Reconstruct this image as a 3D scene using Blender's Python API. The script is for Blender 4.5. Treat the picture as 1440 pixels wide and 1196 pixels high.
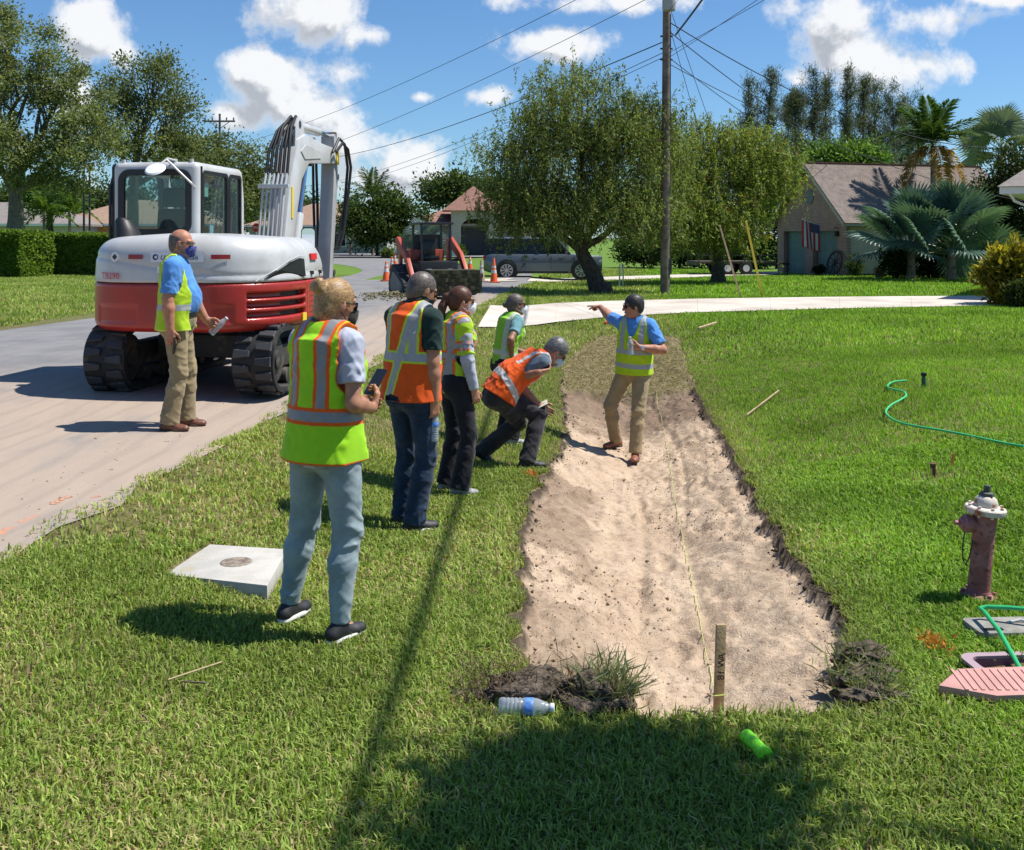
import bpy, bmesh, math, random
import numpy as np
from mathutils import Vector, Matrix, Euler, Quaternion

random.seed(7)
RNG = np.random.default_rng(11)
scene = bpy.context.scene
for o in list(bpy.data.objects):
    bpy.data.objects.remove(o)
col = scene.collection
R = math.radians

# ------------------------------------------------------------------ camera
F = 1440.0          # focal length in photo pixels (photo is 1440 x 1196)
HY = 335.0          # horizon row in the photo
CZ = 1.90           # camera height
cam_d = bpy.data.cameras.new('camera')
cam = bpy.data.objects.new('camera', cam_d)
col.objects.link(cam)
cam.location = (0, 0, CZ)
cam.rotation_euler = (R(90), 0, 0)
cam_d.sensor_fit = 'HORIZONTAL'
cam_d.sensor_width = 36.0
cam_d.lens = 36.0
cam_d.shift_y = -(598.0 - HY) / 1440.0
cam_d.clip_start = 0.05
cam_d.clip_end = 6000
scene.camera = cam

# ------------------------------------------------------------------ light
SUN_EL, SUN_AZ = 60.0, 83.0        # azimuth clockwise from +Y (view direction)
SUN = Vector((math.cos(R(SUN_EL)) * math.sin(R(SUN_AZ)), math.cos(R(SUN_EL)) * math.cos(R(SUN_AZ)), math.sin(R(SUN_EL))))
sd = bpy.data.lights.new('sun', 'SUN')
sd.energy = 4.9
sd.angle = R(0.53)
sd.color = (1.0, 0.955, 0.88)
sun = bpy.data.objects.new('sun', sd)
col.objects.link(sun)
sun.location = SUN * 50
sun.rotation_euler = SUN.to_track_quat('Z', 'Y').to_euler()
scene.view_settings.view_transform = 'Standard'
scene.view_settings.look = 'None'
scene.view_settings.gamma = 1.0
scene.view_settings.use_curve_mapping = False
scene.view_settings.exposure = 0.5
scene.cycles.use_denoising = True
scene.cycles.max_bounces = 8
scene.cycles.transparent_max_bounces = 12
scene.cycles.sample_clamp_indirect = 4.0
scene.cycles.caustics_reflective = False
scene.cycles.caustics_refractive = False


class NT:
    """tiny node-tree helper"""
    def __init__(self, tree):
        self.t = tree
    def n(self, typ, **kw):
        nd = self.t.nodes.new(typ)
        for k, v in kw.items():
            if k.startswith('i_'):
                nd.inputs[k[2:].replace('_', ' ')].default_value = v
            elif isinstance(v, tuple) and k == 'inp':
                for i, val in v:
                    nd.inputs[i].default_value = val
            else:
                setattr(nd, k, v)
        return nd
    def l(self, a, b):
        self.t.links.new(a, b)
    def put(self, sock, v):
        if hasattr(v, 'is_output'):
            self.l(v, sock)
        elif v is not None:
            sock.default_value = v
    def math(self, op, a, b=None, c=None, clamp=False):
        nd = self.n('ShaderNodeMath', operation=op, use_clamp=clamp)
        self.put(nd.inputs[0], a); self.put(nd.inputs[1], b)
        if c is not None: self.put(nd.inputs[2], c)
        return nd.outputs[0]
    def vmath(self, op, a, b=None):
        nd = self.n('ShaderNodeVectorMath', operation=op)
        self.put(nd.inputs[0], a)
        if b is not None:
            if op == 'SCALE': self.put(nd.inputs['Scale'], b)
            else: self.put(nd.inputs[1], b)
        return nd.outputs['Value'] if op in ('LENGTH', 'DOT_PRODUCT', 'DISTANCE') else nd.outputs[0]
    def noise(self, vec, scale, detail=3.0, rough=0.5, dist=0.0, color=False):
        nd = self.n('ShaderNodeTexNoise')
        if vec is not None: self.l(vec, nd.inputs['Vector'])
        nd.inputs['Scale'].default_value = scale
        nd.inputs['Detail'].default_value = detail
        nd.inputs['Roughness'].default_value = rough
        nd.inputs['Distortion'].default_value = dist
        return nd.outputs['Color' if color else 0]
    def ramp(self, fac, a, b, lo=0.0, hi=1.0, smooth=True):
        nd = self.n('ShaderNodeMapRange', interpolation_type='SMOOTHSTEP' if smooth else 'LINEAR')
        self.put(nd.inputs['Value'], fac)
        self.put(nd.inputs['From Min'], a); self.put(nd.inputs['From Max'], b)
        self.put(nd.inputs['To Min'], lo); self.put(nd.inputs['To Max'], hi)
        return nd.outputs[0]
    def mix(self, fac, a, b, blend='MIX'):
        nd = self.n('ShaderNodeMix', data_type='RGBA', blend_type=blend)
        self.put(nd.inputs[0], fac)
        for s, v in ((nd.inputs[6], a), (nd.inputs[7], b)):
            if isinstance(v, tuple): s.default_value = (*v[:3], 1.0)
            else: self.put(s, v)
        return nd.outputs[2]
    def attr(self, name, vec=False):
        nd = self.n('ShaderNodeAttribute', attribute_name=name)
        return nd.outputs['Vector' if vec else 'Fac']
    def attrc(self, name):
        nd = self.n('ShaderNodeAttribute', attribute_name=name)
        return nd.outputs['Color']


# ------------------------------------------------------------------ sky with fair-weather cumulus
world = bpy.data.worlds.new('World')
scene.world = world
world.use_nodes = True
wt = world.node_tree
wt.nodes.clear()
W = NT(wt)
SKY_STR = 0.09
sky = W.n('ShaderNodeTexSky', sky_type='NISHITA')
sky.sun_disc = False
sky.sun_elevation = R(SUN_EL)
sky.sun_rotation = R(SUN_AZ)
sky.altitude = 0
sky.air_density = 1.0
sky.dust_density = 0.15
sky.ozone_density = 3.0
tc = W.n('ShaderNodeTexCoord')
dirv = W.vmath('NORMALIZE', tc.outputs['Generated'])
sep = W.n('ShaderNodeSeparateXYZ'); W.l(dirv, sep.inputs[0])
az = W.math('ARCTAN2', sep.outputs[0], sep.outputs[1])
el = W.math('ARCSINE', sep.outputs[2])
ae = W.n('ShaderNodeCombineXYZ'); W.l(az, ae.inputs[0]); W.l(el, ae.inputs[1])
ae = ae.outputs[0]
# cloud banks: centre and half size as photo pixels, turned into azimuth / elevation
BANKS = [(430, 25, 105, 52), (520, 50, 75, 30), (370, 110, 80, 42), (500, 105, 70, 42), (440, 150, 110, 50), (595, 137, 34, 14),
         (770, 60, 85, 28), (130, 48, 66, 42), (175, 75, 40, 30), (330, 165, 70, 38), (560, 240, 105, 62), (510, 210, 70, 50), (620, 250, 45, 30),
         (690, 138, 40, 22), (860, 2, 170, 22), (1165, 35, 112, 70), (1205, 88, 122, 56), (1110, 15, 60, 55), (1255, 95, 80, 45), (1120, 110, 60, 30), (1310, 26, 66, 32),
         (1400, -6, 60, 14), (90, 140, 60, 40), (1050, 330, 130, 60), (220, 300, 200, 60)]
def bank_field(vec):
    tot = None
    for (px, py, rx, ry) in BANKS:
        a = math.atan2((px - 720) / F, 1); e = math.atan2((HY - py) / F, math.hypot(1, (px - 720) / F))
        d = W.vmath('SUBTRACT', vec, (a, e, 0.0))
        d = W.vmath('MULTIPLY', d, (F / rx, F / ry, 0.0))
        r = W.vmath('LENGTH', d)
        v = W.math('SUBTRACT', 1.0, r)
        tot = v if tot is None else W.math('SMOOTH_MAX', tot, v, 0.35)
    return tot
ax = W.math('ABSOLUTE', az)
outside = W.math('MAXIMUM', W.ramp(ax, 0.52, 0.75), W.ramp(el, 0.26, 0.42))
def cloud_density(vec, dvec):
    nz = W.noise(dvec, 14.0, 8.0, 0.60, 0.15)
    wide = W.noise(dvec, 4.2, 5.0, 0.55)
    gen = W.ramp(wide, 0.50, 0.66, -1.2, 0.35, smooth=False)
    b = bank_field(vec)
    base = W.math('ADD', W.math('MULTIPLY', b, W.math('SUBTRACT', 1.0, outside)), W.math('MULTIPLY', gen, outside))
    base = W.math('MAXIMUM', base, -1.2)
    return W.math('ADD', W.math('ADD', W.math('MULTIPLY', base, 1.15), -0.02), W.math('MULTIPLY', W.math('SUBTRACT', nz, 0.5), 4.2))
d1 = cloud_density(ae, dirv)
up = W.vmath('ADD', ae, (0.011, 0.020, 0.0))
upd = W.vmath('ADD', dirv, (0.011, 0.0, 0.020))
d2 = cloud_density(up, upd)
cov = W.ramp(d1, 0.08, 0.85)
lit = W.ramp(W.math('SUBTRACT', d1, W.math('MULTIPLY', W.math('MAXIMUM', d2, -0.25), 1.0)), -0.30, 0.42)
thick = W.ramp(d1, 0.15, 0.95)
dens = W.math('MULTIPLY', W.math('SUBTRACT', 1.0, lit), thick)
ccol = W.mix(dens, (7.5, 7.6, 7.75), (3.7, 3.95, 4.4))
skyc = W.mix(1.0, sky.outputs[0], (0.60, 0.82, 1.02), 'MULTIPLY')
final = W.mix(W.math('MULTIPLY', cov, 0.97), skyc, ccol)
bg = W.n('ShaderNodeBackground'); bg.inputs['Strength'].default_value = SKY_STR
W.l(final, bg.inputs['Color'])
world.cycles.sampling_method = 'MANUAL'; world.cycles.sample_map_resolution = 512
wo = W.n('ShaderNodeOutputWorld'); W.l(bg.outputs[0], wo.inputs['Surface'])

# ------------------------------------------------------------------ materials
MATS = {}
def mat(name, base, rough=0.6, var=0.0, vscale=6.0, base2=None, bump=0.0, bscale=40.0, metal=0.0, spec=0.5, sheen=0.0, transl=0.0, coat=0.0, coord='Object', attr=None, detail=4.0, dirt=None, dscale=3.0, damt=0.5, alpha=None):
    if name in MATS: return MATS[name]
    m = bpy.data.materials.new(name); m.use_nodes = True
    t = NT(m.node_tree)
    p = m.node_tree.nodes['Principled BSDF']
    out = m.node_tree.nodes['Material Output']
    tcn = t.n('ShaderNodeTexCoord'); vec = tcn.outputs[coord]
    c = None
    if base2 is not None:
        nz = t.noise(vec, vscale, detail, 0.55)
        c = t.mix(t.ramp(nz, 0.36, 0.64), base, base2)
    elif var > 0:
        nz = t.noise(vec, vscale, detail, 0.55)
        lo = tuple(max(0, x * (1 - var)) for x in base); hi = tuple(x * (1 + var) for x in base)
        c = t.mix(t.ramp(nz, 0.3, 0.7), lo, hi)
    if attr:
        a = t.attrc(attr)
        c = t.mix(1.0, a, c if c is not None else base, 'MULTIPLY')
    if dirt is not None:
        nz = t.noise(vec, dscale, 6.0, 0.6, 0.4)
        c = t.mix(t.ramp(nz, 0.5, 0.68, 0.0, damt), c if c is not None else base, dirt)
    if c is None: p.inputs['Base Color'].default_value = (*base, 1)
    else: t.l(c, p.inputs['Base Color'])
    p.inputs['Roughness'].default_value = rough
    p.inputs['Metallic'].default_value = metal
    p.inputs['Specular IOR Level'].default_value = spec
    if sheen: p.inputs['Sheen Weight'].default_value = sheen
    if coat:
        p.inputs['Coat Weight'].default_value = coat; p.inputs['Coat Roughness'].default_value = 0.08
    if bump > 0:
        nb = t.noise(vec, bscale, 4.0, 0.6)
        b = t.n('ShaderNodeBump'); b.inputs['Strength'].default_value = bump; b.inputs['Distance'].default_value = 0.01
        t.l(nb, b.inputs['Height']); t.l(b.outputs[0], p.inputs['Normal'])
    if transl > 0:
        tr = t.n('ShaderNodeBsdfTranslucent')
        if c is None: tr.inputs[0].default_value = (*base, 1)
        else: t.l(t.mix(1.0, c, (1.25, 1.3, 0.7), 'MULTIPLY'), tr.inputs[0])
        mx = t.n('ShaderNodeMixShader'); mx.inputs[0].default_value = transl
        t.l(p.outputs[0], mx.inputs[1]); t.l(tr.outputs[0], mx.inputs[2]); t.l(mx.outputs[0], out.inputs['Surface'])
    MATS[name] = m
    return m

def glass_mat(name, tint=(0.75, 0.85, 0.85), clear=0.6, rough=0.03, body=(0.02, 0.03, 0.03)):
    if name in MATS: return MATS[name]
    m = bpy.data.materials.new(name); m.use_nodes = True
    t = NT(m.node_tree); m.node_tree.nodes.remove(m.node_tree.nodes['Principled BSDF'])
    out = m.node_tree.nodes['Material Output']
    tr = t.n('ShaderNodeBsdfTransparent'); tr.inputs[0].default_value = (*tint, 1)
    gl = t.n('ShaderNodeBsdfGlossy'); gl.inputs['Roughness'].default_value = rough; gl.inputs[0].default_value = (1, 1, 1, 1)
    df = t.n('ShaderNodeBsdfDiffuse'); df.inputs[0].default_value = (*body, 1)
    lw = t.n('ShaderNodeLayerWeight'); fac = t.math('ADD', t.math('MULTIPLY', t.math('POWER', lw.outputs['Facing'], 4.0), .55), .035)
    m1 = t.n('ShaderNodeMixShader'); m1.inputs[0].default_value = clear
    t.l(df.outputs[0], m1.inputs[1]); t.l(tr.outputs[0], m1.inputs[2])
    m2 = t.n('ShaderNodeMixShader'); t.l(fac, m2.inputs[0]); t.l(m1.outputs[0], m2.inputs[1]); t.l(gl.outputs[0], m2.inputs[2])
    t.l(m2.outputs[0], out.inputs['Surface'])
    MATS[name] = m
    return m

# ------------------------------------------------------------------ object helpers
def tag(o, label=None, cat=None, group=None, kind=None):
    if label: o['label'] = label
    if cat: o['category'] = cat
    if group: o['group'] = group
    if kind: o['kind'] = kind
    return o

def empty(name, loc=(0, 0, 0), rz=0.0, label=None, cat=None, group=None, rot=None, scale=None):
    o = bpy.data.objects.new(name, None); col.objects.link(o)
    o.empty_display_size = 0.2
    o.location = loc; o.rotation_euler = rot if rot else (0, 0, rz)
    if scale: o.scale = (scale,) * 3
    return tag(o, label, cat, group)

def link_mesh(name, me, material=None, parent=None, smooth=False):
    o = bpy.data.objects.new(name, me); col.objects.link(o)
    for m in (material if isinstance(material, (list, tuple)) else [material]):
        if m: me.materials.append(m)
    if parent: o.parent = parent
    if smooth: me.shade_smooth()
    return o

def np_mesh(name, V, Fa, attrs=None):
    """fast mesh from numpy arrays; Fa is (n,3) or (n,4)"""
    me = bpy.data.meshes.new(name)
    V = np.ascontiguousarray(V, dtype=np.float32); Fa = np.ascontiguousarray(Fa, dtype=np.int32)
    k = Fa.shape[1]
    me.vertices.add(len(V)); me.vertices.foreach_set('co', V.ravel())
    me.loops.add(Fa.size); me.loops.foreach_set('vertex_index', Fa.ravel())
    me.polygons.add(len(Fa)); me.polygons.foreach_set('loop_start', np.arange(0, Fa.size, k, dtype=np.int32))
    me.update(calc_edges=True)
    if attrs:
        for an, arr in attrs.items():
            arr = np.ascontiguousarray(arr, dtype=np.float32)
            if arr.ndim == 1:
                a = me.attributes.new(an, 'FLOAT', 'POINT'); a.data.foreach_set('value', arr)
            else:
                if arr.shape[1] == 3: arr = np.concatenate([arr, np.ones((len(arr), 1), np.float32)], 1)
                a = me.attributes.new(an, 'FLOAT_COLOR', 'POINT'); a.data.foreach_set('color', np.ascontiguousarray(arr).ravel())
    return me

def rotm(axis=(0, 0, 1), ang=0.0):
    return Matrix.Rotation(ang, 4, Vector(axis))

def frame_from(a, b):
    """4x4 with z along a->b at a"""
    d = (Vector(b) - Vector(a))
    q = d.to_track_quat('Z', 'Y')
    return Matrix.Translation(Vector(a)) @ q.to_matrix().to_4x4(), d.length

class MB:
    def __init__(self):
        self.v = []; self.f = []
    def add(self, vs, fs, M=None):
        o = len(self.v)
        if M is not None: vs = [M @ Vector(p) for p in vs]
        self.v += [tuple(p) for p in vs]
        self.f += [tuple(i + o for i in f) for f in fs]
        return self
    def box(self, c, s, M=None, rz=0.0, taper=None):
        x, y, z = s[0] / 2, s[1] / 2, s[2] / 2
        tx, ty = taper if taper else (1, 1)
        vs = [(-x, -y, -z), (x, -y, -z), (x, y, -z), (-x, y, -z), (-x * tx, -y * ty, z), (x * tx, -y * ty, z), (x * tx, y * ty, z), (-x * tx, y * ty, z)]
        T = Matrix.Translation(Vector(c)) @ rotm(ang=rz)
        if M is not None: T = M @ T
        return self.add(vs, [(0, 3, 2, 1), (4, 5, 6, 7), (0, 1, 5, 4), (1, 2, 6, 5), (2, 3, 7, 6), (3, 0, 4, 7)], T)
    def bar(self, a, b, w, h, up=(0, 0, 1), w2=None, h2=None):
        a = Vector(a); b = Vector(b); d = (b - a).normalized(); u = Vector(up)
        s = d.cross(u)
        if s.length < 1e-4: s = d.cross(Vector((0, 1, 0)))
        s.normalize(); u = s.cross(d).normalized()
        w2 = w if w2 is None else w2; h2 = h if h2 is None else h2
        vs = []
        for p, ww, hh in ((a, w, h), (b, w2, h2)):
            vs += [p - s * ww / 2 - u * hh / 2, p + s * ww / 2 - u * hh / 2, p + s * ww / 2 + u * hh / 2, p - s * ww / 2 + u * hh / 2]
        return self.add(vs, [(0, 3, 2, 1), (4, 5, 6, 7), (0, 1, 5, 4), (1, 2, 6, 5), (2, 3, 7, 6), (3, 0, 4, 7)])
    def cyl(self, a, b, r, r2=None, n=16, caps=True, M=None):
        r2 = r if r2 is None else r2
        T, L = frame_from(a, b)
        if M is not None: T = M @ T
        vs = [(r * math.cos(2 * math.pi * i / n), r * math.sin(2 * math.pi * i / n), 0) for i in range(n)]
        vs += [(r2 * math.cos(2 * math.pi * i / n), r2 * math.sin(2 * math.pi * i / n), L) for i in range(n)]
        fs = [(i, (i + 1) % n, n + (i + 1) % n, n + i) for i in range(n)]
        if caps: fs += [tuple(reversed(range(n))), tuple(range(n, 2 * n))]
        return self.add(vs, fs, T)
    def lathe(self, prof, M=None, n=24, cap=True):
        """prof: list of (r, z) from bottom to top"""
        vs = []; fs = []
        for (r, z) in prof:
            vs += [(r * math.cos(2 * math.pi * i / n), r * math.sin(2 * math.pi * i / n), z) for i in range(n)]
        for k in range(len(prof) - 1):
            for i in range(n):
                fs.append((k * n + i, k * n + (i + 1) % n, (k + 1) * n + (i + 1) % n, (k + 1) * n + i))
        if cap:
            fs += [tuple(reversed(range(n))), tuple(range((len(prof) - 1) * n, len(prof) * n))]
        return self.add(vs, fs, M)
    def tube(self, pts, r, n=8, caps=True):
        """pts list; r scalar or list"""
        pts = [Vector(p) for p in pts]; m = len(pts)
        rs = r if isinstance(r, (list, tuple)) else [r] * m
        tang = [(pts[min(i + 1, m - 1)] - pts[max(i - 1, 0)]).normalized() for i in range(m)]
        u = tang[0].orthogonal().normalized(); vs = []; fs = []
        for i in range(m):
            u = (u - tang[i] * u.dot(tang[i])).normalized(); w = tang[i].cross(u)
            vs += [pts[i] + (u * math.cos(2 * math.pi * k / n) + w * math.sin(2 * math.pi * k / n)) * rs[i] for k in range(n)]
        for i in range(m - 1):
            for k in range(n):
                fs.append((i * n + k, i * n + (k + 1) % n, (i + 1) * n + (k + 1) % n, (i + 1) * n + k))
        if caps: fs += [tuple(reversed(range(n))), tuple(range((m - 1) * n, m * n))]
        return self.add(vs, fs)
    def prism(self, poly, a, b, axis='x', M=None):
        """extrude a 2-D polygon along an axis from a to b; axis x: poly=(y,z), y: (x,z), z: (x,y)"""
        n = len(poly); vs = []
        for t in (a, b):
            for (p, q) in poly:
                vs.append({'x': (t, p, q), 'y': (p, t, q), 'z': (p, q, t)}[axis])
        fs = [tuple(reversed(range(n))), tuple(range(n, 2 * n))] + [(i, (i + 1) % n, n + (i + 1) % n, n + i) for i in range(n)]
        return self.add(vs, fs, M)
    def loft(self, rings, M=None, caps=True, closed=True):
        n = len(rings[0]); vs = [p for r in rings for p in r]; fs = []
        for k in range(len(rings) - 1):
            for i in range(n if closed else n - 1):
                fs.append((k * n + i, k * n + (i + 1) % n, (k + 1) * n + (i + 1) % n, (k + 1) * n + i))
        if caps: fs += [tuple(reversed(range(n))), tuple(range((len(rings) - 1) * n, len(rings) * n))]
        return self.add(vs, fs, M)
    def sphere(self, c, r, n=12, m=8, M=None):
        rx, ry, rz = (r, r, r) if not isinstance(r, (tuple, list)) else r
        vs = [(c[0], c[1], c[2] - rz)]
        for j in range(1, m):
            a = -math.pi / 2 + math.pi * j / m
            vs += [(c[0] + rx * math.cos(a) * math.cos(2 * math.pi * i / n), c[1] + ry * math.cos(a) * math.sin(2 * math.pi * i / n), c[2] + rz * math.sin(a)) for i in range(n)]
        vs.append((c[0], c[1], c[2] + rz)); L = len(vs) - 1; fs = []
        for i in range(n):
            fs.append((0, 1 + (i + 1) % n, 1 + i))
            fs.append((L, 1 + (m - 2) * n + i, 1 + (m - 2) * n + (i + 1) % n))
        for j in range(m - 2):
            for i in range(n):
                fs.append((1 + j * n + i, 1 + j * n + (i + 1) % n, 1 + (j + 1) * n + (i + 1) % n, 1 + (j + 1) * n + i))
        return self.add(vs, fs, M)
    def mesh(self, name, bevel=0.0, seg=2, smooth=None, fix=True):
        me = bpy.data.meshes.new(name)
        me.from_pydata(self.v, [], self.f); me.update()
        if bevel > 0 or fix:
            bm = bmesh.new(); bm.from_mesh(me)
            if fix: bmesh.ops.recalc_face_normals(bm, faces=bm.faces)
            if bevel > 0:
                ed = [e for e in bm.edges if len(e.link_faces) == 2 and e.calc_face_angle(0) > 0.5]
                bmesh.ops.bevel(bm, geom=ed, offset=bevel, segments=seg, profile=0.6, affect='EDGES', clamp_overlap=True)
            bm.to_mesh(me); bm.free()
        if smooth: me.shade_smooth()
        return me
    def build(self, name, material, parent=None, bevel=0.0, seg=2, smooth=None, ang=None):
        me = self.mesh(name, bevel, seg)
        if smooth or (bevel > 0 and smooth is None):
            me.shade_smooth()
            me.set_sharp_from_angle(angle=ang if ang else R(35))
        return link_mesh(name, me, material, parent)

def copy_tree(o, parent=None, **props):
    c = o.copy(); col.objects.link(c); c.parent = parent
    for k, v in props.items(): c[k] = v
    for ch in o.children: copy_tree(ch, c)
    return c

def text_obj(name, s, size, material, parent, M, extrude=0.0015, align='LEFT', shear=0.0, bold=0.0):
    cu = bpy.data.curves.new(name, 'FONT'); cu.body = s; cu.size = size; cu.extrude = extrude; cu.align_x = align; cu.shear = shear
    if bold: cu.offset = bold
    tmp = bpy.data.objects.new(name, cu); col.objects.link(tmp)
    dg = bpy.context.evaluated_depsgraph_get()
    me = bpy.data.meshes.new_from_object(tmp.evaluated_get(dg))
    bpy.data.objects.remove(tmp); bpy.data.curves.remove(cu)
    me.transform(M)
    o = link_mesh(name, me, None, parent)
    me.materials.clear(); me.materials.append(material)
    return o

# ------------------------------------------------------------------ numpy noise
def _hash(ix, iy, s):
    h = (ix.astype(np.int64) * 374761393 + iy.astype(np.int64) * 668265263 + s * 974634777) & 0xFFFFFFFF
    h = ((h ^ (h >> 13)) * 1274126177) & 0xFFFFFFFF
    return ((h ^ (h >> 16)) & 0xFFFF) / 65535.0
def vnoise(x, y, s=0):
    x = np.asarray(x, float); y = np.asarray(y, float)
    ix = np.floor(x); iy = np.floor(y); fx = x - ix; fy = y - iy
    fx = fx * fx * (3 - 2 * fx); fy = fy * fy * (3 - 2 * fy)
    a = _hash(ix, iy, s); b = _hash(ix + 1, iy, s); c = _hash(ix, iy + 1, s); d = _hash(ix + 1, iy + 1, s)
    return (a + (b - a) * fx) * (1 - fy) + (c + (d - c) * fx) * fy
def fbm(x, y, o=4, s=0, g=0.5):
    t = 0; a = 1; n = 0
    for k in range(o):
        t = t + a * vnoise(x * 2 ** k + 17.3 * k, y * 2 ** k - 9.1 * k, s + k); n += a; a *= g
    return t / n
def sstep(a, b, x):
    t = np.clip((np.asarray(x, float) - a) / (b - a), 0, 1)
    return t * t * (3 - 2 * t)

# ------------------------------------------------------------------ terrain
ROAD_L, ROAD_R = -11.45, -3.42        # road edges measured across (u = x - 0.1 y)
_SY = np.array([-5, 1, 3.0, 4.8, 7.0, 8.4, 9.7, 11.0, 14.0, 18.0, 21.0, 24.0, 200])
_SZ = np.array([.25, .2, .07, .0, -.12, -.2, -.26, -.30, -.30, -.16, .0, .1, .1])
def H(x, y):
    """ground height: road on the left, grassed swale along it, yard on the right"""
    x = np.asarray(x, float); y = np.asarray(y, float)
    u = x - 0.1 * y
    sw = np.interp(y, _SY, _SZ)
    sw = (sw + np.interp(y - .6, _SY, _SZ) + np.interp(y + .6, _SY, _SZ)) / 3
    road = 0.2 + 0.1 * np.clip((u - ROAD_L) * (ROAD_R - u) / 16.0, 0, 1)
    yard = np.maximum(0.06 + 0.03 * np.clip(u - 3, 0, 4), sw * 0 + .06)
    a = sstep(ROAD_R + .15, -1.3, u); b = sstep(1.3, 3.6, u)
    z = road * (1 - a) + sw * a
    z = z * (1 - b) + yard * b
    far = sstep(19, 26, y)
    flat = np.where(u < ROAD_R, road, 0.1 + 0.1 * sstep(1.0, -0.0, (u - ROAD_R)))
    z = z * (1 - far) + flat * far
    return z
def P(px, py, z=None, it=40):
    """ground point under a photo pixel"""
    if z is not None:
        y = F * (CZ - z) / (py - HY)
        return Vector(((px - 720) / F * y, y, z))
    y = F * CZ / (py - HY)
    for _ in range(it):
        zz = float(H((px - 720) / F * y, y)); y = 0.5 * y + 0.5 * F * (CZ - zz) / (py - HY)
    return Vector(((px - 720) / F * y, y, float(H((px - 720) / F * y, y))))
def Q(px, py, y):
    """point at depth y seen at a photo pixel"""
    return Vector(((px - 720) / F * y, y, CZ + (HY - py) / F * y))

# ------------------------------------------------------------------ trench outline
TP = [P(*p)[:2] for p in [(872, 1003), (760, 985), (728, 900), (738, 830), (730, 770), (742, 715), (762, 672), (786, 640), (796, 604), (790, 560), (792, 520), (818, 488), (845, 474),
                          (900, 468), (952, 476), (964, 515), (985, 560), (1012, 608), (1040, 655), (1068, 705), (1100, 760), (1135, 812), (1168, 858), (1194, 905), (1206, 950), (1210, 1000), (1040, 1006)]]
TP = np.array(TP)
def poly_dist(x, y, poly):
    """signed distance, positive inside"""
    x = np.asarray(x, float); y = np.asarray(y, float)
    best = np.full(x.shape, 1e9); ins = np.zeros(x.shape, bool); n = len(poly)
    for i in range(n):
        ax_, ay_ = poly[i]; bx_, by_ = poly[(i + 1) % n]
        dx, dy = bx_ - ax_, by_ - ay_
        t = np.clip(((x - ax_) * dx + (y - ay_) * dy) / (dx * dx + dy * dy + 1e-12), 0, 1)
        best = np.minimum(best, np.hypot(x - ax_ - t * dx, y - ay_ - t * dy))
        c = ((ay_ > y) != (by_ > y)) & (x < (bx_ - ax_) * (y - ay_) / (by_ - ay_ + 1e-12) + ax_)
        ins ^= c
    return np.where(ins, best, -best)
def wob(x, y):
    return (fbm(x * 5, y * 5, 3, 31) - 0.5) * 0.16 + (fbm(x * 22, y * 22, 2, 32) - 0.5) * 0.05
_in_t = lambda x, y: (x > -1.2) & (x < 3.6) & (y > 3.0) & (y < 26)
def trench_d(x, y):
    x = np.asarray(x, float); y = np.asarray(y, float)
    out = np.full(x.shape, -1.0); m = _in_t(x, y)
    if m.any(): out[m] = poly_dist(x[m], y[m], TP) + wob(x[m], y[m])
    return out
SOD_Y = float(P(880, 545)[1])          # beyond this the cut is laid with fresh dry sod
def trench_z(x, y, d):
    deep = sstep(0.0, 0.055, d) * 0.065 + sstep(0.0, 0.80, d) * 0.20
    deep = deep * (1 - 0.72 * sstep(SOD_Y - .12, SOD_Y + .05, y)) 
    return H(x, y) - deep

# ------------------------------------------------------------------ ground sheet
def axis(parts):
    a = [np.arange(p0, p1, st) for p0, p1, st in parts]
    return np.concatenate(a)
gx = axis([(-900, -200, 100), (-200, -40, 16), (-40, -8, 2), (-8, -2.4, .25), (-2.4, 4.2, .05), (4.2, 10, .3), (10, 40, 2), (40, 200, 16), (200, 1000, 100)])
gy = axis([(-60, 0, 10), (0, 3.0, .5), (3.0, 17.2, .05), (17.2, 30, .3), (30, 80, 2), (80, 300, 16), (300, 3000, 150)])
GX, GY = np.meshgrid(gx, gy)
GZ = H(GX, GY)
D = trench_d(GX, GY)
GZ = np.where(D > 0.0, trench_z(GX, GY, D) - 0.14 * sstep(0, .12, D) - .02, GZ)
u_ = GX - 0.1 * GY
near = (GX > -2.4) & (GX < 4.2) & (GY > 3) & (GY < 17)
GZ = GZ + np.where(near & (D < 0), (fbm(GX * 3, GY * 3, 3, 5) - .5) * .03, 0)
nx, ny = len(gx), len(gy)
idx = np.arange(nx * ny).reshape(ny, nx)
FA = np.stack([idx[:-1, :-1], idx[:-1, 1:], idx[1:, 1:], idx[1:, :-1]], -1).reshape(-1, 4)

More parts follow.
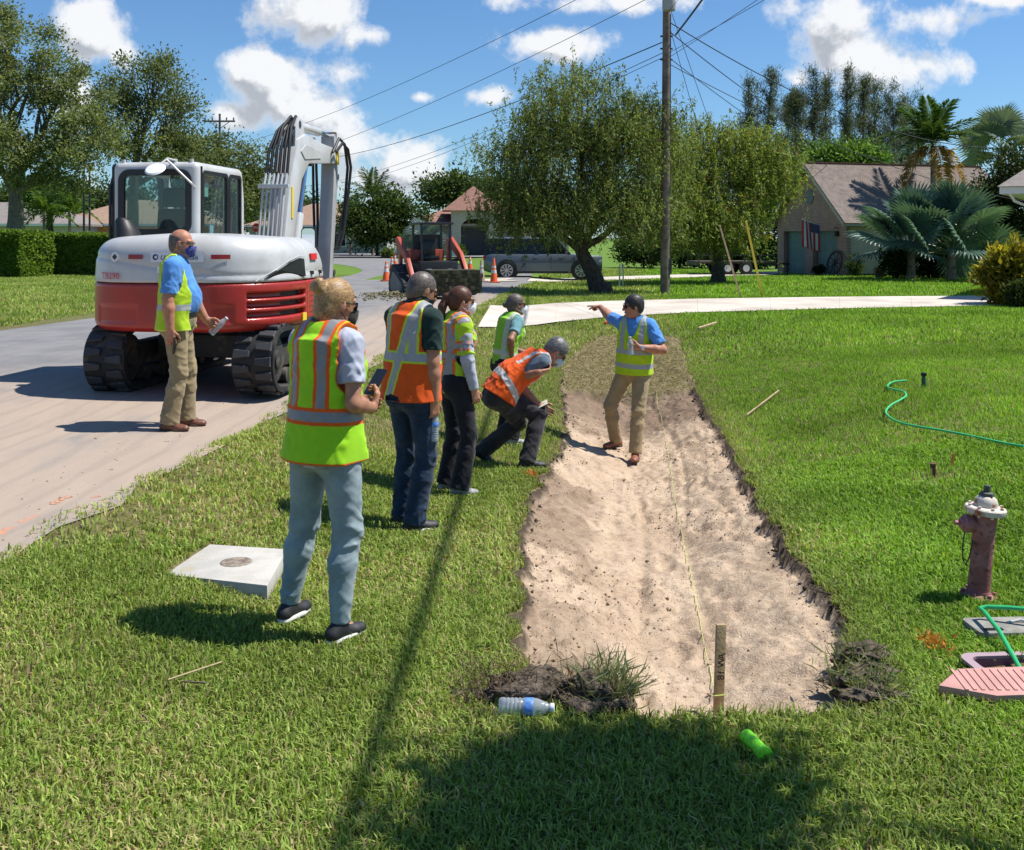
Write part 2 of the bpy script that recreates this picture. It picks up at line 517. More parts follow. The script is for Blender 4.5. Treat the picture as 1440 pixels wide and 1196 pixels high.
def ground_mat():
    m = bpy.data.materials.new('lawn_ground'); m.use_nodes = True; t = NT(m.node_tree)
    p = m.node_tree.nodes['Principled BSDF']
    g = t.n('ShaderNodeNewGeometry'); pos = g.outputs['Position']
    n1 = t.noise(pos, 0.35, 4, .55); n2 = t.noise(pos, 9.0, 5, .65); n3 = t.noise(pos, 60.0, 3, .6)
    lawn = t.mix(t.ramp(n1, .35, .65), (.10, .20, .022), (.135, .225, .030))
    lawn = t.mix(t.ramp(n2, .3, .75), lawn, (.055, .115, .016))
    lawn = t.mix(t.ramp(n3, .35, .75), lawn, (.15, .23, .04))
    soil = t.mix(t.ramp(n2, .3, .7), (.07, .068, .026), (.19, .155, .075))
    # close to the viewer real blades cover the soil; far away the sheet itself is the lawn
    sx = t.n('ShaderNodeSeparateXYZ'); t.l(pos, sx.inputs[0])
    c = t.mix(t.ramp(sx.outputs[1], 16, 34), soil, lawn)
    t.l(c, p.inputs['Base Color']); p.inputs['Roughness'].default_value = .9; p.inputs['Specular IOR Level'].default_value = .15
    b = t.n('ShaderNodeBump'); b.inputs['Strength'].default_value = .6; b.inputs['Distance'].default_value = .04
    t.l(t.noise(pos, 14, 4, .7), b.inputs['Height']); t.l(b.outputs[0], p.inputs['Normal'])
    return m
ground = link_mesh('ground', np_mesh('ground', np.stack([GX, GY, GZ], -1).reshape(-1, 3), FA), ground_mat(), smooth=True)
tag(ground, 'green lawn and soil running out to the houses', 'ground', kind='structure')

# ------------------------------------------------------------------ road
def strip(rows):
    """rows: list of rings of equal point count -> mesh data"""
    V = [p for r in rows for p in r]; n = len(rows[0])
    Fq = [(k * n + i, k * n + i + 1, (k + 1) * n + i + 1, (k + 1) * n + i) for k in range(len(rows) - 1) for i in range(n - 1)]
    return V, Fq
def road_mat():
    m = bpy.data.materials.new('asphalt'); m.use_nodes = True; t = NT(m.node_tree)
    p = m.node_tree.nodes['Principled BSDF']
    g = t.n('ShaderNodeNewGeometry'); pos = g.outputs['Position']
    mp = t.n('ShaderNodeMapping'); t.l(pos, mp.inputs[0]); mp.inputs['Rotation'].default_value = (0, 0, R(5.7)); mp.inputs['Scale'].default_value = (1, .28, 1)
    n1 = t.noise(mp.outputs[0], .9, 6, .62, .6); n2 = t.noise(pos, 160, 2, .7); n3 = t.noise(mp.outputs[0], 5, 5, .65, .3); n4 = t.noise(pos, 1.4, 5, .6)
    asp = t.mix(t.ramp(n2, .25, .75), (.17, .165, .165), (.27, .265, .26))
    asp = t.mix(t.ramp(n4, .35, .7), asp, (.165, .165, .17))
    sx = t.n('ShaderNodeSeparateXYZ'); t.l(pos, sx.inputs[0])
    # dragged sand spilled from the trench work
    sand = t.mix(n3, (.44, .345, .265), (.30, .245, .20))
    u = t.math('SUBTRACT', sx.outputs[0], t.math('MULTIPLY', sx.outputs[1], .1))
    where = t.math('MULTIPLY', t.ramp(sx.outputs[1], 40, 20), t.math('MAXIMUM', t.ramp(sx.outputs[1], 13.2, 10.6), t.ramp(u, -6.0, -4.4)))
    msk = t.math('ADD', t.math('MULTIPLY', n1, 1.0), t.math('MULTIPLY', n3, .55))
    msk = t.ramp(msk, .46, .80)
    c = t.mix(t.math('MULTIPLY', msk, t.math('MULTIPLY', where, .93)), asp, sand)
    wv = t.n('ShaderNodeTexWave', wave_type='BANDS', bands_direction='X'); t.l(mp.outputs[0], wv.inputs[0]); wv.inputs['Scale'].default_value = 1.1; wv.inputs['Distortion'].default_value = 7; wv.inputs['Detail'].default_value = 4
    c = t.mix(t.math('MULTIPLY', t.ramp(wv.outputs[1], .7, 1.0), .18), c, (.17, .15, .135))
    t.l(c, p.inputs['Base Color']); p.inputs['Roughness'].default_value = .85; p.inputs['Specular IOR Level'].default_value = .25
    b = t.n('ShaderNodeBump'); b.inputs['Strength'].default_value = .55; b.inputs['Distance'].default_value = .012
    t.l(t.math('ADD', t.math('MULTIPLY', n2, .5), t.math('MULTIPLY', n3, 1.4)), b.inputs['Height']); t.l(b.outputs[0], p.inputs['Normal'])
    return m
M_ROAD = road_mat()
rows = []
def road_edges(y):
    bend = 0.0
    if y > 40:
        bend = -((y - 40) / 10.0) ** 2 * 0.95
    l = ROAD_L + .1 * y + bend; r = ROAD_R + .1 * y + bend * 0.8
    return l, r
for y in list(np.arange(-12, 40, .5)) + list(np.arange(40, 104, 2.0)):
    l, r = road_edges(y)
    if y < 40: r += .22 + (fbm(y * 1.7, 3.3, 4, 77) - .5) * .35
    rows.append([(l + (r - l) * k / 16, y, float(H(max(l + (r - l) * k / 16, ROAD_L + .1 * y) if y < 40 else -6, y)) + .008) for k in range(17)])
V, Fq = strip(rows)
road = link_mesh('road', np_mesh('road', np.array(V), np.array(Fq)), M_ROAD, smooth=True)
tag(road, 'grey asphalt street smeared with sand beside the swale', 'road', kind='structure')
# cross street at the far end
V, Fq = strip([[(x, y, .31) for x in np.linspace(-140, 2, 30)] for y in (86, 92, 100, 106)])
cs = link_mesh('cross_street', np_mesh('cross_street', np.array(V), np.array(Fq)), M_ROAD)
tag(cs, 'far asphalt cross street beyond the junction', 'road', kind='structure')

# orange utility paint on the asphalt
M_OPAINT = mat('orange_marking_paint', (.52, .21, .12), .9, base2=(.40, .26, .19), vscale=40)
def spray(name, pts, w, label):
    """one ragged stroke of sprayed paint lying on the asphalt"""
    L_, R_ = [], []; n = 26
    A = P(*pts[0]); B = P(*pts[1]); d = (B - A); nr = Vector((-d.y, d.x, 0)).normalized()
    for i in range(n + 1):
        c = A.lerp(B, i / n) + nr * RNG.normal(0, w * .2)
        for lst, s_ in ((L_, 1), (R_, -1)):
            q = c + nr * s_ * w * RNG.uniform(.12, .75) * (.3 if i in (0, n) else 1); lst.append((q.x, q.y, float(H(q.x, q.y)) + .0125))
    V, Fq = strip([L_, R_]); o = MB().add(V, Fq).build(name, M_OPAINT); tag(o, label, 'paint mark', 'orange paint on the asphalt')
spray('paint_mark', [(70, 712), (100, 700)], .05, 'faded orange spray stroke on the asphalt nearer the grass edge')
spray('paint_mark', [(128, 703), (142, 700)], .03, 'tiny orange spray dot on the asphalt closest to the grass')
spray('paint_mark', [(-4, 756), (14, 744)], .05, 'orange spray stroke at the cut corner of the asphalt')
spray('paint_mark', [(26, 738), (54, 727)], .035, 'middle orange spray dash on the asphalt corner')

# ------------------------------------------------------------------ driveways
M_CONC = mat('concrete', (.58, .52, .45), .85, base2=(.47, .42, .36), vscale=.8, bump=.25, bscale=60, coord='Generated' if False else 'Object', dirt=(.33, .27, .22), dscale=.5, damt=.45)
def slab(name, near, far, label, nseg=26, joint=None, thick=.05):
    A = [P(*p) if len(p) == 2 else Vector(p) for p in near]; B = [P(*p) if len(p) == 2 else Vector(p) for p in far]
    def samp(L, t):
        s = t * (len(L) - 1); i = min(int(s), len(L) - 2); return L[i].lerp(L[i + 1], s - i)
    root = empty(name, A[0]); root['kind'] = 'structure'; tag(root, label, 'driveway')
    k = 0
    for i in range(nseg):
        t0, t1 = i / nseg, (i + 1) / nseg
        q = [samp(A, t0), samp(A, t1), samp(B, t1), samp(B, t0)]
        c = sum(q, Vector()) / 4
        q = [p + (c - p).normalized() * .006 for p in q]
        mb = MB(); nn = 6; rowsv = []
        for a in range(nn + 1):
            L_ = q[0].lerp(q[3], a / nn); R_ = q[1].lerp(q[2], a / nn)
            rowsv.append([(p.x, p.y, float(H(p.x, p.y)) + .03) for p in (L_, L_.lerp(R_, .5), R_)])
        V, Fq = strip(rowsv)
        mb.add(V, Fq)
        o = mb.build('slab_panel', M_CONC, root); o.matrix_parent_inverse = root.matrix_world.inverted() if False else Matrix.Translation(-root.location)
    return root
slab('driveway', [(672, 462), (800, 452), (960, 441.5), (1200, 435), (1440, 430.5), (1760, 424)], [(690, 431), (800, 426.5), (960, 422), (1200, 418.5), (1440, 417), (1760, 412)], 'pale concrete driveway crossing the lawn to the near house', nseg=12)
slab('driveway', [(640, 398.5), (800, 396.5), (960, 391.5), (1090, 387)], [(650, 394.5), (800, 392), (960, 387), (1100, 383)], 'thin concrete drive under the parked grey wagon leading to the garage', nseg=8)
slab('sidewalk', [(640, 361.5), (760, 361)], [(640, 359.8), (760, 359.4)], 'far pale footpath crossing the lawn behind the parked wagon', nseg=3)

# ------------------------------------------------------------------ trench
tx = np.arange(-1.3, 3.6, .022); ty = np.arange(3.6, 20.5, .022)
TX, TY = np.meshgrid(tx, ty)
TD = trench_d(TX, TY)
TZ = np.where(TD > 0, trench_z(TX, TY, TD), H(TX, TY) - .002 + np.minimum(TD, 0) * .5)
# sand relief
rel = (fbm(TX * 3.2, TY * 2.2, 4, 3) - .5) * .09 + np.abs(fbm(TX * 6.5, TY * 3.0, 4, 9) - .5) * .075 - .01 + (fbm(TX * 17, TY * 13, 3, 19) - .5) * .036
crumb = np.clip(fbm(TX * 26, TY * 26, 2, 21) - .55, 0, 1) * .085 * sstep(.42, .66, fbm(TX * 1.5, TY * 1.3, 3, 44))
uu = TX - .1 * TY
rake = np.sin((TX * 2.1 + TY * 7.5 + 2.2 * fbm(TX * 2, TY * 2, 3, 6))) * .022 * sstep(.80, 1.1, uu) + np.sin(TX * 3.1 - TY * 9.0 + 3 * fbm(TX * 3, TY * 3, 3, 16)) * .006 
rut = -.018 * np.exp(-((uu - .62 - .10 * np.sin(TY * .7)) / .035) ** 2) - .02 * np.exp(-((uu - .18 - .06 * np.sin(TY * .9)) / .05) ** 2)
prints = np.zeros_like(TX)
for k in range(40):
    fx_ = RNG.uniform(-.35, 1.5); fy_ = RNG.uniform(4.6, 12.5); fx_ += .1 * fy_; a = RNG.uniform(-.6, .6)
    ca, sa = math.cos(a), math.sin(a); lx = (TX - fx_) * ca + (TY - fy_) * sa; ly = -(TX - fx_) * sa + (TY - fy_) * ca
    e = (lx / .055) ** 2 + (ly / .145) ** 2
    prints += -.024 * np.exp(-e * e * .8) + .014 * np.exp(-((np.sqrt(e) - 1.35) / .3) ** 2)
sandm = (1 - sstep(SOD_Y - .1, SOD_Y + .04, TY))
TZ = TZ + np.where(TD > 0.02, (rel + crumb + (rake + rut + prints) * sstep(.03, .2, TD)) * (.35 + .65 * sandm), 0)
sodlump = (fbm(TX * 9, TY * 9, 3, 71) - .4) * .06
TZ = TZ + np.where(TD > 0, sodlump * (1 - sandm), 0)
keep = TD > -.07
vid = -np.ones(TX.size, int); flat = keep.ravel(); vid[flat] = np.arange(flat.sum())
ii = np.arange(TX.size).reshape(TX.shape)
FQ = np.stack([ii[:-1, :-1], ii[:-1, 1:], ii[1:, 1:], ii[1:, :-1]], -1).reshape(-1, 4)
FQ = vid[FQ]; FQ = FQ[(FQ >= 0).all(1)]
TV = np.stack([TX, TY, TZ], -1).reshape(-1, 3)[flat]
def trench_mat():
    m = bpy.data.materials.new('dug_sand'); m.use_nodes = True; t = NT(m.node_tree)
    p = m.node_tree.nodes['Principled BSDF']
    g = t.n('ShaderNodeNewGeometry'); pos = g.outputs['Position']
    d = t.attr('edge'); dry = t.attr('damp'); sod = t.attr('sod')
    n1 = t.noise(pos, 2.2, 5, .6, .3); n2 = t.noise(pos, 22, 4, .65); n3 = t.noise(pos, 110, 3, .7); n4 = t.noise(pos, 9, 5, .7, .5)
    c = t.mix(t.ramp(n1, .3, .7), (.475, .355, .25), (.57, .445, .325))
    c = t.mix(t.ramp(n2, .45, .8), c, (.33, .235, .155))
    c = t.mix(t.math('MULTIPLY', t.ramp(n3, .42, .75), .5), c, (.27, .195, .13))
    # darker topsoil dug through on the wall of the cut and in damp spots
    c = t.mix(t.math('MULTIPLY', t.math('ADD', dry, t.math('MULTIPLY', t.math('SUBTRACT', n4, .5), 1.4), clamp=True), .92), c, (.185, .13, .09))
    top = t.ramp(t.math('ADD', d, t.math('MULTIPLY', t.math('SUBTRACT', n4, .5), .10)), .055, .005)
    c = t.mix(top, c, (.075, .058, .042))
    straw = t.mix(t.ramp(n2, .3, .7), (.20, .155, .085), (.105, .115, .04))
    straw = t.mix(t.ramp(n3, .4, .7), straw, (.30, .23, .14))
    c = t.mix(t.math('MULTIPLY', sod, t.ramp(n4, .15, .5, .55, 1)), c, straw)
    t.l(c, p.inputs['Base Color']); p.inputs['Roughness'].default_value = .95; p.inputs['Specular IOR Level'].default_value = .1
    b = t.n('ShaderNodeBump'); b.inputs['Strength'].default_value = .9; b.inputs['Distance'].default_value = .02
    t.l(t.math('ADD', t.math('MULTIPLY', n3, .5), n2), b.inputs['Height']); t.l(b.outputs[0], p.inputs['Normal'])
    return m
damp = np.clip(1.15 * np.exp(-((TY - (SOD_Y - .9)) / 1.35) ** 2) + .75 * sstep(.0, -.25, uu) * sstep(.45, .6, fbm(TX * 1.3, TY * 1.1, 3, 13)) + .55 * sstep(.55, .7, fbm(TX * 1.1 + 4, TY * .9, 3, 15)) - .1, 0, 1)
tr = link_mesh('trench', np_mesh('trench', TV, FQ, {'edge': TD.ravel()[flat], 'damp': damp.ravel()[flat], 'sod': (1 - sandm).ravel()[flat]}), trench_mat(), smooth=True)
tag(tr, 'shallow sandy trench dug along the grass swale', 'trench', kind='structure')

def trench_top(x, y):
    """surface height inside the trench (no fine relief)"""
    i = int(round((x - tx[0]) / .022)); j = int(round((y - ty[0]) / .022))
    if 0 <= i < len(tx) and 0 <= j < len(ty) and TD[j, i] > 0: return float(TZ[j, i])
    return float(H(x, y))

# ------------------------------------------------------------------ signed-distance modelling for figures and clothes
def npv(v): return np.array(v, dtype=np.float64)
class Field:
    def __init__(self, lo, hi, h):
        self.h = h; self.lo = npv(lo)
        n = np.ceil((npv(hi) - self.lo) / h).astype(int) + 1
        self.n = n
        self.ax = [self.lo[i] + h * np.arange(n[i]) for i in range(3)]
        self.f = np.full(tuple(n), 0.5, np.float32)
    def window(self, lo, hi):
        s = []
        for i in range(3):
            a = int(np.clip(math.floor((lo[i] - self.lo[i]) / self.h), 0, self.n[i])); b = int(np.clip(math.ceil((hi[i] - self.lo[i]) / self.h) + 1, 0, self.n[i]))
            s.append(slice(a, b))
        g = [self.ax[i][s[i]] for i in range(3)]
        return tuple(s), g[0][:, None, None], g[1][None, :, None], g[2][None, None, :]
    def smin(self, s, d, k):
        a = self.f[s]
        h = np.maximum(k - np.abs(a - d), 0) / k
        self.f[s] = np.minimum(a, d) - h * h * k * .25
    def smax_cut(self, d, k=0.0, s=None):
        s = s if s is not None else (slice(None),) * 3
        a = self.f[s]
        if k > 0:
            h = np.maximum(k - np.abs(a - d), 0) / k
            self.f[s] = np.maximum(a, d) + h * h * k * .25
        else: self.f[s] = np.maximum(a, d)
    @staticmethod
    def cone_d(X, Y, Z, a, b, ra, rb, flat=None):
        a = npv(a); b = npv(b); ba = b - a; L2 = ba @ ba + 1e-12
        px, py, pz = X - a[0], Y - a[1], Z - a[2]
        t = np.clip((px * ba[0] + py * ba[1] + pz * ba[2]) / L2, 0, 1)
        dx, dy, dz = px - t * ba[0], py - t * ba[1], pz - t * ba[2]
        if flat is not None:
            nrm, s = flat; nrm = npv(nrm)
            q = (dx * nrm[0] + dy * nrm[1] + dz * nrm[2]) * (1 / s - 1)
            dx, dy, dz = dx + q * nrm[0], dy + q * nrm[1], dz + q * nrm[2]
        return (np.sqrt(dx * dx + dy * dy + dz * dz) - (ra + (rb - ra) * t)) * (1 if flat is None else min(1, flat[1]) ** .5)
    def cone(self, a, b, ra, rb=None, k=.02, flat=None):
        rb = ra if rb is None else rb
        a = npv(a); b = npv(b); m = max(ra, rb) * (max(1, flat[1]) if flat else 1) + k + 3 * self.h
        s, X, Y, Z = self.window(np.minimum(a, b) - m, np.maximum(a, b) + m)
        if self.f[s].size == 0: return
        self.smin(s, self.cone_d(X, Y, Z, a, b, ra, rb, flat), k)
    def ell(self, c, axes, r, k=.02):
        c = npv(c); m = max(r) + k + 3 * self.h
        s, X, Y, Z = self.window(c - m, c + m)
        if self.f[s].size == 0: return
        q = 0
        for A, rr in zip(axes, r):
            q = q + ((X - c[0]) * A[0] + (Y - c[1]) * A[1] + (Z - c[2]) * A[2]) ** 2 / rr ** 2
        q = np.sqrt(q)
        self.smin(s, (q - 1) * min(r), k)
    def sub_cone(self, a, b, ra, rb=None, k=.01, flat=None):
        rb = ra if rb is None else rb
        a = npv(a); b = npv(b); m = max(ra, rb) + k + 3 * self.h
        s, X, Y, Z = self.window(np.minimum(a, b) - m, np.maximum(a, b) + m)
        if self.f[s].size == 0: return
        self.smax_cut(-self.cone_d(X, Y, Z, a, b, ra, rb, flat), k, s)
    def plane(self, p, n, k=0.0):
        """keep the side against n"""
        p = npv(p); n = npv(n)
        d = (self.ax[0][:, None, None] - p[0]) * n[0] + (self.ax[1][None, :, None] - p[1]) * n[1] + (self.ax[2][None, None, :] - p[2]) * n[2]
        self.smax_cut(d.astype(np.float32), k)
    def fold(self, amp, seed, centres=None, base=.3, wl=(.05, .13), vert=1.6):
        g = np.random.default_rng(seed)
        X, Y, Z = (self.ax[0][:, None, None].astype(np.float32), self.ax[1][None, :, None].astype(np.float32), self.ax[2][None, None, :].astype(np.float32))
        band = np.abs(self.f) < .05
        ix = np.nonzero(band)
        x, y, z = self.ax[0][ix[0]], self.ax[1][ix[1]], self.ax[2][ix[2]]
        n = 0
        for i in range(6):
            d = g.normal(0, 1, 3); d[2] *= vert; d /= np.linalg.norm(d)
            w = 6.283 / g.uniform(*wl); ph = g.uniform(0, 6.28)
            ws = np.sin((x * d[1] + z * d[0] + y * d[2]) * 6.283 / .21 + ph * 2)
            s = np.sin((x * d[0] + y * d[1] + z * d[2]) * w + ph + 2.2 * ws)
            n = n + np.maximum(s, 0) ** 1.6 * (1 + ws) - .3
        wgt = np.full(x.shape, base)
        for (c, r) in (centres or []):
            wgt = wgt + np.exp(-((x - c[0]) ** 2 + (y - c[1]) ** 2 + (z - c[2]) ** 2) / r ** 2)
        self.f[ix] -= (amp * .34 * n * np.minimum(wgt, 1.3)).astype(np.float32)
    def mesh(self, relax=1):
        f = self.f; h = self.h
        ins = f < 0
        c = [ins[i:ins.shape[0] - 1 + i, j:ins.shape[1] - 1 + j, k:ins.shape[2] - 1 + k] for i in (0, 1) for j in (0, 1) for k in (0, 1)]
        cnt = sum(x.astype(np.int8) for x in c)
        mixed = (cnt > 0) & (cnt < 8)
        ci = np.argwhere(mixed)
        if len(ci) == 0: return np.zeros((0, 3)), np.zeros((0, 4), int)
        vid = np.full(mixed.shape, -1, np.int32); vid[mixed] = np.arange(len(ci))
        acc = np.zeros((len(ci), 3)); num = np.zeros(len(ci))
        I, J, K = ci.T
        for a in range(3):
            o1, o2 = [x for x in range(3) if x != a]
            for p in (0, 1):
                for q in (0, 1):
                    off = [0, 0, 0]; off[o1] = p; off[o2] = q
                    i0, j0, k0 = I + off[0], J + off[1], K + off[2]
                    off2 = list(off); off2[a] = 1
                    f0 = f[i0, j0, k0]; f1 = f[I + off2[0], J + off2[1], K + off2[2]]
                    cr = (f0 < 0) != (f1 < 0)
                    t = np.where(cr, f0 / np.where(cr, f0 - f1, 1), 0)
                    pt = np.zeros((len(ci), 3)); pt[:, o1] = p; pt[:, o2] = q; pt[:, a] = t
                    acc[cr] += pt[cr]; num[cr] += 1
        V = self.lo + h * (ci + acc / num[:, None])
        quads = []
        for a in range(3):
            sl0 = [slice(None)] * 3; sl1 = [slice(None)] * 3
            sl0[a] = slice(0, -1); sl1[a] = slice(1, None)
            s0 = ins[tuple(sl0)]; s1 = ins[tuple(sl1)]
            e = np.argwhere(s0 != s1)
            o1, o2 = (a + 1) % 3, (a + 2) % 3
            ok = (e[:, o1] > 0) & (e[:, o2] > 0) & (e[:, o1] < ins.shape[o1] - 1) & (e[:, o2] < ins.shape[o2] - 1)
            e = e[ok]
            def cell(d1, d2):
                x = e.copy(); x[:, o1] -= d1; x[:, o2] -= d2
                return vid[x[:, 0], x[:, 1], x[:, 2]]
            q = np.stack([cell(1, 1), cell(0, 1), cell(0, 0), cell(1, 0)], 1)
            fl = ~s0[e[:, 0], e[:, 1], e[:, 2]]
            q[fl] = q[fl][:, ::-1]
            quads.append(q)
        Fq = np.concatenate(quads)
        Fq = Fq[(Fq >= 0).all(1)]
        for _ in range(relax):
            s = np.zeros_like(V); n = np.zeros(len(V))
            for i in range(4):
                np.add.at(s, Fq[:, i], V[Fq[:, (i + 1) % 4]] + V[Fq[:, (i + 3) % 4]]); np.add.at(n, Fq[:, i], 2)
            V = V * .5 + .5 * s / np.maximum(n, 1)[:, None]
        return V, Fq

def unit(v): v = npv(v); return v / (np.linalg.norm(v) + 1e-12)
def rot(v, axis, ang):
    axis = unit(axis); v = npv(v); c, s = math.cos(ang), math.sin(ang)
    return v * c + np.cross(axis, v) * s + axis * (axis @ v) * (1 - c)
def ik(a, t, l1, l2, hint):
    a = npv(a); t = npv(t); d = t - a; L = np.linalg.norm(d)
    if L > (l1 + l2) * .995:
        t = a + d / L * (l1 + l2) * .995; d = t - a; L = np.linalg.norm(d)
    x = (l1 * l1 - l2 * l2 + L * L) / (2 * L); y = math.sqrt(max(l1 * l1 - x * x, 0)); n = d / L
    hv = npv(hint); hv = unit(hv - n * (hv @ n))
    return a + n * x + hv * y, t

SKIN = {}
def skin_mat(key, base):
    m = mat('skin_' + key, base, .5, var=.13, vscale=18, bump=.12, bscale=220, spec=.35)
    p = m.node_tree.nodes['Principled BSDF']
    p.inputs['Subsurface Weight'].default_value = .12; p.inputs['Subsurface Radius'].default_value = (.012, .005, .003)
    return m
def cloth_mat(name, base, rough=.85, var=.12, weave=350, bump=.25, sheen=.15, base2=None, vscale=7):
    return mat('cloth_' + name, base, rough, var=var, vscale=vscale, bump=bump, bscale=weave, sheen=sheen, spec=.2, base2=base2)
def vest_mat(name, base, trim, tape=(.33, .34, .36), trimw=.018, hemw=.012, hemcol=None):
    m = bpy.data.materials.new('vest_' + name); m.use_nodes = True; t = NT(m.node_tree)
    p = m.node_tree.nodes['Principled BSDF']
    sd_ = t.attr('sd'); hem = t.attr('hem')
    tcn = t.n('ShaderNodeTexCoord'); vec = tcn.outputs['Object']
    nz = t.noise(vec, 9, 4, .6)
    b0 = t.mix(t.ramp(nz, .3, .7), tuple(x * .88 for x in base), base)
    c = b0
    if hemcol: c = t.mix(t.ramp(hem, hemw, hemw - .003, smooth=False), c, hemcol)
    c = t.mix(t.ramp(sd_, trimw, trimw - .003, smooth=False), c, trim)
    isin = t.ramp(sd_, .0015, -.0015, smooth=False)
    c = t.mix(isin, c, tape)
    t.l(c, p.inputs['Base Color'])
    t.l(t.ramp(isin, 0, 1, .8, .42), p.inputs['Roughness']); p.inputs['Specular IOR Level'].default_value = .3
    p.inputs['Sheen Weight'].default_value = .1
    b = t.n('ShaderNodeBump'); b.inputs['Strength'].default_value = .3; b.inputs['Distance'].default_value = .004
    t.l(t.math('ADD', t.noise(vec, 420, 2, .5), t.math('MULTIPLY', isin, .7)), b.inputs['Height']); t.l(b.outputs[0], p.inputs['Normal'])
    tr = t.n('ShaderNodeBsdfTranslucent'); t.l(b0, tr.inputs[0])
    mx = t.n('ShaderNodeMixShader'); t.l(t.math('MULTIPLY', t.math('SUBTRACT', 1.0, isin), .22), mx.inputs[0])
    t.l(p.outputs[0], mx.inputs[1]); t.l(tr.outputs[0], mx.inputs[2])
    t.l(mx.outputs[0], m.node_tree.nodes['Material Output'].inputs['Surface'])
    return m
M_BLACK = mat('black_plastic', (.012, .012, .013), .35)
M_LENS = mat('sunglass_lens', (.01, .008, .008), .08, spec=.6)
M_MASKW = cloth_mat('mask_white', (.72, .73, .76), var=.05)
M_SHOE = mat('shoe_dark', (.018, .018, .02), .6, var=.3, vscale=30)
M_SOLEW = mat('sole_white', (.6, .59, .56), .7)
M_SOLEB = mat('sole_brown', (.05, .028, .018), .7)
M_LEATHER = mat('brown_leather', (.135, .05, .028), .5, var=.25, vscale=20)

def hair_mat(name, a, b):
    m = bpy.data.materials.new('hair_' + name); m.use_nodes = True; t = NT(m.node_tree); p = m.node_tree.nodes['Principled BSDF']
    tcn = t.n('ShaderNodeTexCoord'); mp = t.n('ShaderNodeMapping'); t.l(tcn.outputs['Object'], mp.inputs[0]); mp.inputs['Scale'].default_value = (1, .12, 1)
    n = t.noise(mp.outputs[0], 130, 4, .7, .4); n2 = t.noise(tcn.outputs['Object'], 28, 3, .6)
    c = t.mix(t.ramp(t.math('ADD', t.math('MULTIPLY', n, .7), t.math('MULTIPLY', n2, .3)), .35, .65), a, b)
    t.l(c, p.inputs['Base Color']); p.inputs['Roughness'].default_value = .45; p.inputs['Specular IOR Level'].default_value = .35
    bb = t.n('ShaderNodeBump'); bb.inputs['Strength'].default_value = .5; bb.inputs['Distance'].default_value = .002; t.l(n, bb.inputs['Height']); t.l(bb.outputs[0], p.inputs['Normal'])
    return m

def hand(fd, wr, hd, pn, side, S, curl=(.35, .45, .3), point=False, thumb_in=.3, spread=1.0):
    """palm, four jointed fingers and a thumb into a Field. pn: palm-facing normal, side: unit vector toward the thumb"""
    hd = unit(hd); pn = unit(npv(pn) - hd * (npv(pn) @ hd)); side = unit(npv(side) - hd * (npv(side) @ hd) - pn * (npv(side) @ pn))
    fd.cone(wr - hd * .01 * S, wr + hd * .03 * S, .026 * S, .030 * S, k=.015, flat=(pn, .62))
    for o in (-.022, 0, .022):
        fd.cone(wr + hd * .03 * S + side * o * .7 * S, wr + hd * .084 * S + side * o * S, .019 * S, .0165 * S, k=.012, flat=(pn, .75))
    lens = (.074, .083, .077, .06)
    for i, o in enumerate((.031, .0105, -.0105, -.030)):
        p = wr + hd * .088 * S + side * o * spread * S; d = rot(hd, pn, 0) + side * o * 2.2 * spread; d = unit(d)
        cl = curl
        if point and i == 0: cl = (.05, .05, .05)
        elif point: cl = (1.25, 1.5, .9)
        ax_ = np.cross(d, pn)
        rr = (.0094, .0088, .0082, .0074) if i < 3 else (.0082, .0077, .0072, .0066)
        for j, fr in enumerate((.45, .31, .24)):
            d = rot(d, ax_, cl[j]); q = p + d * lens[i] * fr * S
            fd.cone(p, q, rr[j] * S, rr[j + 1] * S, k=.004); p = q
    p = wr + hd * .028 * S + side * .026 * S
    d = unit(hd * .75 + side * .72 + pn * .25)
    for j, (l, r1, r2) in enumerate(((.04, .0145, .0115), (.032, .0112, .0098), (.026, .0098, .0078))):
        if j: d = unit(d * 1.0 + hd * .25 - side * thumb_in + pn * thumb_in)
        q = p + d * l * S; fd.cone(p, q, r1 * S, r2 * S, k=.008); p = q
    return wr + hd * .088 * S + pn * .03 * S

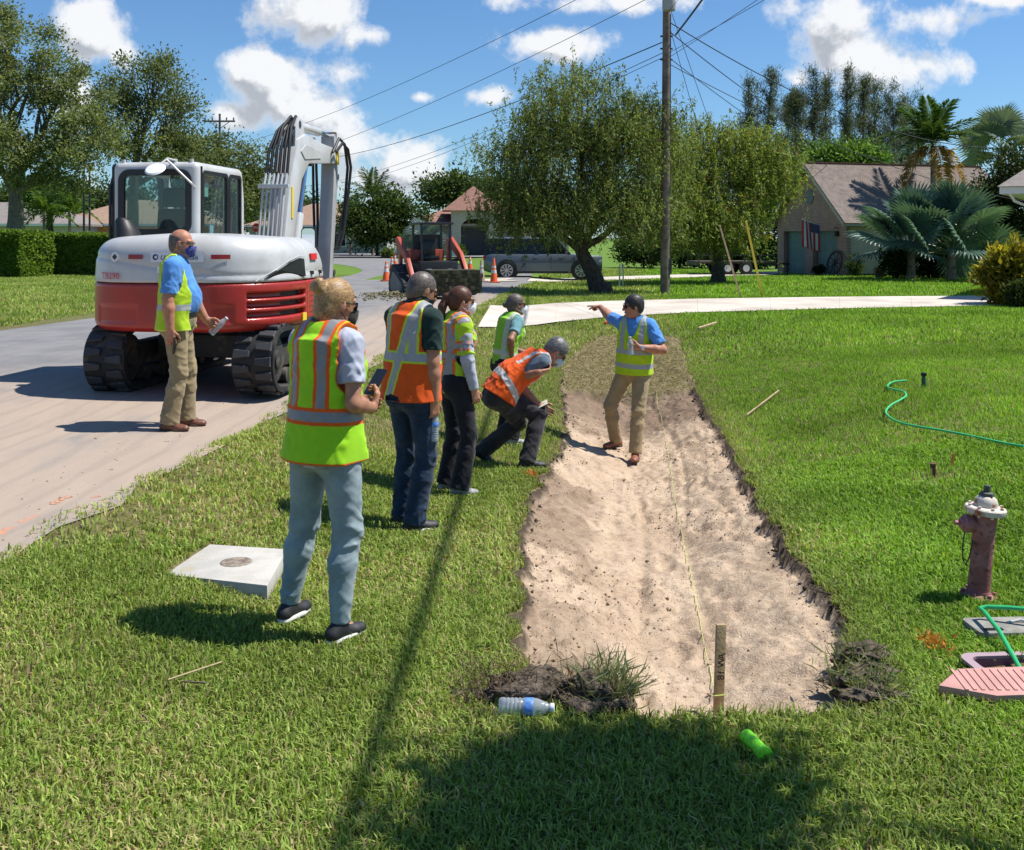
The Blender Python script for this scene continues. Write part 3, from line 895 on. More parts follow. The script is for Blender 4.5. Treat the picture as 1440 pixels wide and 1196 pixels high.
def person(label, loc, yaw, height, pose, fit, h=.006, hb=.007, seed=1, group=None):
    S = height / 1.75; g = lambda k, d: pose.get(k, d)
    root = empty('person', loc, -yaw, label, 'person', group)
    def put(name, fd, material, attrs=None, relax=1):
        V, Fq = fd.mesh(relax)
        if callable(attrs): attrs = attrs(V)
        return link_mesh(name, np_mesh(name, V, Fq, attrs), material, root, smooth=True)
    Xv, Yv, Zv = npv((1, 0, 0)), npv((0, 1, 0)), npv((0, 0, 1))
    pit = R(g('lean', 3)); side = R(g('side', 0)); tw = R(g('twist', 0)); pp = pit * g('pel_follow', .45)
    def fr(pitch, roll, twist):
        up = rot(rot(Zv, Xv, -pitch), Yv, roll); f = rot(rot(Yv, Xv, -pitch), Yv, roll)
        f = rot(f, up, -twist); return up, f, np.cross(f, up)
    T0, F0, R0 = fr(pp, side * .5, 0); T1, F1, R1 = fr(pit, side, tw)
    pel = npv(g('pelvis', (0, 0, .972 * S)))
    if pel[2] == 0: pel[2] = .972 * S
    waist = pel + T0 * .14 * S; chest = waist + T1 * .20 * S; nb = chest + T1 * .185 * S
    hipw = .088 * g('hipw', 1.0) * S; shw = .172 * g('shw', 1.0) * S
    sh = {s: chest + T1 * .118 * S + R1 * s * shw + F1 * g('shfwd', -.005) * S for s in (-1, 1)}
    hy, hp = R(g('head_yaw', 0)), R(g('head_pitch', 0)); hr_ = R(g('head_roll', 0))
    hu = rot(rot(Zv, Xv, -(pit * .5 + hp)), Yv, hr_); hf = rot(rot(Yv, Xv, -(pit * .5 + hp)), Yv, hr_); hf = rot(hf, Zv, -hy); hu = rot(hu, Zv, -hy)
    hf = unit(hf - hu * (hf @ hu)); hr = np.cross(hf, hu)
    nd = unit(T1 * .6 + hu * .4 + F1 * .12); hc = nb + nd * .075 * S + hu * .06 * S + hf * .022 * S
    HS = S * g('head', 1.0)
    hip = {s: pel + R0 * s * hipw - T0 * .03 * S for s in (-1, 1)}
    ank = {}; kn = {}; toe = {}
    for s, key in ((-1, 'footL'), (1, 'footR')):
        fx, fy, fz, ty_, lift = g(key, (s * .11, 0, 0, s * 8, 0))
        a = npv((fx, fy, fz + .085 * S))
        td = npv((math.sin(R(ty_)), math.cos(R(ty_)), 0))
        kn[s], ank[s] = ik(hip[s], a, .435 * S, .43 * S, g('kneeL' if s < 0 else 'kneeR', td + Zv * 0))
        if lift: td = unit(td * math.cos(R(lift)) - Zv * math.sin(R(lift)))
        toe[s] = td
    el = {}; wr = {}; hd = {}
    for s, key in ((-1, 'handL'), (1, 'handR')):
        t = npv(g(key, (s * .27 * S, .05 * S, .80 * S)))
        el[s], wr[s] = ik(sh[s], t, .285 * S, .255 * S, g('elbowL' if s < 0 else 'elbowR', (s * .35, -1, -.1)))
        hd[s] = unit(npv(g('hdirL' if s < 0 else 'hdirR', wr[s] - el[s])))
    J = dict(pel=pel, waist=waist, chest=chest, nb=nb, sh=sh, el=el, wr=wr, hd=hd, hc=hc, hu=hu, hf=hf, hr=hr, kn=kn, ank=ank, root=root, T1=T1, F1=F1, R1=R1, S=S)
    allp = [pel, waist, chest, nb, hc + hu * .14 * S, hc + hf * .15, hc - hf * .13] + [x[s] for x in (sh, el, wr, hip, kn, ank) for s in (-1, 1)] + [wr[s] + hd[s] * .2 * S for s in (-1, 1)] + [ank[s] + toe[s] * .2 for s in (-1, 1)]
    A = np.array(allp); lo, hi = A.min(0) - .16, A.max(0) + .16
    lo[2] = max(lo[2], -.3)
    bel = g('belly', 0.0); fem = g('fem', 0); girth = g('girth', 1.0)
    # ---- skin: whole body in one surface
    fd = Field(lo, hi, h)
    fd.cone(pel - T0 * .02 * S, waist, .125 * S, .105 * S, k=.05, flat=(F0, .72)); fd.cone(waist, chest, .105 * S, .125 * S, k=.05, flat=(F1, .72))
    fd.cone(sh[-1] + R1 * .03, sh[1] - R1 * .03, .052 * S, k=.05)
    fd.cone(nb - T1 * .05 * S, hc - hu * .05 * HS - hf * .015 * HS, .062 * S * (1 - .1 * fem), .052 * S * (1 - .1 * fem), k=.03)
    ax3 = (hr, hf, hu)
    fd.ell(hc + hu * .022 * HS - hf * .012 * HS, ax3, (.076 * HS, .097 * HS, .096 * HS), k=.02)
    fd.ell(hc - hu * .04 * HS + hf * .028 * HS, ax3, (.060 * HS, .068 * HS, .082 * HS), k=.03)
    fd.cone(hc - hu * .092 * HS + hf * .062 * HS, hc - hu * .06 * HS - hf * .02 * HS, .03 * HS, .045 * HS, k=.025, flat=(hr, 1.25))
    fd.cone(hc + hf * .092 * HS + hu * .012 * HS, hc + hf * .113 * HS - hu * .03 * HS, .009 * HS, .0155 * HS, k=.012)
    for s in (-1, 1):
        fd.cone(hc + hf * .088 * HS + hu * .028 * HS + hr * s * .014 * HS, hc + hf * .072 * HS + hu * .026 * HS + hr * s * .05 * HS, .010 * HS, .009 * HS, k=.012)
        fd.ell(hc + hr * s * .077 * HS - hf * .008 * HS - hu * .012 * HS, (unit(hr + hf * .35 * -s), hf, hu), (.009 * HS, .02 * HS, .032 * HS), k=.008)
        fd.sub_cone(hc + hf * .098 * HS + hr * s * .032 * HS, hc + hf * .10 * HS + hr * s * .034 * HS, .013 * HS, k=.012)
        fd.ell(hc + hf * .082 * HS + hr * s * .032 * HS, ax3, (.013 * HS, .012 * HS, .012 * HS), k=.003)
    fd.cone(hc + hf * .094 * HS - hu * .062 * HS - hr * .018 * HS, hc + hf * .094 * HS - hu * .062 * HS + hr * .018 * HS, .008 * HS, k=.008)
    mus = .92 if fem else 1.08 * girth ** .3
    for s in (-1, 1):
        fd.cone(sh[s], el[s], .052 * S * mus, .04 * S * mus, k=.03)
        fd.cone(el[s], el[s] + (wr[s] - el[s]) * .3, .041 * S * mus, .044 * S * mus, k=.02); fd.cone(el[s] + (wr[s] - el[s]) * .3, wr[s], .044 * S * mus, .027 * S * mus, k=.02)
        pn = npv(g('palmL' if s < 0 else 'palmR', -R1 * s)); 
        th = npv(g('thumbL' if s < 0 else 'thumbR', F1))
        hand(fd, wr[s], hd[s], pn, th, S * (.93 if fem else 1.04), curl=g('curlL' if s < 0 else 'curlR', (.35, .45, .3)), point=g('pointL' if s < 0 else 'pointR', False))
        fd.cone(hip[s], kn[s], .066 * S, .042 * S, k=.04); fd.cone(kn[s], ank[s], .042 * S, .03 * S, k=.03)
        fd.cone(ank[s] - Zv * .02 * S, ank[s] - Zv * .035 * S + toe[s] * .07 * S, .026 * S, .018 * S, k=.02)
    put('body', fd, fit['skin'])
    # ---- trousers
    tr_ = fit['trousers']; tg = tr_.get('g', 1.0); flare = tr_.get('hem', .062)
    lo2, hi2 = lo.copy(), hi.copy(); hi2[2] = min(hi[2], max(waist[2], pel[2]) + .25)
    fd = Field(lo2, hi2, hb)
    bw = (.148 + .01 * fem) * S * girth ** .5 * tg ** .4
    fd.cone(pel + T0 * .0 * S, waist + T0 * .03 * S, bw, bw * .93, k=.04, flat=(F0, .74 + .25 * bel))
    if fem or tr_.get('seat', 1): 
        for s in (-1, 1): fd.ell(pel + R0 * s * .065 * S - F0 * .055 * S - T0 * .06 * S, (R0, F0, T0), (.085 * S, .082 * S, .1 * S), k=.05)
    for s in (-1, 1):
        fd.cone(hip[s] - R0 * s * .005, kn[s], .095 * S * tg, .066 * S * tg, k=.035)
        cf = kn[s] + (ank[s] - kn[s]) * .35 - toe[s] * .012 * (1 if tr_.get('slim') else 0)
        fd.cone(kn[s], cf, .064 * S * tg, (.062 if tr_.get('slim') else .066) * S * tg, k=.03)
        end = ank[s] + (ank[s] - kn[s]) / np.linalg.norm(ank[s] - kn[s]) * tr_.get('over', .02) * S
        fd.cone(cf, end, (.062 if tr_.get('slim') else .066) * S * tg, flare * S, k=.03)
    cen = [(kn[s], .13 * S) for s in (-1, 1)] + [(ank[s], .12 * S) for s in (-1, 1)] + [(pel - T0 * .08 * S + F0 * .05, .12 * S)]
    fd.fold(tr_.get('fold', .006), seed * 7 + 1, cen, base=.35, vert=tr_.get('vert', 2.0))
    fd.plane(waist + T0 * .045 * S, T0, k=.01)
    for s in (-1, 1):
        ld = unit(ank[s] - kn[s]); cpos = ank[s] + ld * tr_.get('over', .02) * S
        sl, X, Y, Z = fd.window(cpos - .14, cpos + .14)
        d = (X - cpos[0]) * ld[0] + (Y - cpos[1]) * ld[1] + (Z - cpos[2]) * ld[2]
        fd.smax_cut(d, 0, sl)
    tro = put('trousers', fd, tr_['mat'])
    if tr_.get('pockets'):
        me = tro.data; nv = len(me.vertices); Vt = np.empty(nv * 3, np.float32); me.vertices.foreach_get('co', Vt); Vt = Vt.reshape(-1, 3)
        Nt = np.empty(nv * 3, np.float32); me.vertex_normals.foreach_get('vector', Nt); Nt = Nt.reshape(-1, 3); Fi = np.empty(len(me.loops), np.int32); me.loops.foreach_get('vertex_index', Fi); Fi = Fi.reshape(-1, 4)
        q = Vt - pel; qx, qy, qz = q @ R0 / S, q @ F0 / S, q @ T0 / S
        for s in (-1, 1):
            ins_ = (np.abs(qx - s * .072) < .052 - .014 * np.clip((-.08 - qz) / .05, 0, 1)) & (qz < -.005) & (qz > -.135) & (qy < -.02)
            fk = Fi[ins_[Fi].all(1)]
            if len(fk) == 0: continue
            us, inv = np.unique(fk, return_inverse=True)
            link_mesh('pocket', np_mesh('pocket', Vt[us] + Nt[us] * .0045, inv.reshape(-1, 4)), tr_.get('pocket_mat', tr_['mat']), tro, smooth=True)
    if fit.get('belt'):
        mb = MB(); c0 = pel + T0 * .035 * S; n = 28; ring = []
        for (dz, o) in ((-.018, .006), (-.018, .012), (.018, .012), (.018, .006)):
            ring.append([tuple(c0 + T0 * dz + R0 * (bw * 1.0 + o - .004) * math.cos(6.283 * i / n) + F0 * ((bw * 1.0) * (.74 + .25 * bel) + o - .004) * math.sin(6.283 * i / n)) for i in range(n // 2 + 1)])
        mb.loft(ring + [ring[0]], caps=False, closed=False).build('belt', M_BLACK, root, smooth=True)
    # ---- shoes
    sc_ = fit['shoes']
    for s in (-1, 1):
        a = ank[s]; t_ = toe[s]; L = .155 * S * (.92 if fem else 1); dn = -Zv if abs(t_[2]) < .05 else unit(np.cross(np.cross(t_, Zv), t_)) * -1
        bl = a - .05 * S * (-dn) ; wf = .86 if fem else 1.0; hl = a + dn * .045 * S - t_ * .045 * S; tp = a + dn * .058 * S + t_ * L
        fd = Field(np.minimum(hl, tp) - .1, np.maximum(hl, tp) + .12, .005)
        fd.cone(hl, tp - t_ * .02, .036 * S * wf, .031 * S * wf, k=.02); fd.cone(a + dn * .03 * S, tp - t_ * .06 * S, .034 * S * wf, .025 * S * wf, k=.03); fd.cone(a, hl, .038 * S, .036 * S, k=.02)
        fd.cone(tp - t_ * .05 * S, tp - t_ * .015 * S, .042 * S * wf, .033 * S * wf, k=.02, flat=(dn, .65))
        base_p = a + dn * .084 * S
        fd.plane(base_p - dn * .014 * S, dn, k=.004)
        so = put('shoe', fd, sc_['mat'])
        f2 = Field(np.minimum(hl, tp) - .1, np.maximum(hl, tp) + .12, .005)
        f2.cone(base_p - t_ * .045 * S, base_p + t_ * (L - .075) * S ** 0, .043 * S * wf, .046 * S * wf, k=.02); f2.cone(base_p + t_ * (L - .08), base_p + t_ * (L - .02), .046 * S * wf, .034 * S * wf, k=.02)
        f2.plane(base_p, dn); f2.plane(base_p - dn * .022 * S, -dn)
        V, Fq = f2.mesh(1)
        if len(V):
            link_mesh('sole', np_mesh('sole', V, Fq), sc_['sole'], so, smooth=True)
    # ---- torso garments
    def torso(fd, off, low=-.02, top=.0, belly=True):
        bwid = (.140 - .012 * fem) * girth ** .5
        fd.cone(pel + T0 * low * S, waist, (.150 + .008 * fem) * S * girth ** .4 + off, bwid * S + off, k=.06, flat=(F0, .74))
        fd.cone(waist, chest, bwid * S + off, .150 * S * girth ** .3 + off, k=.06, flat=(F1, .74))
        fd.cone(chest, chest + T1 * .09 * S, .150 * S * girth ** .3 + off, .13 * S + off, k=.06, flat=(F1, .70))
        fd.cone(sh[-1] + R1 * .028 * S, sh[1] - R1 * .028 * S, .058 * S + off, k=.05, flat=(F1, .95))
        fd.cone(nb - T1 * .035 * S - F1 * .015, chest + T1 * .12 * S - F1 * .02, .05 * S + off, .10 * S + off, k=.04)
        if bel: fd.ell(waist + F0 * (.055 + .05 * bel) * S + T0 * .03 * S, (R0, F0, T0), (.13 * S + off, (.07 + .06 * bel) * S + off, .15 * S + off), k=.06)
        if fem:
            for s in (-1, 1): fd.ell(chest + R1 * s * .065 * S + F1 * .085 * S - T1 * .01 * S, (R1, F1, T1), (.06 * S + off, .05 * S + off, .06 * S + off), k=.05)
    def tcoord(V):
        q = V - pel; return q @ R1, q @ F1, q @ T1
    sv = fit['shirt']; soff = sv.get('off', .012)
    lo3, hi3 = lo.copy(), hi.copy(); lo3[2] = max(lo[2], pel[2] - .32)
    fd = Field(lo3, hi3, hb)
    torso(fd, soff, low=-.06)
    sl = sv.get('sleeve', .62)
    for s in (-1, 1):
        fd.cone(sh[s] - R1 * s * .01 * S, sh[s] + (el[s] - sh[s]) * min(sl, 1.0), .072 * S * (.92 if fem else 1.04), (.066 if sl < 1 else .052) * S * (.9 if fem else 1.05), k=.03)
        if sl > 1: fd.cone(el[s], el[s] + (wr[s] - el[s]) * (sl - 1), .054 * S, .04 * S, k=.02)
    fd.fold(sv.get('fold', .006), seed * 7 + 2, [(sh[s] + (el[s] - sh[s]) * .6, .12) for s in (-1, 1)] + [(waist, .18)], base=.45, vert=1.2)
    for s in (-1, 1):
        if sl <= 1: ad = unit(el[s] - sh[s]); cp = sh[s] + (el[s] - sh[s]) * sl
        else: ad = unit(wr[s] - el[s]); cp = el[s] + (wr[s] - el[s]) * (sl - 1)
        s_, X, Y, Z = fd.window(cp - .11, cp + .11)
        ap = (X - cp[0]) * ad[0] + (Y - cp[1]) * ad[1] + (Z - cp[2]) * ad[2]
        rr = np.sqrt((X - cp[0]) ** 2 + (Y - cp[1]) ** 2 + (Z - cp[2]) ** 2)
        fd.smax_cut(np.where(rr < .1, ap, -.1), 0, s_)
    fd.plane(pel + T0 * sv.get('hem', -.10) * S, -T0)
    fd.sub_cone(nb + T1 * .0 * S + F1 * .01, nb + T1 * .10 * S + F1 * .03, .058 * S, .07 * S, k=.01)
    def band_attr(stripes, holes, is_shirt=False):
        def fn(V):
            x, y, z = tcoord(V)
            x, y, z = x / S, y / S, z / S
            sdv = np.full(len(V), .5)
            arm = np.zeros(len(V), bool)
            for s in (-1, 1):
                ad = unit(el[s] - sh[s]); al = (V - sh[s]) @ ad; pr = np.linalg.norm(V - sh[s] - np.outer(np.clip(al, 0, 9), ad), axis=1)
                arm |= (pr < .085 * S) & ((V - sh[s]) @ R1 * s > -.02) & (al > -.02)
            for st in stripes:
                dd = st(x, y, z, V)
                if getattr(st, '__name__', '') != 'sleeve_band': dd = np.where(arm & is_shirt, .5, dd)
                sdv = np.minimum(sdv, dd)
            hm = np.full(len(V), .5)
            for ho in holes: hm = np.minimum(hm, ho(x, y, z, V))
            return {'sd': sdv, 'hem': hm}
        return fn
    if sv.get('stripes'):
        def sleeve_band(x, y, z, V):
            best = np.full(len(V), .5)
            for s in (-1, 1):
                ad = unit(el[s] - sh[s]); c = sh[s] + (el[s] - sh[s]) * (sl - .28 if sl < 1 else .6)
                d = np.abs((V - c) @ ad) - .022; far_ = np.linalg.norm(V - c, axis=1) > .1; along = (V - sh[s]) @ ad
                outer = (V - sh[s]) @ R1 * s
                d[far_ | (outer < -.045)] = .5; best = np.minimum(best, d)
            return best
        def zhem(x, y, z, V):
            best = np.abs(z - sv.get('hem', -.1)) 
            for s in (-1, 1):
                ad = unit(el[s] - sh[s]); c = sh[s] + (el[s] - sh[s]) * sl
                d = np.abs((V - c) @ ad); d[np.linalg.norm(V - c, axis=1) > .1] = .5; best = np.minimum(best, d)
            return best
        put('shirt', fd, sv['mat'], band_attr(sv['stripes'] + [sleeve_band], [zhem], True))
    else:
        put('shirt', fd, sv['mat'])
    if sv.get('under'):      # long undershirt sleeves below short hi-vis sleeves
        for s in (-1, 1):
            f2 = Field(np.minimum(el[s], np.minimum(wr[s], sh[s])) - .1, np.maximum(el[s], np.maximum(wr[s], sh[s])) + .1, hb)
            f2.cone(sh[s] + (el[s] - sh[s]) * .3, el[s], .060 * S, .056 * S, k=.02); f2.cone(el[s], wr[s], .057 * S, .042 * S, k=.02)
            f2.fold(.006, seed + 40, [(el[s], .1)], base=.5)
            ad = unit(wr[s] - el[s]); cp = wr[s] - ad * .0; f2.plane(cp, ad)
            put('sleeve', f2, sv['under'])
    if sv.get('collar'):
        mb = MB(); n = 26; rings = []
        for (dz, r0, fl) in ((-.035, .066, 1), (.022, .064, 1), (.026, .070, 1), (-.012, .092, 1), (-.016, .088, 1), (.012, .066, 1)):
            rg = []
            for i in range(n - 2):
                a = R(90 + 22) + R(316) * i / (n - 3)
                dd = dz - (.028 if fl else 0) * max(0, math.sin(a)) * (1 if dz < .02 else .6)
                rg.append(tuple(nb + T1 * (.012 + dd) * S + (R1 * math.cos(a) + F1 * math.sin(a) * .95) * r0 * S + F1 * .012 * S))
            rings.append(rg)
        mb.loft(rings, caps=False, closed=False).build('collar', sv.get('collar_mat', sv['mat']), root, smooth=True)
    vs = fit.get('vest')
    if vs:
        hemz = vs.get('hem', -.10); off = vs.get('off', .03)
        fd = Field(lo3, hi3, hb)
        torso(fd, off, low=hemz + .02)
        if vs.get('flare'):
            fd.cone(pel + T0 * (hemz - .02) * S, waist, .165 * S * girth ** .5 + off + vs['flare'], .13 * S + off, k=.08, flat=(F0, .8))
        fd.fold(vs.get('fold', .006), seed * 7 + 3, [(waist, .2), (sh[1], .1), (sh[-1], .1)], base=.5, wl=(.05, .13), vert=1.0)
        hole = vs.get('hole', .083) * S
        for s in (-1, 1):
            a0 = sh[s] + R1 * s * .012 * S + T1 * .03 * S; a1 = sh[s] - T1 * .10 * S + R1 * s * .05 * S
            fd.sub_cone(a0, a1, hole, hole, k=.008, flat=(R1, .85)); fd.sub_cone(sh[s], sh[s] + (el[s] - sh[s]) * .55, hole * .95, hole * .9, k=.008)
            fd.plane(sh[s] + R1 * s * .035 * S, R1 * s, k=.01)
        fd.plane(pel + T0 * hemz * S, -T0)
        ncut = nb + T1 * .02 * S
        fd.sub_cone(ncut - F1 * .0, ncut + T1 * .1 * S, .072 * S, .085 * S, k=.008)
        vdepth = vs.get('v', .2); fd.sub_cone(ncut + F1 * .04 * S, chest + F1 * .24 * S - T1 * (vdepth - .18) * S, .085 * S, .012 * S, k=.008)
        if vs.get('open'):
            w = vs['open']; c = pel + F1 * .3 * S; b0 = c - T1 * .3 * S; b1 = c + T1 * .5 * S
            s_, X, Y, Z = fd.window(lo3, hi3)
            lx = (X - pel[0]) * R1[0] + (Y - pel[1]) * R1[1] + (Z - pel[2]) * R1[2]; ly = (X - pel[0]) * F1[0] + (Y - pel[1]) * F1[1] + (Z - pel[2]) * F1[2]
            fd.smax_cut(-np.maximum(np.abs(lx) - w, -ly + .02).astype(np.float32), .005)
        def holed(x, y, z, V):
            best = np.abs(z - hemz)
            for s in (-1, 1):
                a0 = sh[s] + R1 * s * .012 * S + T1 * .03 * S; a1 = sh[s] - T1 * .10 * S + R1 * s * .05 * S
                d = Field.cone_d(V[:, 0], V[:, 1], V[:, 2], a0, a1, hole, hole, (R1, .85)); d2 = Field.cone_d(V[:, 0], V[:, 1], V[:, 2], sh[s], sh[s] + (el[s] - sh[s]) * .55, hole * .95, hole * .9)
                best = np.minimum(best, np.minimum(np.abs(d), np.abs(d2)))
            d = Field.cone_d(V[:, 0], V[:, 1], V[:, 2], ncut, ncut + T1 * .1 * S, .072 * S, .085 * S); best = np.minimum(best, np.abs(d))
            d = Field.cone_d(V[:, 0], V[:, 1], V[:, 2], ncut + F1 * .04 * S, chest + F1 * .24 * S - T1 * (vdepth - .18) * S, .085 * S, .012 * S); best = np.minimum(best, np.abs(d))
            return best
        put('safety_vest', fd, vs['mat'], band_attr(vs['stripes'], [holed]))
    # ---- hair
    hs = fit.get('hair')
    if hs:
        fd = Field(hc - .40 * S, hc + .22 * S, .0052)
        o = hs.get('off', .010)
        fd.ell(hc + hu * .022 * HS - hf * .014 * HS, ax3, (.0765 * HS + o, .098 * HS + o, .0965 * HS + o), k=.02)
        nape = hs.get('nape', .05)
        fd.ell(hc - hu * nape * HS - hf * .05 * HS, ax3, (.058 * HS + o * .6, .05 * HS + o * .6, .06 * HS), k=.03)
        if hs.get('bulk'): fd.ell(hc - hf * .05 * HS + hu * .02 * HS, ax3, (.08 * HS + hs['bulk'], .075 * HS + hs['bulk'], .09 * HS + hs['bulk']), k=.03)
        cutn = unit(hf * 1.0 - hu * hs.get('slope', .75)); fd.plane(hc + hf * hs.get('front', .052) * HS, cutn, k=.012)
        # keep hair off the ears and the lower cheeks
        for s in (-1, 1):
            fd.sub_cone(hc + hr * s * .105 * HS + hf * .03 * HS - hu * .02 * HS, hc + hr * s * .105 * HS - hf * .006 * HS - hu * .06 * HS, .035 * HS, .042 * HS, k=.01)
        if hs.get('bald'): fd.plane(hc + hu * .055 * HS, hu * 1.0 + hf * .12, k=.01); fd.plane(hc + hf * .01 * HS, hf, k=.005)
        for (pts, rs) in hs.get('tail', []):
            W_ = [hc + hr * p[0] * S + hf * p[1] * S + (Zv if len(p) > 3 else hu) * p[2] * S for p in pts]
            for i in range(len(W_) - 1): fd.cone(W_[i], W_[i + 1], rs[i] * S, rs[i + 1] * S, k=.02, flat=(hr, .9))
        fd.fold(hs.get('fold', .0035), seed + 90, None, base=1.0, wl=(.012, .03), vert=.5)
        fd.fold(hs.get('fold', .0035) * 1.2, seed + 91, None, base=1.0, wl=(.03, .07), vert=.5)
        put('hair', fd, hs['mat'], relax=0)
    # ---- mask, glasses
    ms = fit.get('mask')
    if ms:
        fd = Field(hc - .16 * S, hc + .17 * S, .0045)
        if ms.get('gaiter'):
            fd.cone(nb - T1 * .01 * S, hc - hu * .065 * HS - hf * .005 * HS, .078 * S, .068 * S, k=.03)
            fd.cone(hc - hu * .075 * HS + hf * .0 * HS, hc - hu * .055 * HS + hf * .058 * HS, .066 * HS, .055 * HS, k=.03, flat=(hu, .9))
            fd.plane(hc - hu * .028 * HS, hu + hf * -.1); fd.fold(.004, seed + 4, None, base=1, wl=(.02, .05))
        else:
            fd.ell(hc - hu * .052 * HS + hf * .062 * HS, ax3, (.058 * HS, .064 * HS, .056 * HS), k=.01)
            fd.cone(hc + hf * .108 * HS - hu * .018 * HS, hc + hf * .10 * HS - hu * .09 * HS, .022 * HS, .02 * HS, k=.03, flat=(hr, 1.4))
            fd.plane(hc + hf * .035 * HS - hu * .05 * HS, -hf - hu * .12); fd.plane(hc - hu * .012 * HS, hu)
            fd.fold(.0016, seed + 4, None, base=1, wl=(.015, .03), vert=3)
        mk = put('face_mask', fd, ms['mat'])
        if not ms.get('gaiter'):
            for s in (-1, 1):
                for dz in (-.02, -.085):
                    MB().tube([tuple(hc + hr * s * .056 * HS + hf * .05 * HS + hu * dz * HS), tuple(hc + hr * s * .074 * HS + hf * .02 * HS + hu * (dz * .6 - .012) * HS), tuple(hc + hr * s * .080 * HS - hf * .012 * HS + hu * (-.005 if dz > -.05 else -.04) * HS)], .0022, n=5).build('ear_loop', ms.get('loop', ms['mat']), mk)
    gl = fit.get('glasses')
    if gl:
        mb = MB()
        for s in (-1, 1):
            c = hc + hf * .104 * HS + hr * s * .034 * HS + hu * .002 * HS; n = 14
            ring = []
            for dy in (-.003, .003):
                ring.append([tuple(c + hf * (dy - .016 * abs(math.cos(6.283 * i / n)) * (1 if s * math.cos(6.283 * i / n) > 0 else .2)) + hr * .029 * HS * math.cos(6.283 * i / n) + hu * .021 * HS * math.sin(6.283 * i / n)) for i in range(n)])
            mb.loft(ring)
        lens = mb.build('glasses', M_LENS if gl == 'sun' else mat('clear_lens', (.10, .09, .085), .1, spec=.6), root, smooth=True)
        for s in (-1, 1):
            MB().tube([tuple(hc + hf * .088 * HS + hr * s * .062 * HS + hu * .008 * HS), tuple(hc + hf * .05 * HS + hr * s * .078 * HS + hu * .008 * HS), tuple(hc - hf * .012 * HS + hr * s * .084 * HS + hu * .004 * HS)], .003, n=6).build('temple_arm', M_BLACK, lens)
        MB().tube([tuple(hc + hf * .106 * HS + hr * s * .008 * HS + hu * .008 * HS) for s in (-1, 1)], .0028, n=6).build('bridge', M_BLACK, lens)
    br = fit.get('brow')
    if br:
        for s in (-1, 1):
            MB().tube([tuple(hc + hf * .098 * HS + hr * s * .014 * HS + hu * .028 * HS), tuple(hc + hf * .092 * HS + hr * s * .034 * HS + hu * .033 * HS), tuple(hc + hf * .076 * HS + hr * s * .052 * HS + hu * .028 * HS)], [.005, .0055, .003], n=6).build('eyebrow', br, root, smooth=True)
    bpy.context.view_layer.update()
    J['wm'] = root.matrix_world.copy()
    return J

def wpt(J, p): return J['wm'] @ Vector(tuple(p))

def bottle(loc, axis, length=.205, r=.032, label='', cat='bottle', fill=True, group=None, labelband=True, tint=(.82, .9, .95)):
    """clear drinking-water bottle: ribbed body, label band, cap"""
    q = Vector(axis).to_track_quat('Z', 'Y')
    root = empty('water_bottle', loc, label=label, cat=cat, rot=q.to_euler(), group=group)
    L = length; pr = [(r * .86, 0), (r, .008)]
    for i in range(5):
        z = .02 + i * .016; pr += [(r, z), (r * .93, z + .006), (r, z + .012)]
    pr += [(r, L * .62), (r * .96, L * .7), (r * .62, L * .84), (r * .42, L * .9), (r * .40, L * .94)]
    MB().lathe(pr, n=20).build('body', glass_mat('bottle_plastic', tint, .66, .05, (.62, .68, .74)), root, smooth=True)
    MB().lathe([(r * .48, L * .93), (r * .5, L * .935), (r * .5, L * .995), (r * .44, L)], n=18).build('cap', mat('bottle_cap', (.75, .77, .8), .5), root, smooth=True)
    if labelband: MB().lathe([(r * 1.012, L * .47), (r * 1.03, L * .475), (r * 1.03, L * .62), (r * 1.012, L * .625)], n=20, cap=False).build('label_band', mat('bottle_label', (.10, .25, .62), .5, var=.3, vscale=60), root, smooth=True)
    return root
def phone(loc, M3, label):
    root = bpy.data.objects.new('mobile_phone', None); col.objects.link(root); root.matrix_world = Matrix.Translation(loc) @ M3.to_4x4()
    tag(root, label, 'phone')
    MB().box((0, 0, 0), (.074, .150, .009)).build('case', M_BLACK, root, bevel=.006)
    MB().box((0, 0, .0052), (.068, .142, .0015)).build('screen', mat('phone_screen', (.02, .025, .035), .06, spec=.7), root)
    return root

# ------------------------------------------------------------------ the crew
def loc2(loc, yaw, p):
    """world point -> person-local"""
    d = Vector(p) - Vector(loc); c, s = math.cos(yaw), math.sin(yaw)
    return (d.x * c - d.y * s, d.x * s + d.y * c, d.z)
def feet(pR, pL, yaw, top=None):
    z = top or (lambda x, y: float(H(x, y)))
    A, B = Vector(pR), Vector(pL); m = (A + B) / 2; m.z = min(z(A.x, A.y), z(B.x, B.y))
    out = []
    for p in (A, B):
        l = loc2(m, yaw, p); out.append((l[0], l[1], z(p.x, p.y) - m.z))
    return m, out
hband = lambda z0, w=.028: (lambda x, y, z, V: np.abs(z - z0) - w)
def vstripe(x0, w=.028, zlo=-.2, zhi=.9, front=True, back=True):
    def f(x, y, z, V):
        d = np.abs(np.abs(x) - x0) - w
        d = np.maximum(d, zlo - z); d = np.maximum(d, z - zhi)
        if not back: d = np.where(y < 0, .5, d)
        if not front: d = np.where(y > 0, .5, d)
        return d
    return f
def diag(x0, z0, x1, z1, w=.028, back=True):
    n = npv((z1 - z0, -(x1 - x0))); n = n / np.linalg.norm(n)
    def f(x, y, z, V):
        d = np.abs((x - x0) * n[0] + (z - z0) * n[1]) - w
        return np.where((y < .03) == back, d, .5)
    return f
LIME = (.42, .86, .02); YEL = (.55, .80, .03); ORG = (.95, .125, .012); SILV = (.36, .37, .39)
v_woman = vest_mat('lime_orange', LIME, ORG, tape=(.24, .245, .25), trimw=.019, hemcol=ORG, hemw=.010)
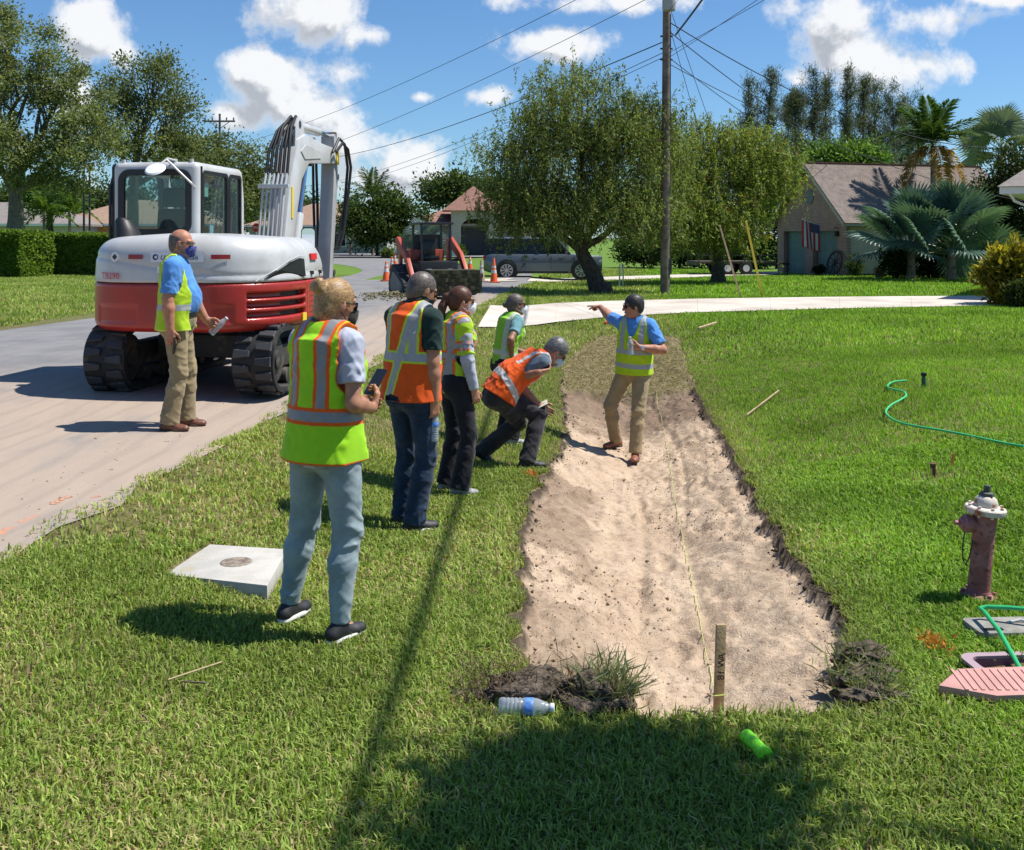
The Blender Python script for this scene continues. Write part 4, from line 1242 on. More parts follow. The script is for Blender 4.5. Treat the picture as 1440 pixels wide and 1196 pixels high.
v_orange = vest_mat('orange_lime', ORG, (.60, .80, .05), tape=(.33, .335, .34), trimw=.016, hemcol=(.85, .11, .01), hemw=.008)
v_tee = vest_mat('lime_tee', (.50, .80, .04), (.95, .16, .02), tape=(.28, .285, .30), trimw=.020, hemcol=(.5, .78, .06), hemw=.006)
v_green = vest_mat('green', (.36, .76, .05), (.62, .72, .30), tape=(.52, .55, .45), trimw=.010)
v_bend = vest_mat('orange_silver', ORG, (.55, .22, .12), tape=(.46, .44, .43), trimw=.004)
v_point = vest_mat('yellow', (.58, .82, .02), (.42, .5, .2), tape=(.33, .36, .37), trimw=.004)
v_bald = vest_mat('yellow_open', (.56, .82, .03), (.42, .5, .2), tape=(.36, .38, .38), trimw=.004, hemcol=(.66, .86, .12), hemw=.016)
sk_fair = skin_mat('fair', (.46, .235, .15)); sk_tan = skin_mat('tan', (.37, .18, .11)); sk_red = skin_mat('ruddy', (.43, .195, .12)); sk_brown = skin_mat('brown', (.26, .125, .075))
J_LIGHT = cloth_mat('light_denim', (.215, .285, .315), base2=(.30, .375, .40), vscale=9, weave=500, bump=.35)
J_DARK = cloth_mat('dark_denim', (.012, .026, .055), base2=(.022, .044, .085), vscale=10, weave=500, bump=.3)
T_BLACK = cloth_mat('black_trousers', (.014, .014, .019), var=.3); T_CHAR = cloth_mat('charcoal', (.03, .028, .032), var=.3)
T_KHAKI = cloth_mat('khaki', (.33, .245, .135), var=.12); T_KHAKI2 = cloth_mat('khaki_dark', (.265, .205, .115), var=.12)
S_LAV = cloth_mat('pale_blue_grey', (.40, .43, .52)); S_GREEN = cloth_mat('dark_green_shirt', (.008, .03, .026)); S_BLUE = cloth_mat('blue_polo', (.085, .26, .62)); S_TEAL = cloth_mat('teal_shirt', (.16, .33, .36)); S_SLATE = cloth_mat('slate_shirt', (.12, .16, .20))
H_BLOND = hair_mat('blonde', (.16, .085, .035), (.48, .31, .14)); H_GREYBR = hair_mat('grey_brown', (.05, .042, .036), (.16, .13, .11)); H_BROWN = hair_mat('brown', (.035, .015, .008), (.12, .045, .022)); H_DARK = hair_mat('dark', (.012, .010, .010), (.05, .045, .043)); H_GREY = hair_mat('grey', (.05, .05, .052), (.20, .195, .19))
SH_DARK = dict(mat=M_SHOE, sole=M_SOLEW); SH_BLK = dict(mat=M_SHOE, sole=mat('sole_black', (.012, .012, .012), .7)); SH_BRN = dict(mat=M_LEATHER, sole=M_SOLEB); SH_TAN = dict(mat=mat('tan_leather', (.24, .085, .045), .5, var=.2, vscale=20), sole=M_SOLEB); SH_GREY = dict(mat=mat('grey_shoe', (.3, .3, .3), .7, var=.3, vscale=40), sole=M_SOLEW)
M_DARKCLOTH = cloth_mat('gaiter', (.025, .026, .022))

# 1 - woman in lime and orange vest, back to us, holding a phone
yaw = R(31); m, (fr_, fl_) = feet(P(478, 903), P(407, 876), yaw)
Q1 = lambda px, py, y: loc2(m, yaw, Q(px, py, y))
J1 = person('woman in lime vest with orange and grey stripes and pale jeans, blonde hair tied up', m, yaw, 1.70,
    dict(fem=1, pelvis=(*Q1(457, 640, 4.90)[:2], .957), lean=2, side=0, head_yaw=18, head_pitch=12, footR=(*fr_, 10, 0), footL=(*fl_, -4, 0), hipw=1.16, shw=.98,
         handR=Q1(524, 574, 4.99), elbowR=(.4, -1, -.6), handL=(.02, .30, 1.08), elbowL=(-1, -.4, -.6), palmR=(-.8, -.1, .55), thumbR=(-.25, .2, .9), hdirR=Q(1, 0, 1) and (-.25, .75, .5),
         curlR=(.6, .6, .35), curlL=(.6, .8, .5)),
    dict(skin=sk_tan, trousers=dict(mat=J_LIGHT, pockets=1, pocket_mat=cloth_mat('light_denim_pocket', (.17, .235, .265), base2=(.25, .32, .345), vscale=9, weave=500), g=1.10, slim=1, hem=.050, over=.0, fold=.007), shoes=SH_DARK, shirt=dict(mat=S_LAV, sleeve=.66, hem=-.14, fold=.008),
         vest=dict(mat=v_woman, hem=-.11, off=.036, flare=.03, fold=.007, v=.2, hole=.088, stripes=[hband(.115, .024), vstripe(.085, .022, .156)]),
         hair=dict(mat=H_BLOND, off=.008, slope=.6, front=.055, nape=.055, fold=.0002, tail=[(((0, -.09, .05), (.006, -.118, .066)), (.026, .034)), (((-.02, -.115, .085), (.022, -.125, .082)), (.018, .018)), (((.02, -.12, .05), (-.022, -.13, .055)), (.02, .02))]),
         mask=dict(mat=M_DARKCLOTH, loop=M_BLACK), glasses='sun'), h=.0052, hb=.0058, seed=3)
phone(wpt(J1, J1['wr'][1] + J1['hd'][1] * .12 + npv((-.035, .012, .045))), Euler((R(52), R(0), R(-32 - 8))).to_matrix(), 'dark phone held up by the woman in pale jeans')

# 2 - man in orange vest with lime bordered stripes
yaw = R(38); m, (fr_, fl_) = feet(P(583, 748), P(566, 737), yaw)
Q1 = lambda px, py, y: loc2(m, yaw, Q(px, py, y))
J2 = person('man in orange vest with lime edged stripes and dark blue jeans, dark neck gaiter', m, yaw, 1.80,
    dict(pelvis=(*Q1(578, 585, 7.10)[:2], 0), lean=4, head_yaw=18, head_pitch=20, footR=(*fr_, 24, 0), footL=(*fl_, 4, 0), girth=1.25, belly=.25, shw=1.06,
         handR=Q1(611, 583, 6.99), handL=(-.2, .25, .95), curlR=(.75, .7, .4), palmR=(-1, .1, 0)),
    dict(skin=sk_tan, trousers=dict(mat=J_DARK, pockets=1, g=1.08, hem=.076, over=.03, fold=.008), shoes=SH_DARK, shirt=dict(mat=S_GREEN, sleeve=.72, fold=.006, hem=-.05),
         vest=dict(mat=v_orange, hem=-.09, off=.034, flare=.012, fold=.008, hole=.09, stripes=[hband(.20, .025), vstripe(.115, .024, .20), diag(.03, .2, -.05, -.1, .025)]),
         hair=dict(mat=H_GREYBR, off=.006, slope=.75, front=.05, nape=.04, fold=.0006), mask=dict(mat=M_DARKCLOTH, gaiter=1), glasses='sun'), h=.006, hb=.0065, seed=5)
b2 = wpt(J2, J2['wr'][1] + J2['hd'][1] * .085 + npv((-.03, .02, 0)))
bottle(b2 + Vector((.0, .0, -.20)), (.02, 0, 1), .21, .034, 'clear water bottle hanging from the hand of the man in orange vest')

# 3 - woman in lime striped shirt, brown ponytail
yaw = R(62); m, (fr_, fl_) = feet(P(647, 698), P(628, 690), yaw)
Q1 = lambda px, py, y: loc2(m, yaw, Q(px, py, y))
J3 = person('woman in lime striped safety shirt and black trousers with long brown ponytail', m, yaw, 1.70,
    dict(fem=1, pelvis=(*Q1(640, 568, 8.45)[:2], 0), lean=2, head_yaw=12, head_pitch=4, footR=(*fr_, 18, 0), footL=(*fl_, 2, 0), hipw=1.1, handR=Q1(668, 556, 8.30), handL=(-.24, .1, .85), curlR=(.5, .6, .4)),
    dict(skin=sk_fair, trousers=dict(mat=T_BLACK, g=1.08, hem=.085, over=.025, fold=.006), shoes=SH_GREY,
         shirt=dict(mat=v_tee, off=.026, sleeve=.86, hem=-.12, fold=.009, under=S_LAV, stripes=[hband(.20, .024), vstripe(.105, .024, .20), diag(.1, .2, -.02, -.15, .024), vstripe(.1, .024, -.2, .2)]),
         hair=dict(mat=H_BROWN, off=.010, slope=.7, front=.055, nape=.04, fold=.0008, tail=[(((0, -.098, .04, 1), (0, -.135, .03, 1), (0, -.165, -.06, 1), (0, -.18, -.17, 1), (0, -.185, -.30, 1)), (.02, .024, .034, .034, .010))]),
         mask=dict(mat=M_MASKW), glasses='sun'), h=.0065, hb=.007, seed=8)

# 4 - woman behind, green vest, white mask
yaw = R(60); m, (fr_, fl_) = feet(P(722, 626), P(706, 620), yaw)
Q1 = lambda px, py, y: loc2(m, yaw, Q(px, py, y))
J4 = person('woman in green vest and teal shirt with white mask behind the stooping man', m, yaw, 1.62,
    dict(fem=1, lean=14, pelvis=(0, -.04, .885), head_yaw=18, head_pitch=-4, footR=(*fr_, 10, 0), footL=(*fl_, 0, 0), handR=(.155, -.04, .95), elbowR=(.9, -.9, .1), handL=(-.1, .25, .95), hdirR=(-.6, .5, -.3)),
    dict(skin=sk_brown, trousers=dict(mat=T_BLACK, g=1.0, hem=.07), shoes=SH_GREY, shirt=dict(mat=S_TEAL, sleeve=.6),
         vest=dict(mat=v_green, hem=-.05, off=.026, stripes=[vstripe(.115, .022, -.2), hband(.08, .022)]),
         hair=dict(mat=H_GREYBR, off=.008, slope=.7, front=.05, nape=.045, fold=.0008, tail=[(((0, -.1, .0), (0, -.13, -.01)), (.03, .034))]), mask=dict(mat=M_MASKW), glasses='sun'), h=.007, hb=.0075, seed=11)

# 5 - man stooping over the trench edge
yaw = R(74); m, (fr_, fl_) = feet(P(680, 650), P(742, 659), yaw)
Q1 = lambda px, py, y: loc2(m, yaw, Q(px, py, y))
J5 = person('man in orange vest and charcoal trousers stooping over the trench edge with mask', m, yaw, 1.80,
    dict(lean=60, pel_follow=.55, pelvis=Q1(704, 553, 9.62), head_yaw=6, head_pitch=18, footR=(fr_[0], fr_[1], fr_[2] + .03, 4, 35), footL=(*fl_, 6, 0), kneeR=(0, 1, .25), kneeL=(0, 1, .3), girth=1.1,
         handR=Q1(758, 524, 9.45), elbowR=(.3, -.8, -.7), handL=Q1(757, 570, 9.72), elbowL=(-.3, -.6, .1), palmR=(-.5, .1, .8), hdirR=(-.2, .9, .1), curlR=(.7, .8, .5), hdirL=(.1, .75, -.5), thumbL=(.6, .3, .6)),
    dict(skin=sk_tan, trousers=dict(mat=T_CHAR, g=1.1, hem=.08, over=.03, fold=.010), shoes=SH_BLK, shirt=dict(mat=S_SLATE, sleeve=.85, collar=1, collar_mat=cloth_mat('pale_collar', (.33, .38, .44))),
         vest=dict(mat=v_bend, hem=-.04, off=.030, flare=.015, fold=.010, hole=.09, stripes=[hband(.08, .03), vstripe(.115, .017, .25)]),
         hair=dict(mat=H_GREY, off=.012, slope=.7, front=.058, nape=.04, fold=.0009), mask=dict(mat=cloth_mat('mask_blue', (.45, .58, .65), var=.05)), glasses='sun'), h=.0065, hb=.0065, seed=14)
phone(wpt(J5, J5['wr'][1] + J5['hd'][1] * .10 + npv((-.02, .02, .03))), Euler((R(15), R(-20), -yaw - R(20))).to_matrix(), 'black phone in the raised hand of the stooping man')
nb_ = empty('notebook', wpt(J5, J5['wr'][-1] + J5['hd'][-1] * .03 + npv((.0, .02, .02))), label='small black notebook in the lowered hand of the stooping man', cat='notebook', rot=(R(8), R(-25), -yaw + R(70)))
MB().box((0, 0, 0), (.10, .155, .006)).build('cover', M_BLACK, nb_, bevel=.002); MB().box((.003, 0, .006), (.09, .148, .007)).build('pages', mat('paper', (.6, .58, .5), .8), nb_)

# 6 - man pointing, standing in the trench
yaw = R(206); m, (fr_, fl_) = feet(P(866, 618, -.40), P(893, 632, -.42), yaw, top=trench_top)
Q1 = lambda px, py, y: loc2(m, yaw, Q(px, py, y))
my = m.y
J6 = person('man in yellow vest and khaki trousers standing in the trench and pointing', m, yaw, 1.83,
    dict(lean=2, side=-3, pelvis=(*Q1(892, 525, my + .02)[:2], 0), head_yaw=52, head_pitch=3, footR=(*fr_, 30, 0), footL=(*fl_, -14, 0), girth=1.12, belly=.15,
         handR=Q1(843, 431, my + .62), elbowR=(.3, -.4, -1), pointR=True, hdirR=(1, -.40, .05), palmR=(0, .1, -1), thumbR=(-.1, .9, .2),
         handL=Q1(900, 489, my - .24), elbowL=(-1, -.6, -.5), hdirL=(.85, .35, .1), palmL=(.2, -1, .1), thumbL=(.1, .1, 1), curlL=(1.0, .9, .5)),
    dict(skin=sk_red, trousers=dict(mat=T_KHAKI, g=1.06, hem=.072, over=.012, fold=.007), shoes=SH_TAN, shirt=dict(mat=S_BLUE, sleeve=.78, collar=1, hem=-.04),
         vest=dict(mat=v_point, hem=-.07, off=.028, flare=.01, v=.26, hole=.088, stripes=[hband(.03, .024), hband(.18, .024), vstripe(.105, .026, .18)]),
         hair=dict(mat=H_DARK, off=.012, slope=.7, front=.062, nape=.035, fold=.0010), glasses='sun', brow=H_DARK), h=.0065, hb=.007, seed=17)
bottle(wpt(J6, J6['wr'][-1] + J6['hd'][-1] * .09 + npv((0, .03, -.09))), (-.05, .05, 1), .20, .032, 'clear water bottle held to the chest of the pointing man', labelband=False)
# wristwatch
wv = J6['wr'][-1] - J6['hd'][-1] * .035; a_, b_ = wpt(J6, wv - J6['hd'][-1] * .012), wpt(J6, wv + J6['hd'][-1] * .012)
wt_ = empty('wristwatch', a_, label='steel watch on the wrist of the pointing man', cat='watch'); mb = MB(); mb.cyl(Vector(a_) - a_, Vector(b_) - a_, .033, n=16).build('strap', mat('steel', (.5, .5, .5), .3, metal=1), wt_, smooth=True)
MB().cyl((Vector(b_) - a_) * .5 + Vector((-.01, -.03, 0)), (Vector(b_) - a_) * .5 + Vector((-.014, -.042, .003)), .019, n=16).build('dial', mat('white_dial', (.7, .72, .75), .3), wt_)

# 7 - bald man on the road
yaw = R(82); m, (fr_, fl_) = feet(P(238, 607), P(262, 600), yaw)
Q1 = lambda px, py, y: loc2(m, yaw, Q(px, py, y))
J7 = person('bald man in blue polo and open yellow vest standing on the road by the excavator', m, yaw, 1.76,
    dict(lean=0, pelvis=(0, -.01, 0), head_yaw=6, head_pitch=8, footR=(*fr_, 10, 0), footL=(*fl_, 2, 0), girth=1.42, belly=.72, shw=1.0,
         handR=Q1(239, 478, m.y - .22), handL=(-.24, .24, .86), curlR=(.5, .6, .4), curlL=(.9, .9, .5), hdirL=(.0, .7, -.6)),
    dict(skin=sk_red, trousers=dict(mat=T_KHAKI2, g=1.12, hem=.082, over=.02, fold=.009), belt=1, shoes=SH_BRN, shirt=dict(mat=S_BLUE, sleeve=.84, hem=.035, collar=1),
         vest=dict(mat=v_bald, hem=-.10, off=.024, hole=.10, open=.135, v=.3, flare=.012, stripes=[hband(.10, .025)]),
         hair=dict(mat=H_GREYBR, off=.004, slope=.2, front=.02, nape=.04, bald=1, fold=.001), mask=dict(mat=cloth_mat('mask_navy', (.03, .035, .17), base2=(.10, .12, .32), vscale=60), loop=M_BLACK), glasses='clear'), h=.0065, hb=.007, seed=21)
bottle(wpt(J7, J7['wr'][-1] + J7['hd'][-1] * .09 + npv((.02, -.02, -.07))), Vector((.75, .1, .75)), .20, .032, 'clear water bottle in the far hand of the bald man', labelband=False)
phone(wpt(J7, J7['wr'][1] + J7['hd'][1] * .12 + npv((-.02, .03, -.02))), Euler((R(80), R(10), -yaw - R(20))).to_matrix(), 'black phone in the lowered hand of the bald man')

# ------------------------------------------------------------------ excavator
G_PAINT = mat('machine_grey', (.50, .505, .50), .38, var=.06, vscale=3, coat=.25, dirt=(.33, .29, .24), dscale=2.2, damt=.35)
R_PAINT = mat('machine_red', (.36, .022, .016), .38, var=.08, vscale=3, coat=.3, dirt=(.20, .07, .05), dscale=2.0, damt=.45)
M_RUB = mat('rubber', (.016, .016, .017), .75, dirt=(.10, .085, .07), dscale=4, damt=.7)
M_LUG = mat('rubber_lug', (.035, .036, .040), .65, dirt=(.20, .175, .15), dscale=7, damt=.9)
M_STEEL = mat('dark_steel', (.035, .034, .033), .6, dirt=(.16, .13, .10), dscale=5, damt=.6)
M_CHROME = mat('chrome_rod', (.5, .53, .58), .18, metal=1.0)
M_HOSE = mat('hose', (.014, .014, .015), .5)
M_TUBE = mat('hydraulic_tube', (.42, .43, .44), .4)
M_DGREY = mat('dark_interior', (.03, .032, .034), .7)
M_STICKW = mat('sticker_white', (.72, .73, .74), .4); M_REDREF = mat('red_reflector', (.30, .012, .014), .25); M_REDTXT = mat('red_lettering', (.62, .02, .02), .45); M_BLUTXT = mat('navy_lettering', (.015, .025, .12), .45); M_YEL = mat('yellow_sticker', (.75, .55, .03), .5)
GLASS = glass_mat('cab_glass', (.84, .92, .91), .95, .02, (.12, .16, .16))

def rrect(w, h, r, n=6):
    pts = []
    for cx, cy, a0 in ((w / 2 - r, h / 2 - r, 0), (-w / 2 + r, h / 2 - r, 90), (-w / 2 + r, -h / 2 + r, 180), (w / 2 - r, -h / 2 + r, 270)):
        pts += [(cx + r * math.cos(R(a0 + 90 * i / n)), cy + r * math.sin(R(a0 + 90 * i / n))) for i in range(n + 1)]
    return pts
def ring_frame(outer, inner, a, b, axis, M=None):
    """flat frame between two outlines with the same point count"""
    mk = lambda t, p, q: {'x': (t, p, q), 'y': (p, t, q), 'z': (p, q, t)}[axis]
    rings = [[mk(a, *p) for p in outer], [mk(b, *p) for p in outer], [mk(b, *p) for p in inner], [mk(a, *p) for p in inner]]
    return MB().loft(rings + [rings[0]], M, caps=False)
def off2(pts, dx, dy): return [(p[0] + dx, p[1] + dy) for p in pts]

EX = empty('excavator', (-3.28, 11.95, float(H(-3.28, 11.95)) + .01), -R(6.5), 'grey and red tracked excavator with raised boom parked on the road', 'excavator')
# --- crawler tracks
lug_me = MB()
lug_me.prism([(-.085, -.05), (.085, -.032), (.085, .032), (-.085, .05)], 0, .032, 'z')
lug_me = lug_me.mesh('lug', bevel=.006, seg=1); lug_me.materials.append(M_LUG)
for s in (-1, 1):
    cx = s * .80; w = .44; yb, rz_ = 1.10, .34
    path = []
    n = 14
    for i in range(n + 1):
        a = R(90 + 180 * i / n); path.append((-yb + rz_ * math.cos(a), rz_ + .03 + rz_ * math.sin(a)))
    for i in range(1, 8): path.append((-yb + 2 * yb * i / 8, .03))
    for i in range(n + 1):
        a = R(-90 + 180 * i / n); path.append((yb + rz_ * math.cos(a), rz_ + .03 + rz_ * math.sin(a)))
    for i in range(1, 8): path.append((yb - 2 * yb * i / 8, 2 * rz_ + .03 - .012 * math.sin(math.pi * i / 8)))
    cen = (0, rz_ + .03)
    inner = []
    m_ = len(path)
    for i in range(m_):
        a, b = path[i - 1], path[(i + 1) % m_]; t = Vector((b[0] - a[0], b[1] - a[1])).normalized(); inner.append((path[i][0] - t.y * .045 * 1, path[i][1] + t.x * .045))
    # flip inward if needed
    if abs(inner[0][1] - cen[1]) > abs(path[0][1] - cen[1]): inner = [(2 * p[0] - q[0], 2 * p[1] - q[1]) for p, q in zip(path, inner)]
    trk = ring_frame(path, inner, cx - w / 2, cx + w / 2, 'x').build('track', M_RUB, EX, smooth=True)
    per = [0]
    for i in range(m_): per.append(per[-1] + math.dist(path[i], path[(i + 1) % m_]))
    N = 44
    for k in range(N):
        for c, sx in enumerate((-1, 1)):
            d = (k + .5 * c) / N * per[-1]
            i = max(j for j in range(m_) if per[j] <= d); f = (d - per[i]) / (per[i + 1] - per[i]); a, b = path[i], path[(i + 1) % m_]
            p = Vector((cx + sx * .115, a[0] + (b[0] - a[0]) * f, a[1] + (b[1] - a[1]) * f))
            t = Vector((0, b[0] - a[0], b[1] - a[1])).normalized(); nr = Vector((0, p.y - max(-yb, min(yb, p.y)), p.z - cen[1])); nr = (nr - t * nr.dot(t)).normalized()
            x_ = t.cross(nr)
            Mx = Matrix(((x_.x * sx, t.x, nr.x, p.x), (x_.y * sx, t.y, nr.y, p.y), (x_.z * sx, t.z, nr.z, p.z), (0, 0, 0, 1)))
            o = bpy.data.objects.new('lug', lug_me); col.objects.link(o); o.parent = trk; o.matrix_local = Mx
    for yy, rr in ((-yb, .25), (yb, .25)):
        wb = MB().cyl((cx - .13, yy, rz_ + .03), (cx + .13, yy, rz_ + .03), rr, n=24); wb.cyl((cx - .17, yy, rz_ + .03), (cx + .17, yy, rz_ + .03), .10, n=16)
        wb.build('sprocket', M_STEEL, EX, bevel=.012)
    for i in range(5): MB().cyl((cx - .14, -.72 + i * .36, .16), (cx + .14, -.72 + i * .36, .16), .085, n=16).build('roller', M_STEEL, EX, bevel=.01)
    MB().box((cx, 0, rz_ + .04), (.22, 1.9, .24)).build('track_frame', M_STEEL, EX, bevel=.02)
MB().box((0, 0, .44), (1.25, 1.15, .26)).build('car_body', M_STEEL, EX, bevel=.03)
MB().cyl((0, 0, .55), (0, 0, .70), .55, n=36).build('slew_ring', M_STEEL, EX, bevel=.01)
bl = MB().prism([(1.62, .06), (1.70, .05), (1.74, .3), (1.68, .52), (1.62, .50), (1.65, .3)], -1.02, 1.02, 'x').build('dozer_blade', R_PAINT, EX, bevel=.008)
for s in (-1, 1): MB().bar((s * .42, .5, .42), (s * .42, 1.62, .3), .1, .14).build('blade_arm', G_PAINT, EX, bevel=.01)
# --- upper house: outline in plan
HW, YR, YF = 1.115, -1.62, 0.98
XS = -.05     # house sits a little left of the slew centre
YC, HL = (YR + YF) / 2, (YF - YR) / 2
def outline(t, off=0.0, e=2.9):
    c, s = math.cos(t), math.sin(t)
    return XS + (HW + off) * abs(c) ** (2 / e) * (1 if c > 0 else -1), YC + (HL + off) * abs(s) ** (2 / e) * (1 if s > 0 else -1)
OUT = np.array([outline(2 * math.pi * (i + .5) / 120) for i in range(120)])
def y_rear(x, off=0.0):
    u = min(abs(x - XS) / (HW + off), .999); return YC - (HL + off) * (1 - u ** 2.9) ** (1 / 2.9)
def house(lo, hi, h, k):
    fd = Field(lo, hi, h)
    X2, Y2 = np.meshgrid(fd.ax[0], fd.ax[1], indexing='ij')
    return fd, X2, Y2, -poly_dist(X2, Y2, OUT)
smx = lambda a, b, k: np.maximum(a, b) + np.maximum(k - np.abs(a - b), 0) ** 2 / k * .25
# grey hood
fd, X2, Y2, pd = house((-1.3, -1.78, 1.08), (1.3, 1.12, 1.82), .0165, 0)
Z3 = fd.ax[2][None, None, :]
top = 1.70 - .05 * sstep(-.2, 1, np.abs(X2)) - .42 * sstep(-.15, .95, Y2) ** 1.3
bulge = -.030 * np.clip((Z3 - 1.12) / .5, 0, 1)          # leans inwards going up
f3 = smx(pd[:, :, None] - bulge, Z3 - top[:, :, None], .26)
groove = np.abs(Z3 - (1.36 - .10 * np.sin(X2 * 1.6 + .4)[:, :, None])) ; f3 = f3 + .012 * np.exp(-(groove / .018) ** 2)
f3 = np.maximum(f3, 1.185 - Z3)
cabcut = np.minimum(-(X2 + .13), Y2 + .59)[:, :, None] + 0 * Z3
f3 = np.maximum(f3, np.minimum(cabcut, Z3 - 1.2))      # room for the cab
f3 = f3 + .012 * np.exp(-((Y2 + .45) / .012) ** 2)[:, :, None] * (X2 > .2)[:, :, None]   # panel seam on the right side
fd.f = f3.astype(np.float32)
V, Fq = fd.mesh(2); link_mesh('hood', np_mesh('hood', V, Fq), G_PAINT, EX, smooth=True)
# red counterweight skirt with louvres at the right rear corner
fd, X2, Y2, pd = house((-1.3, -1.78, .56), (1.3, 1.12, 1.22), .0155, 0)
Z3 = fd.ax[2][None, None, :]
f3 = smx(pd[:, :, None] + .004 + .06 * np.clip((.80 - Z3) / .2, 0, 1) ** 2, .68 - Z3, .10)
f3 = smx(f3, Z3 - 1.180, .02)
ang = np.arctan2(Y2 - YC, X2)
for zc in (.85, .95, 1.05):
    slot = np.maximum(np.maximum(np.abs(Z3 - zc) - .030, (-(pd + .09))[:, :, None]), np.maximum(np.maximum(Y2 + .50, -(Y2 + 1.42)), -(X2 - .52))[:, :, None])
    f3 = np.maximum(f3, -slot)
for zc in (.74, .80, .86, .92, .98, 1.04):            # side grille ribs
    f3 = f3 + .012 * np.exp(-((Z3 - zc) / .014) ** 2) * ((Y2 > -.40) & (Y2 < .35) & (X2 > .6))[:, :, None]
for (xa, xb) in ((-.85, -.35), (.15, .62)):           # shallow pockets cast in the weight
    rec = np.maximum(np.maximum(np.abs(X2 - (xa + xb) / 2) - (xb - xa) / 2, Y2 + 1.0)[:, :, None], np.abs(Z3 - .86) - .09)
    f3 = f3 + .014 * sstep(.02, -.02, rec)
f3 = f3 + .010 * np.exp(-((Y2 + .45) / .012) ** 2)[:, :, None] * (X2 > .2)[:, :, None]
fd.f = f3.astype(np.float32)
V, Fq = fd.mesh(1); link_mesh('counterweight', np_mesh('counterweight', V, Fq), R_PAINT, EX, smooth=True)
inn = [(XS + (p[0] - XS) * .925, YC + (p[1] - YC) * .925) for p in OUT]
MB().prism(inn, .73, 1.14, 'z').build('louvre_backing', M_HOSE, EX)
MB().box((0, .2, .70), (2.0, 1.9, .08)).build('deck', M_STEEL, EX)
# decals
def wrap(o, off):
    for v in o.data.vertices: v.co.y = y_rear(v.co.x, 0) + .030 * max(0, min(1, (v.co.z - 1.12) / .5)) - off + v.co.y * .3
def decal(name, x0, x1, z0, z1, material, off=.006, parent=None):
    n = 10; mb = MB(); rows = []
    for z in (z0, z1): rows.append([(x0 + (x1 - x0) * i / n, 0, z) for i in range(n + 1)])
    V, Fq = strip(rows); o = mb.add(V, Fq).build(name, material, parent or EX); wrap(o, off); return o
T_REAR = lambda x, z: Matrix.Translation((x, 0, z)) @ rotm((1, 0, 0), R(90))
def rear_text(name, s, x, z, size, m, off, **kw):
    o = text_obj(name, s, size, m, EX, T_REAR(x, z), extrude=.001, **kw); wrap(o, off); return o
rear_text('model_lettering', 'TB290', -.80, 1.225, .095, M_REDTXT, .018)
decal('company_sticker', -.20, .35, 1.40, 1.50, M_STICKW)
decal('phone_sticker', -.13, .15, 1.29, 1.36, M_STICKW)
rear_text('company_lettering', 'United Rentals', -.10, 1.425, .066, M_BLUTXT, .012, shear=.25)
rear_text('phone_lettering', '800', -.11, 1.305, .056, M_BLUTXT, .012, shear=.25)
o = MB().cyl((-.15, 0, 1.45), (-.15, .002, 1.45), .030, n=20).build('company_emblem', M_BLUTXT, EX); wrap(o, .011)
o = MB().cyl((-.143, 0, 1.45), (-.143, .002, 1.45), .015, n=16).build('company_emblem', M_STICKW, EX); wrap(o, .014)
decal('reflector', -.45, -.29, 1.43, 1.475, M_REDREF, .010); decal('reflector', .42, .60, 1.43, 1.475, M_REDREF, .010)
o = MB().cyl((-.62, 0, 1.45), (-.62, .002, 1.45), .052, n=20).build('round_sticker', M_STICKW, EX); wrap(o, .008)
o = MB().prism([(-.62, 1.418), (-.588, 1.45), (-.62, 1.482), (-.652, 1.45)], 0, .002, 'y').build('diamond_sticker', M_BLACK, EX); wrap(o, .012)
# right side: dark triangular vent, service door sticker, latches
def x_side(y, z): 
    u = min(abs(y - YC) / HL, .999); return XS + HW * (1 - u ** 2.9) ** (1 / 2.9) - .030 * max(0, min(1, (z - 1.12) / .5))
def side_poly(name, poly, material, off, thick=.01):
    vs = [(x_side(y, z) + off, y, z) for y, z in poly]; vs2 = [(x_side(y, z) + off - thick, y, z) for y, z in poly]; n = len(poly)
    return MB().add(vs + vs2, [tuple(range(n)), tuple(reversed(range(n, 2 * n)))] + [(i, n + i, n + (i + 1) % n, (i + 1) % n) for i in range(n)]).build(name, material, EX)
side_poly('vent_surround', [(-1.36, 1.20), (-1.15, 1.31), (-.92, 1.40), (-.66, 1.45), (-.53, 1.44), (-.50, 1.20)], G_PAINT, .012, .03)
side_poly('side_vent', [(-1.28, 1.225), (-1.10, 1.31), (-.90, 1.385), (-.68, 1.425), (-.57, 1.415), (-.55, 1.225)], M_HOSE, .022, .03)
side_poly('model_plate', [(-.32, 1.40), (-.10, 1.40), (-.10, 1.47), (-.32, 1.47)], M_REDTXT, .020, .02)
for yy in (-.32, .02): side_poly('latch', [(yy, 1.235), (yy + .07, 1.235), (yy + .07, 1.275), (yy, 1.275)], M_BLACK, .02, .03)
side_poly('warning_sticker', [(-.62, .74), (-.50, .74), (-.50, .82), (-.62, .82)], M_YEL, .010, .02)
# exhaust cowl
MB().loft([[(-.72 + .14 * c, -1.02 + .20 * s, 1.60) for c, s in [(math.cos(6.283 * i / 14), math.sin(6.283 * i / 14)) for i in range(14)]],
           [(-.74 + .12 * c, -1.04 + .15 * s, 1.72) for c, s in [(math.cos(6.283 * i / 14), math.sin(6.283 * i / 14)) for i in range(14)]],
           [(-.77 + .08 * c, -1.08 + .07 * s, 1.83) for c, s in [(math.cos(6.283 * i / 14), math.sin(6.283 * i / 14)) for i in range(14)]],
           [(-.78 + .04 * c, -1.10 + .03 * s, 1.86) for c, s in [(math.cos(6.283 * i / 14), math.sin(6.283 * i / 14)) for i in range(14)]]]).build('exhaust_cowl', M_HOSE, EX, smooth=True)
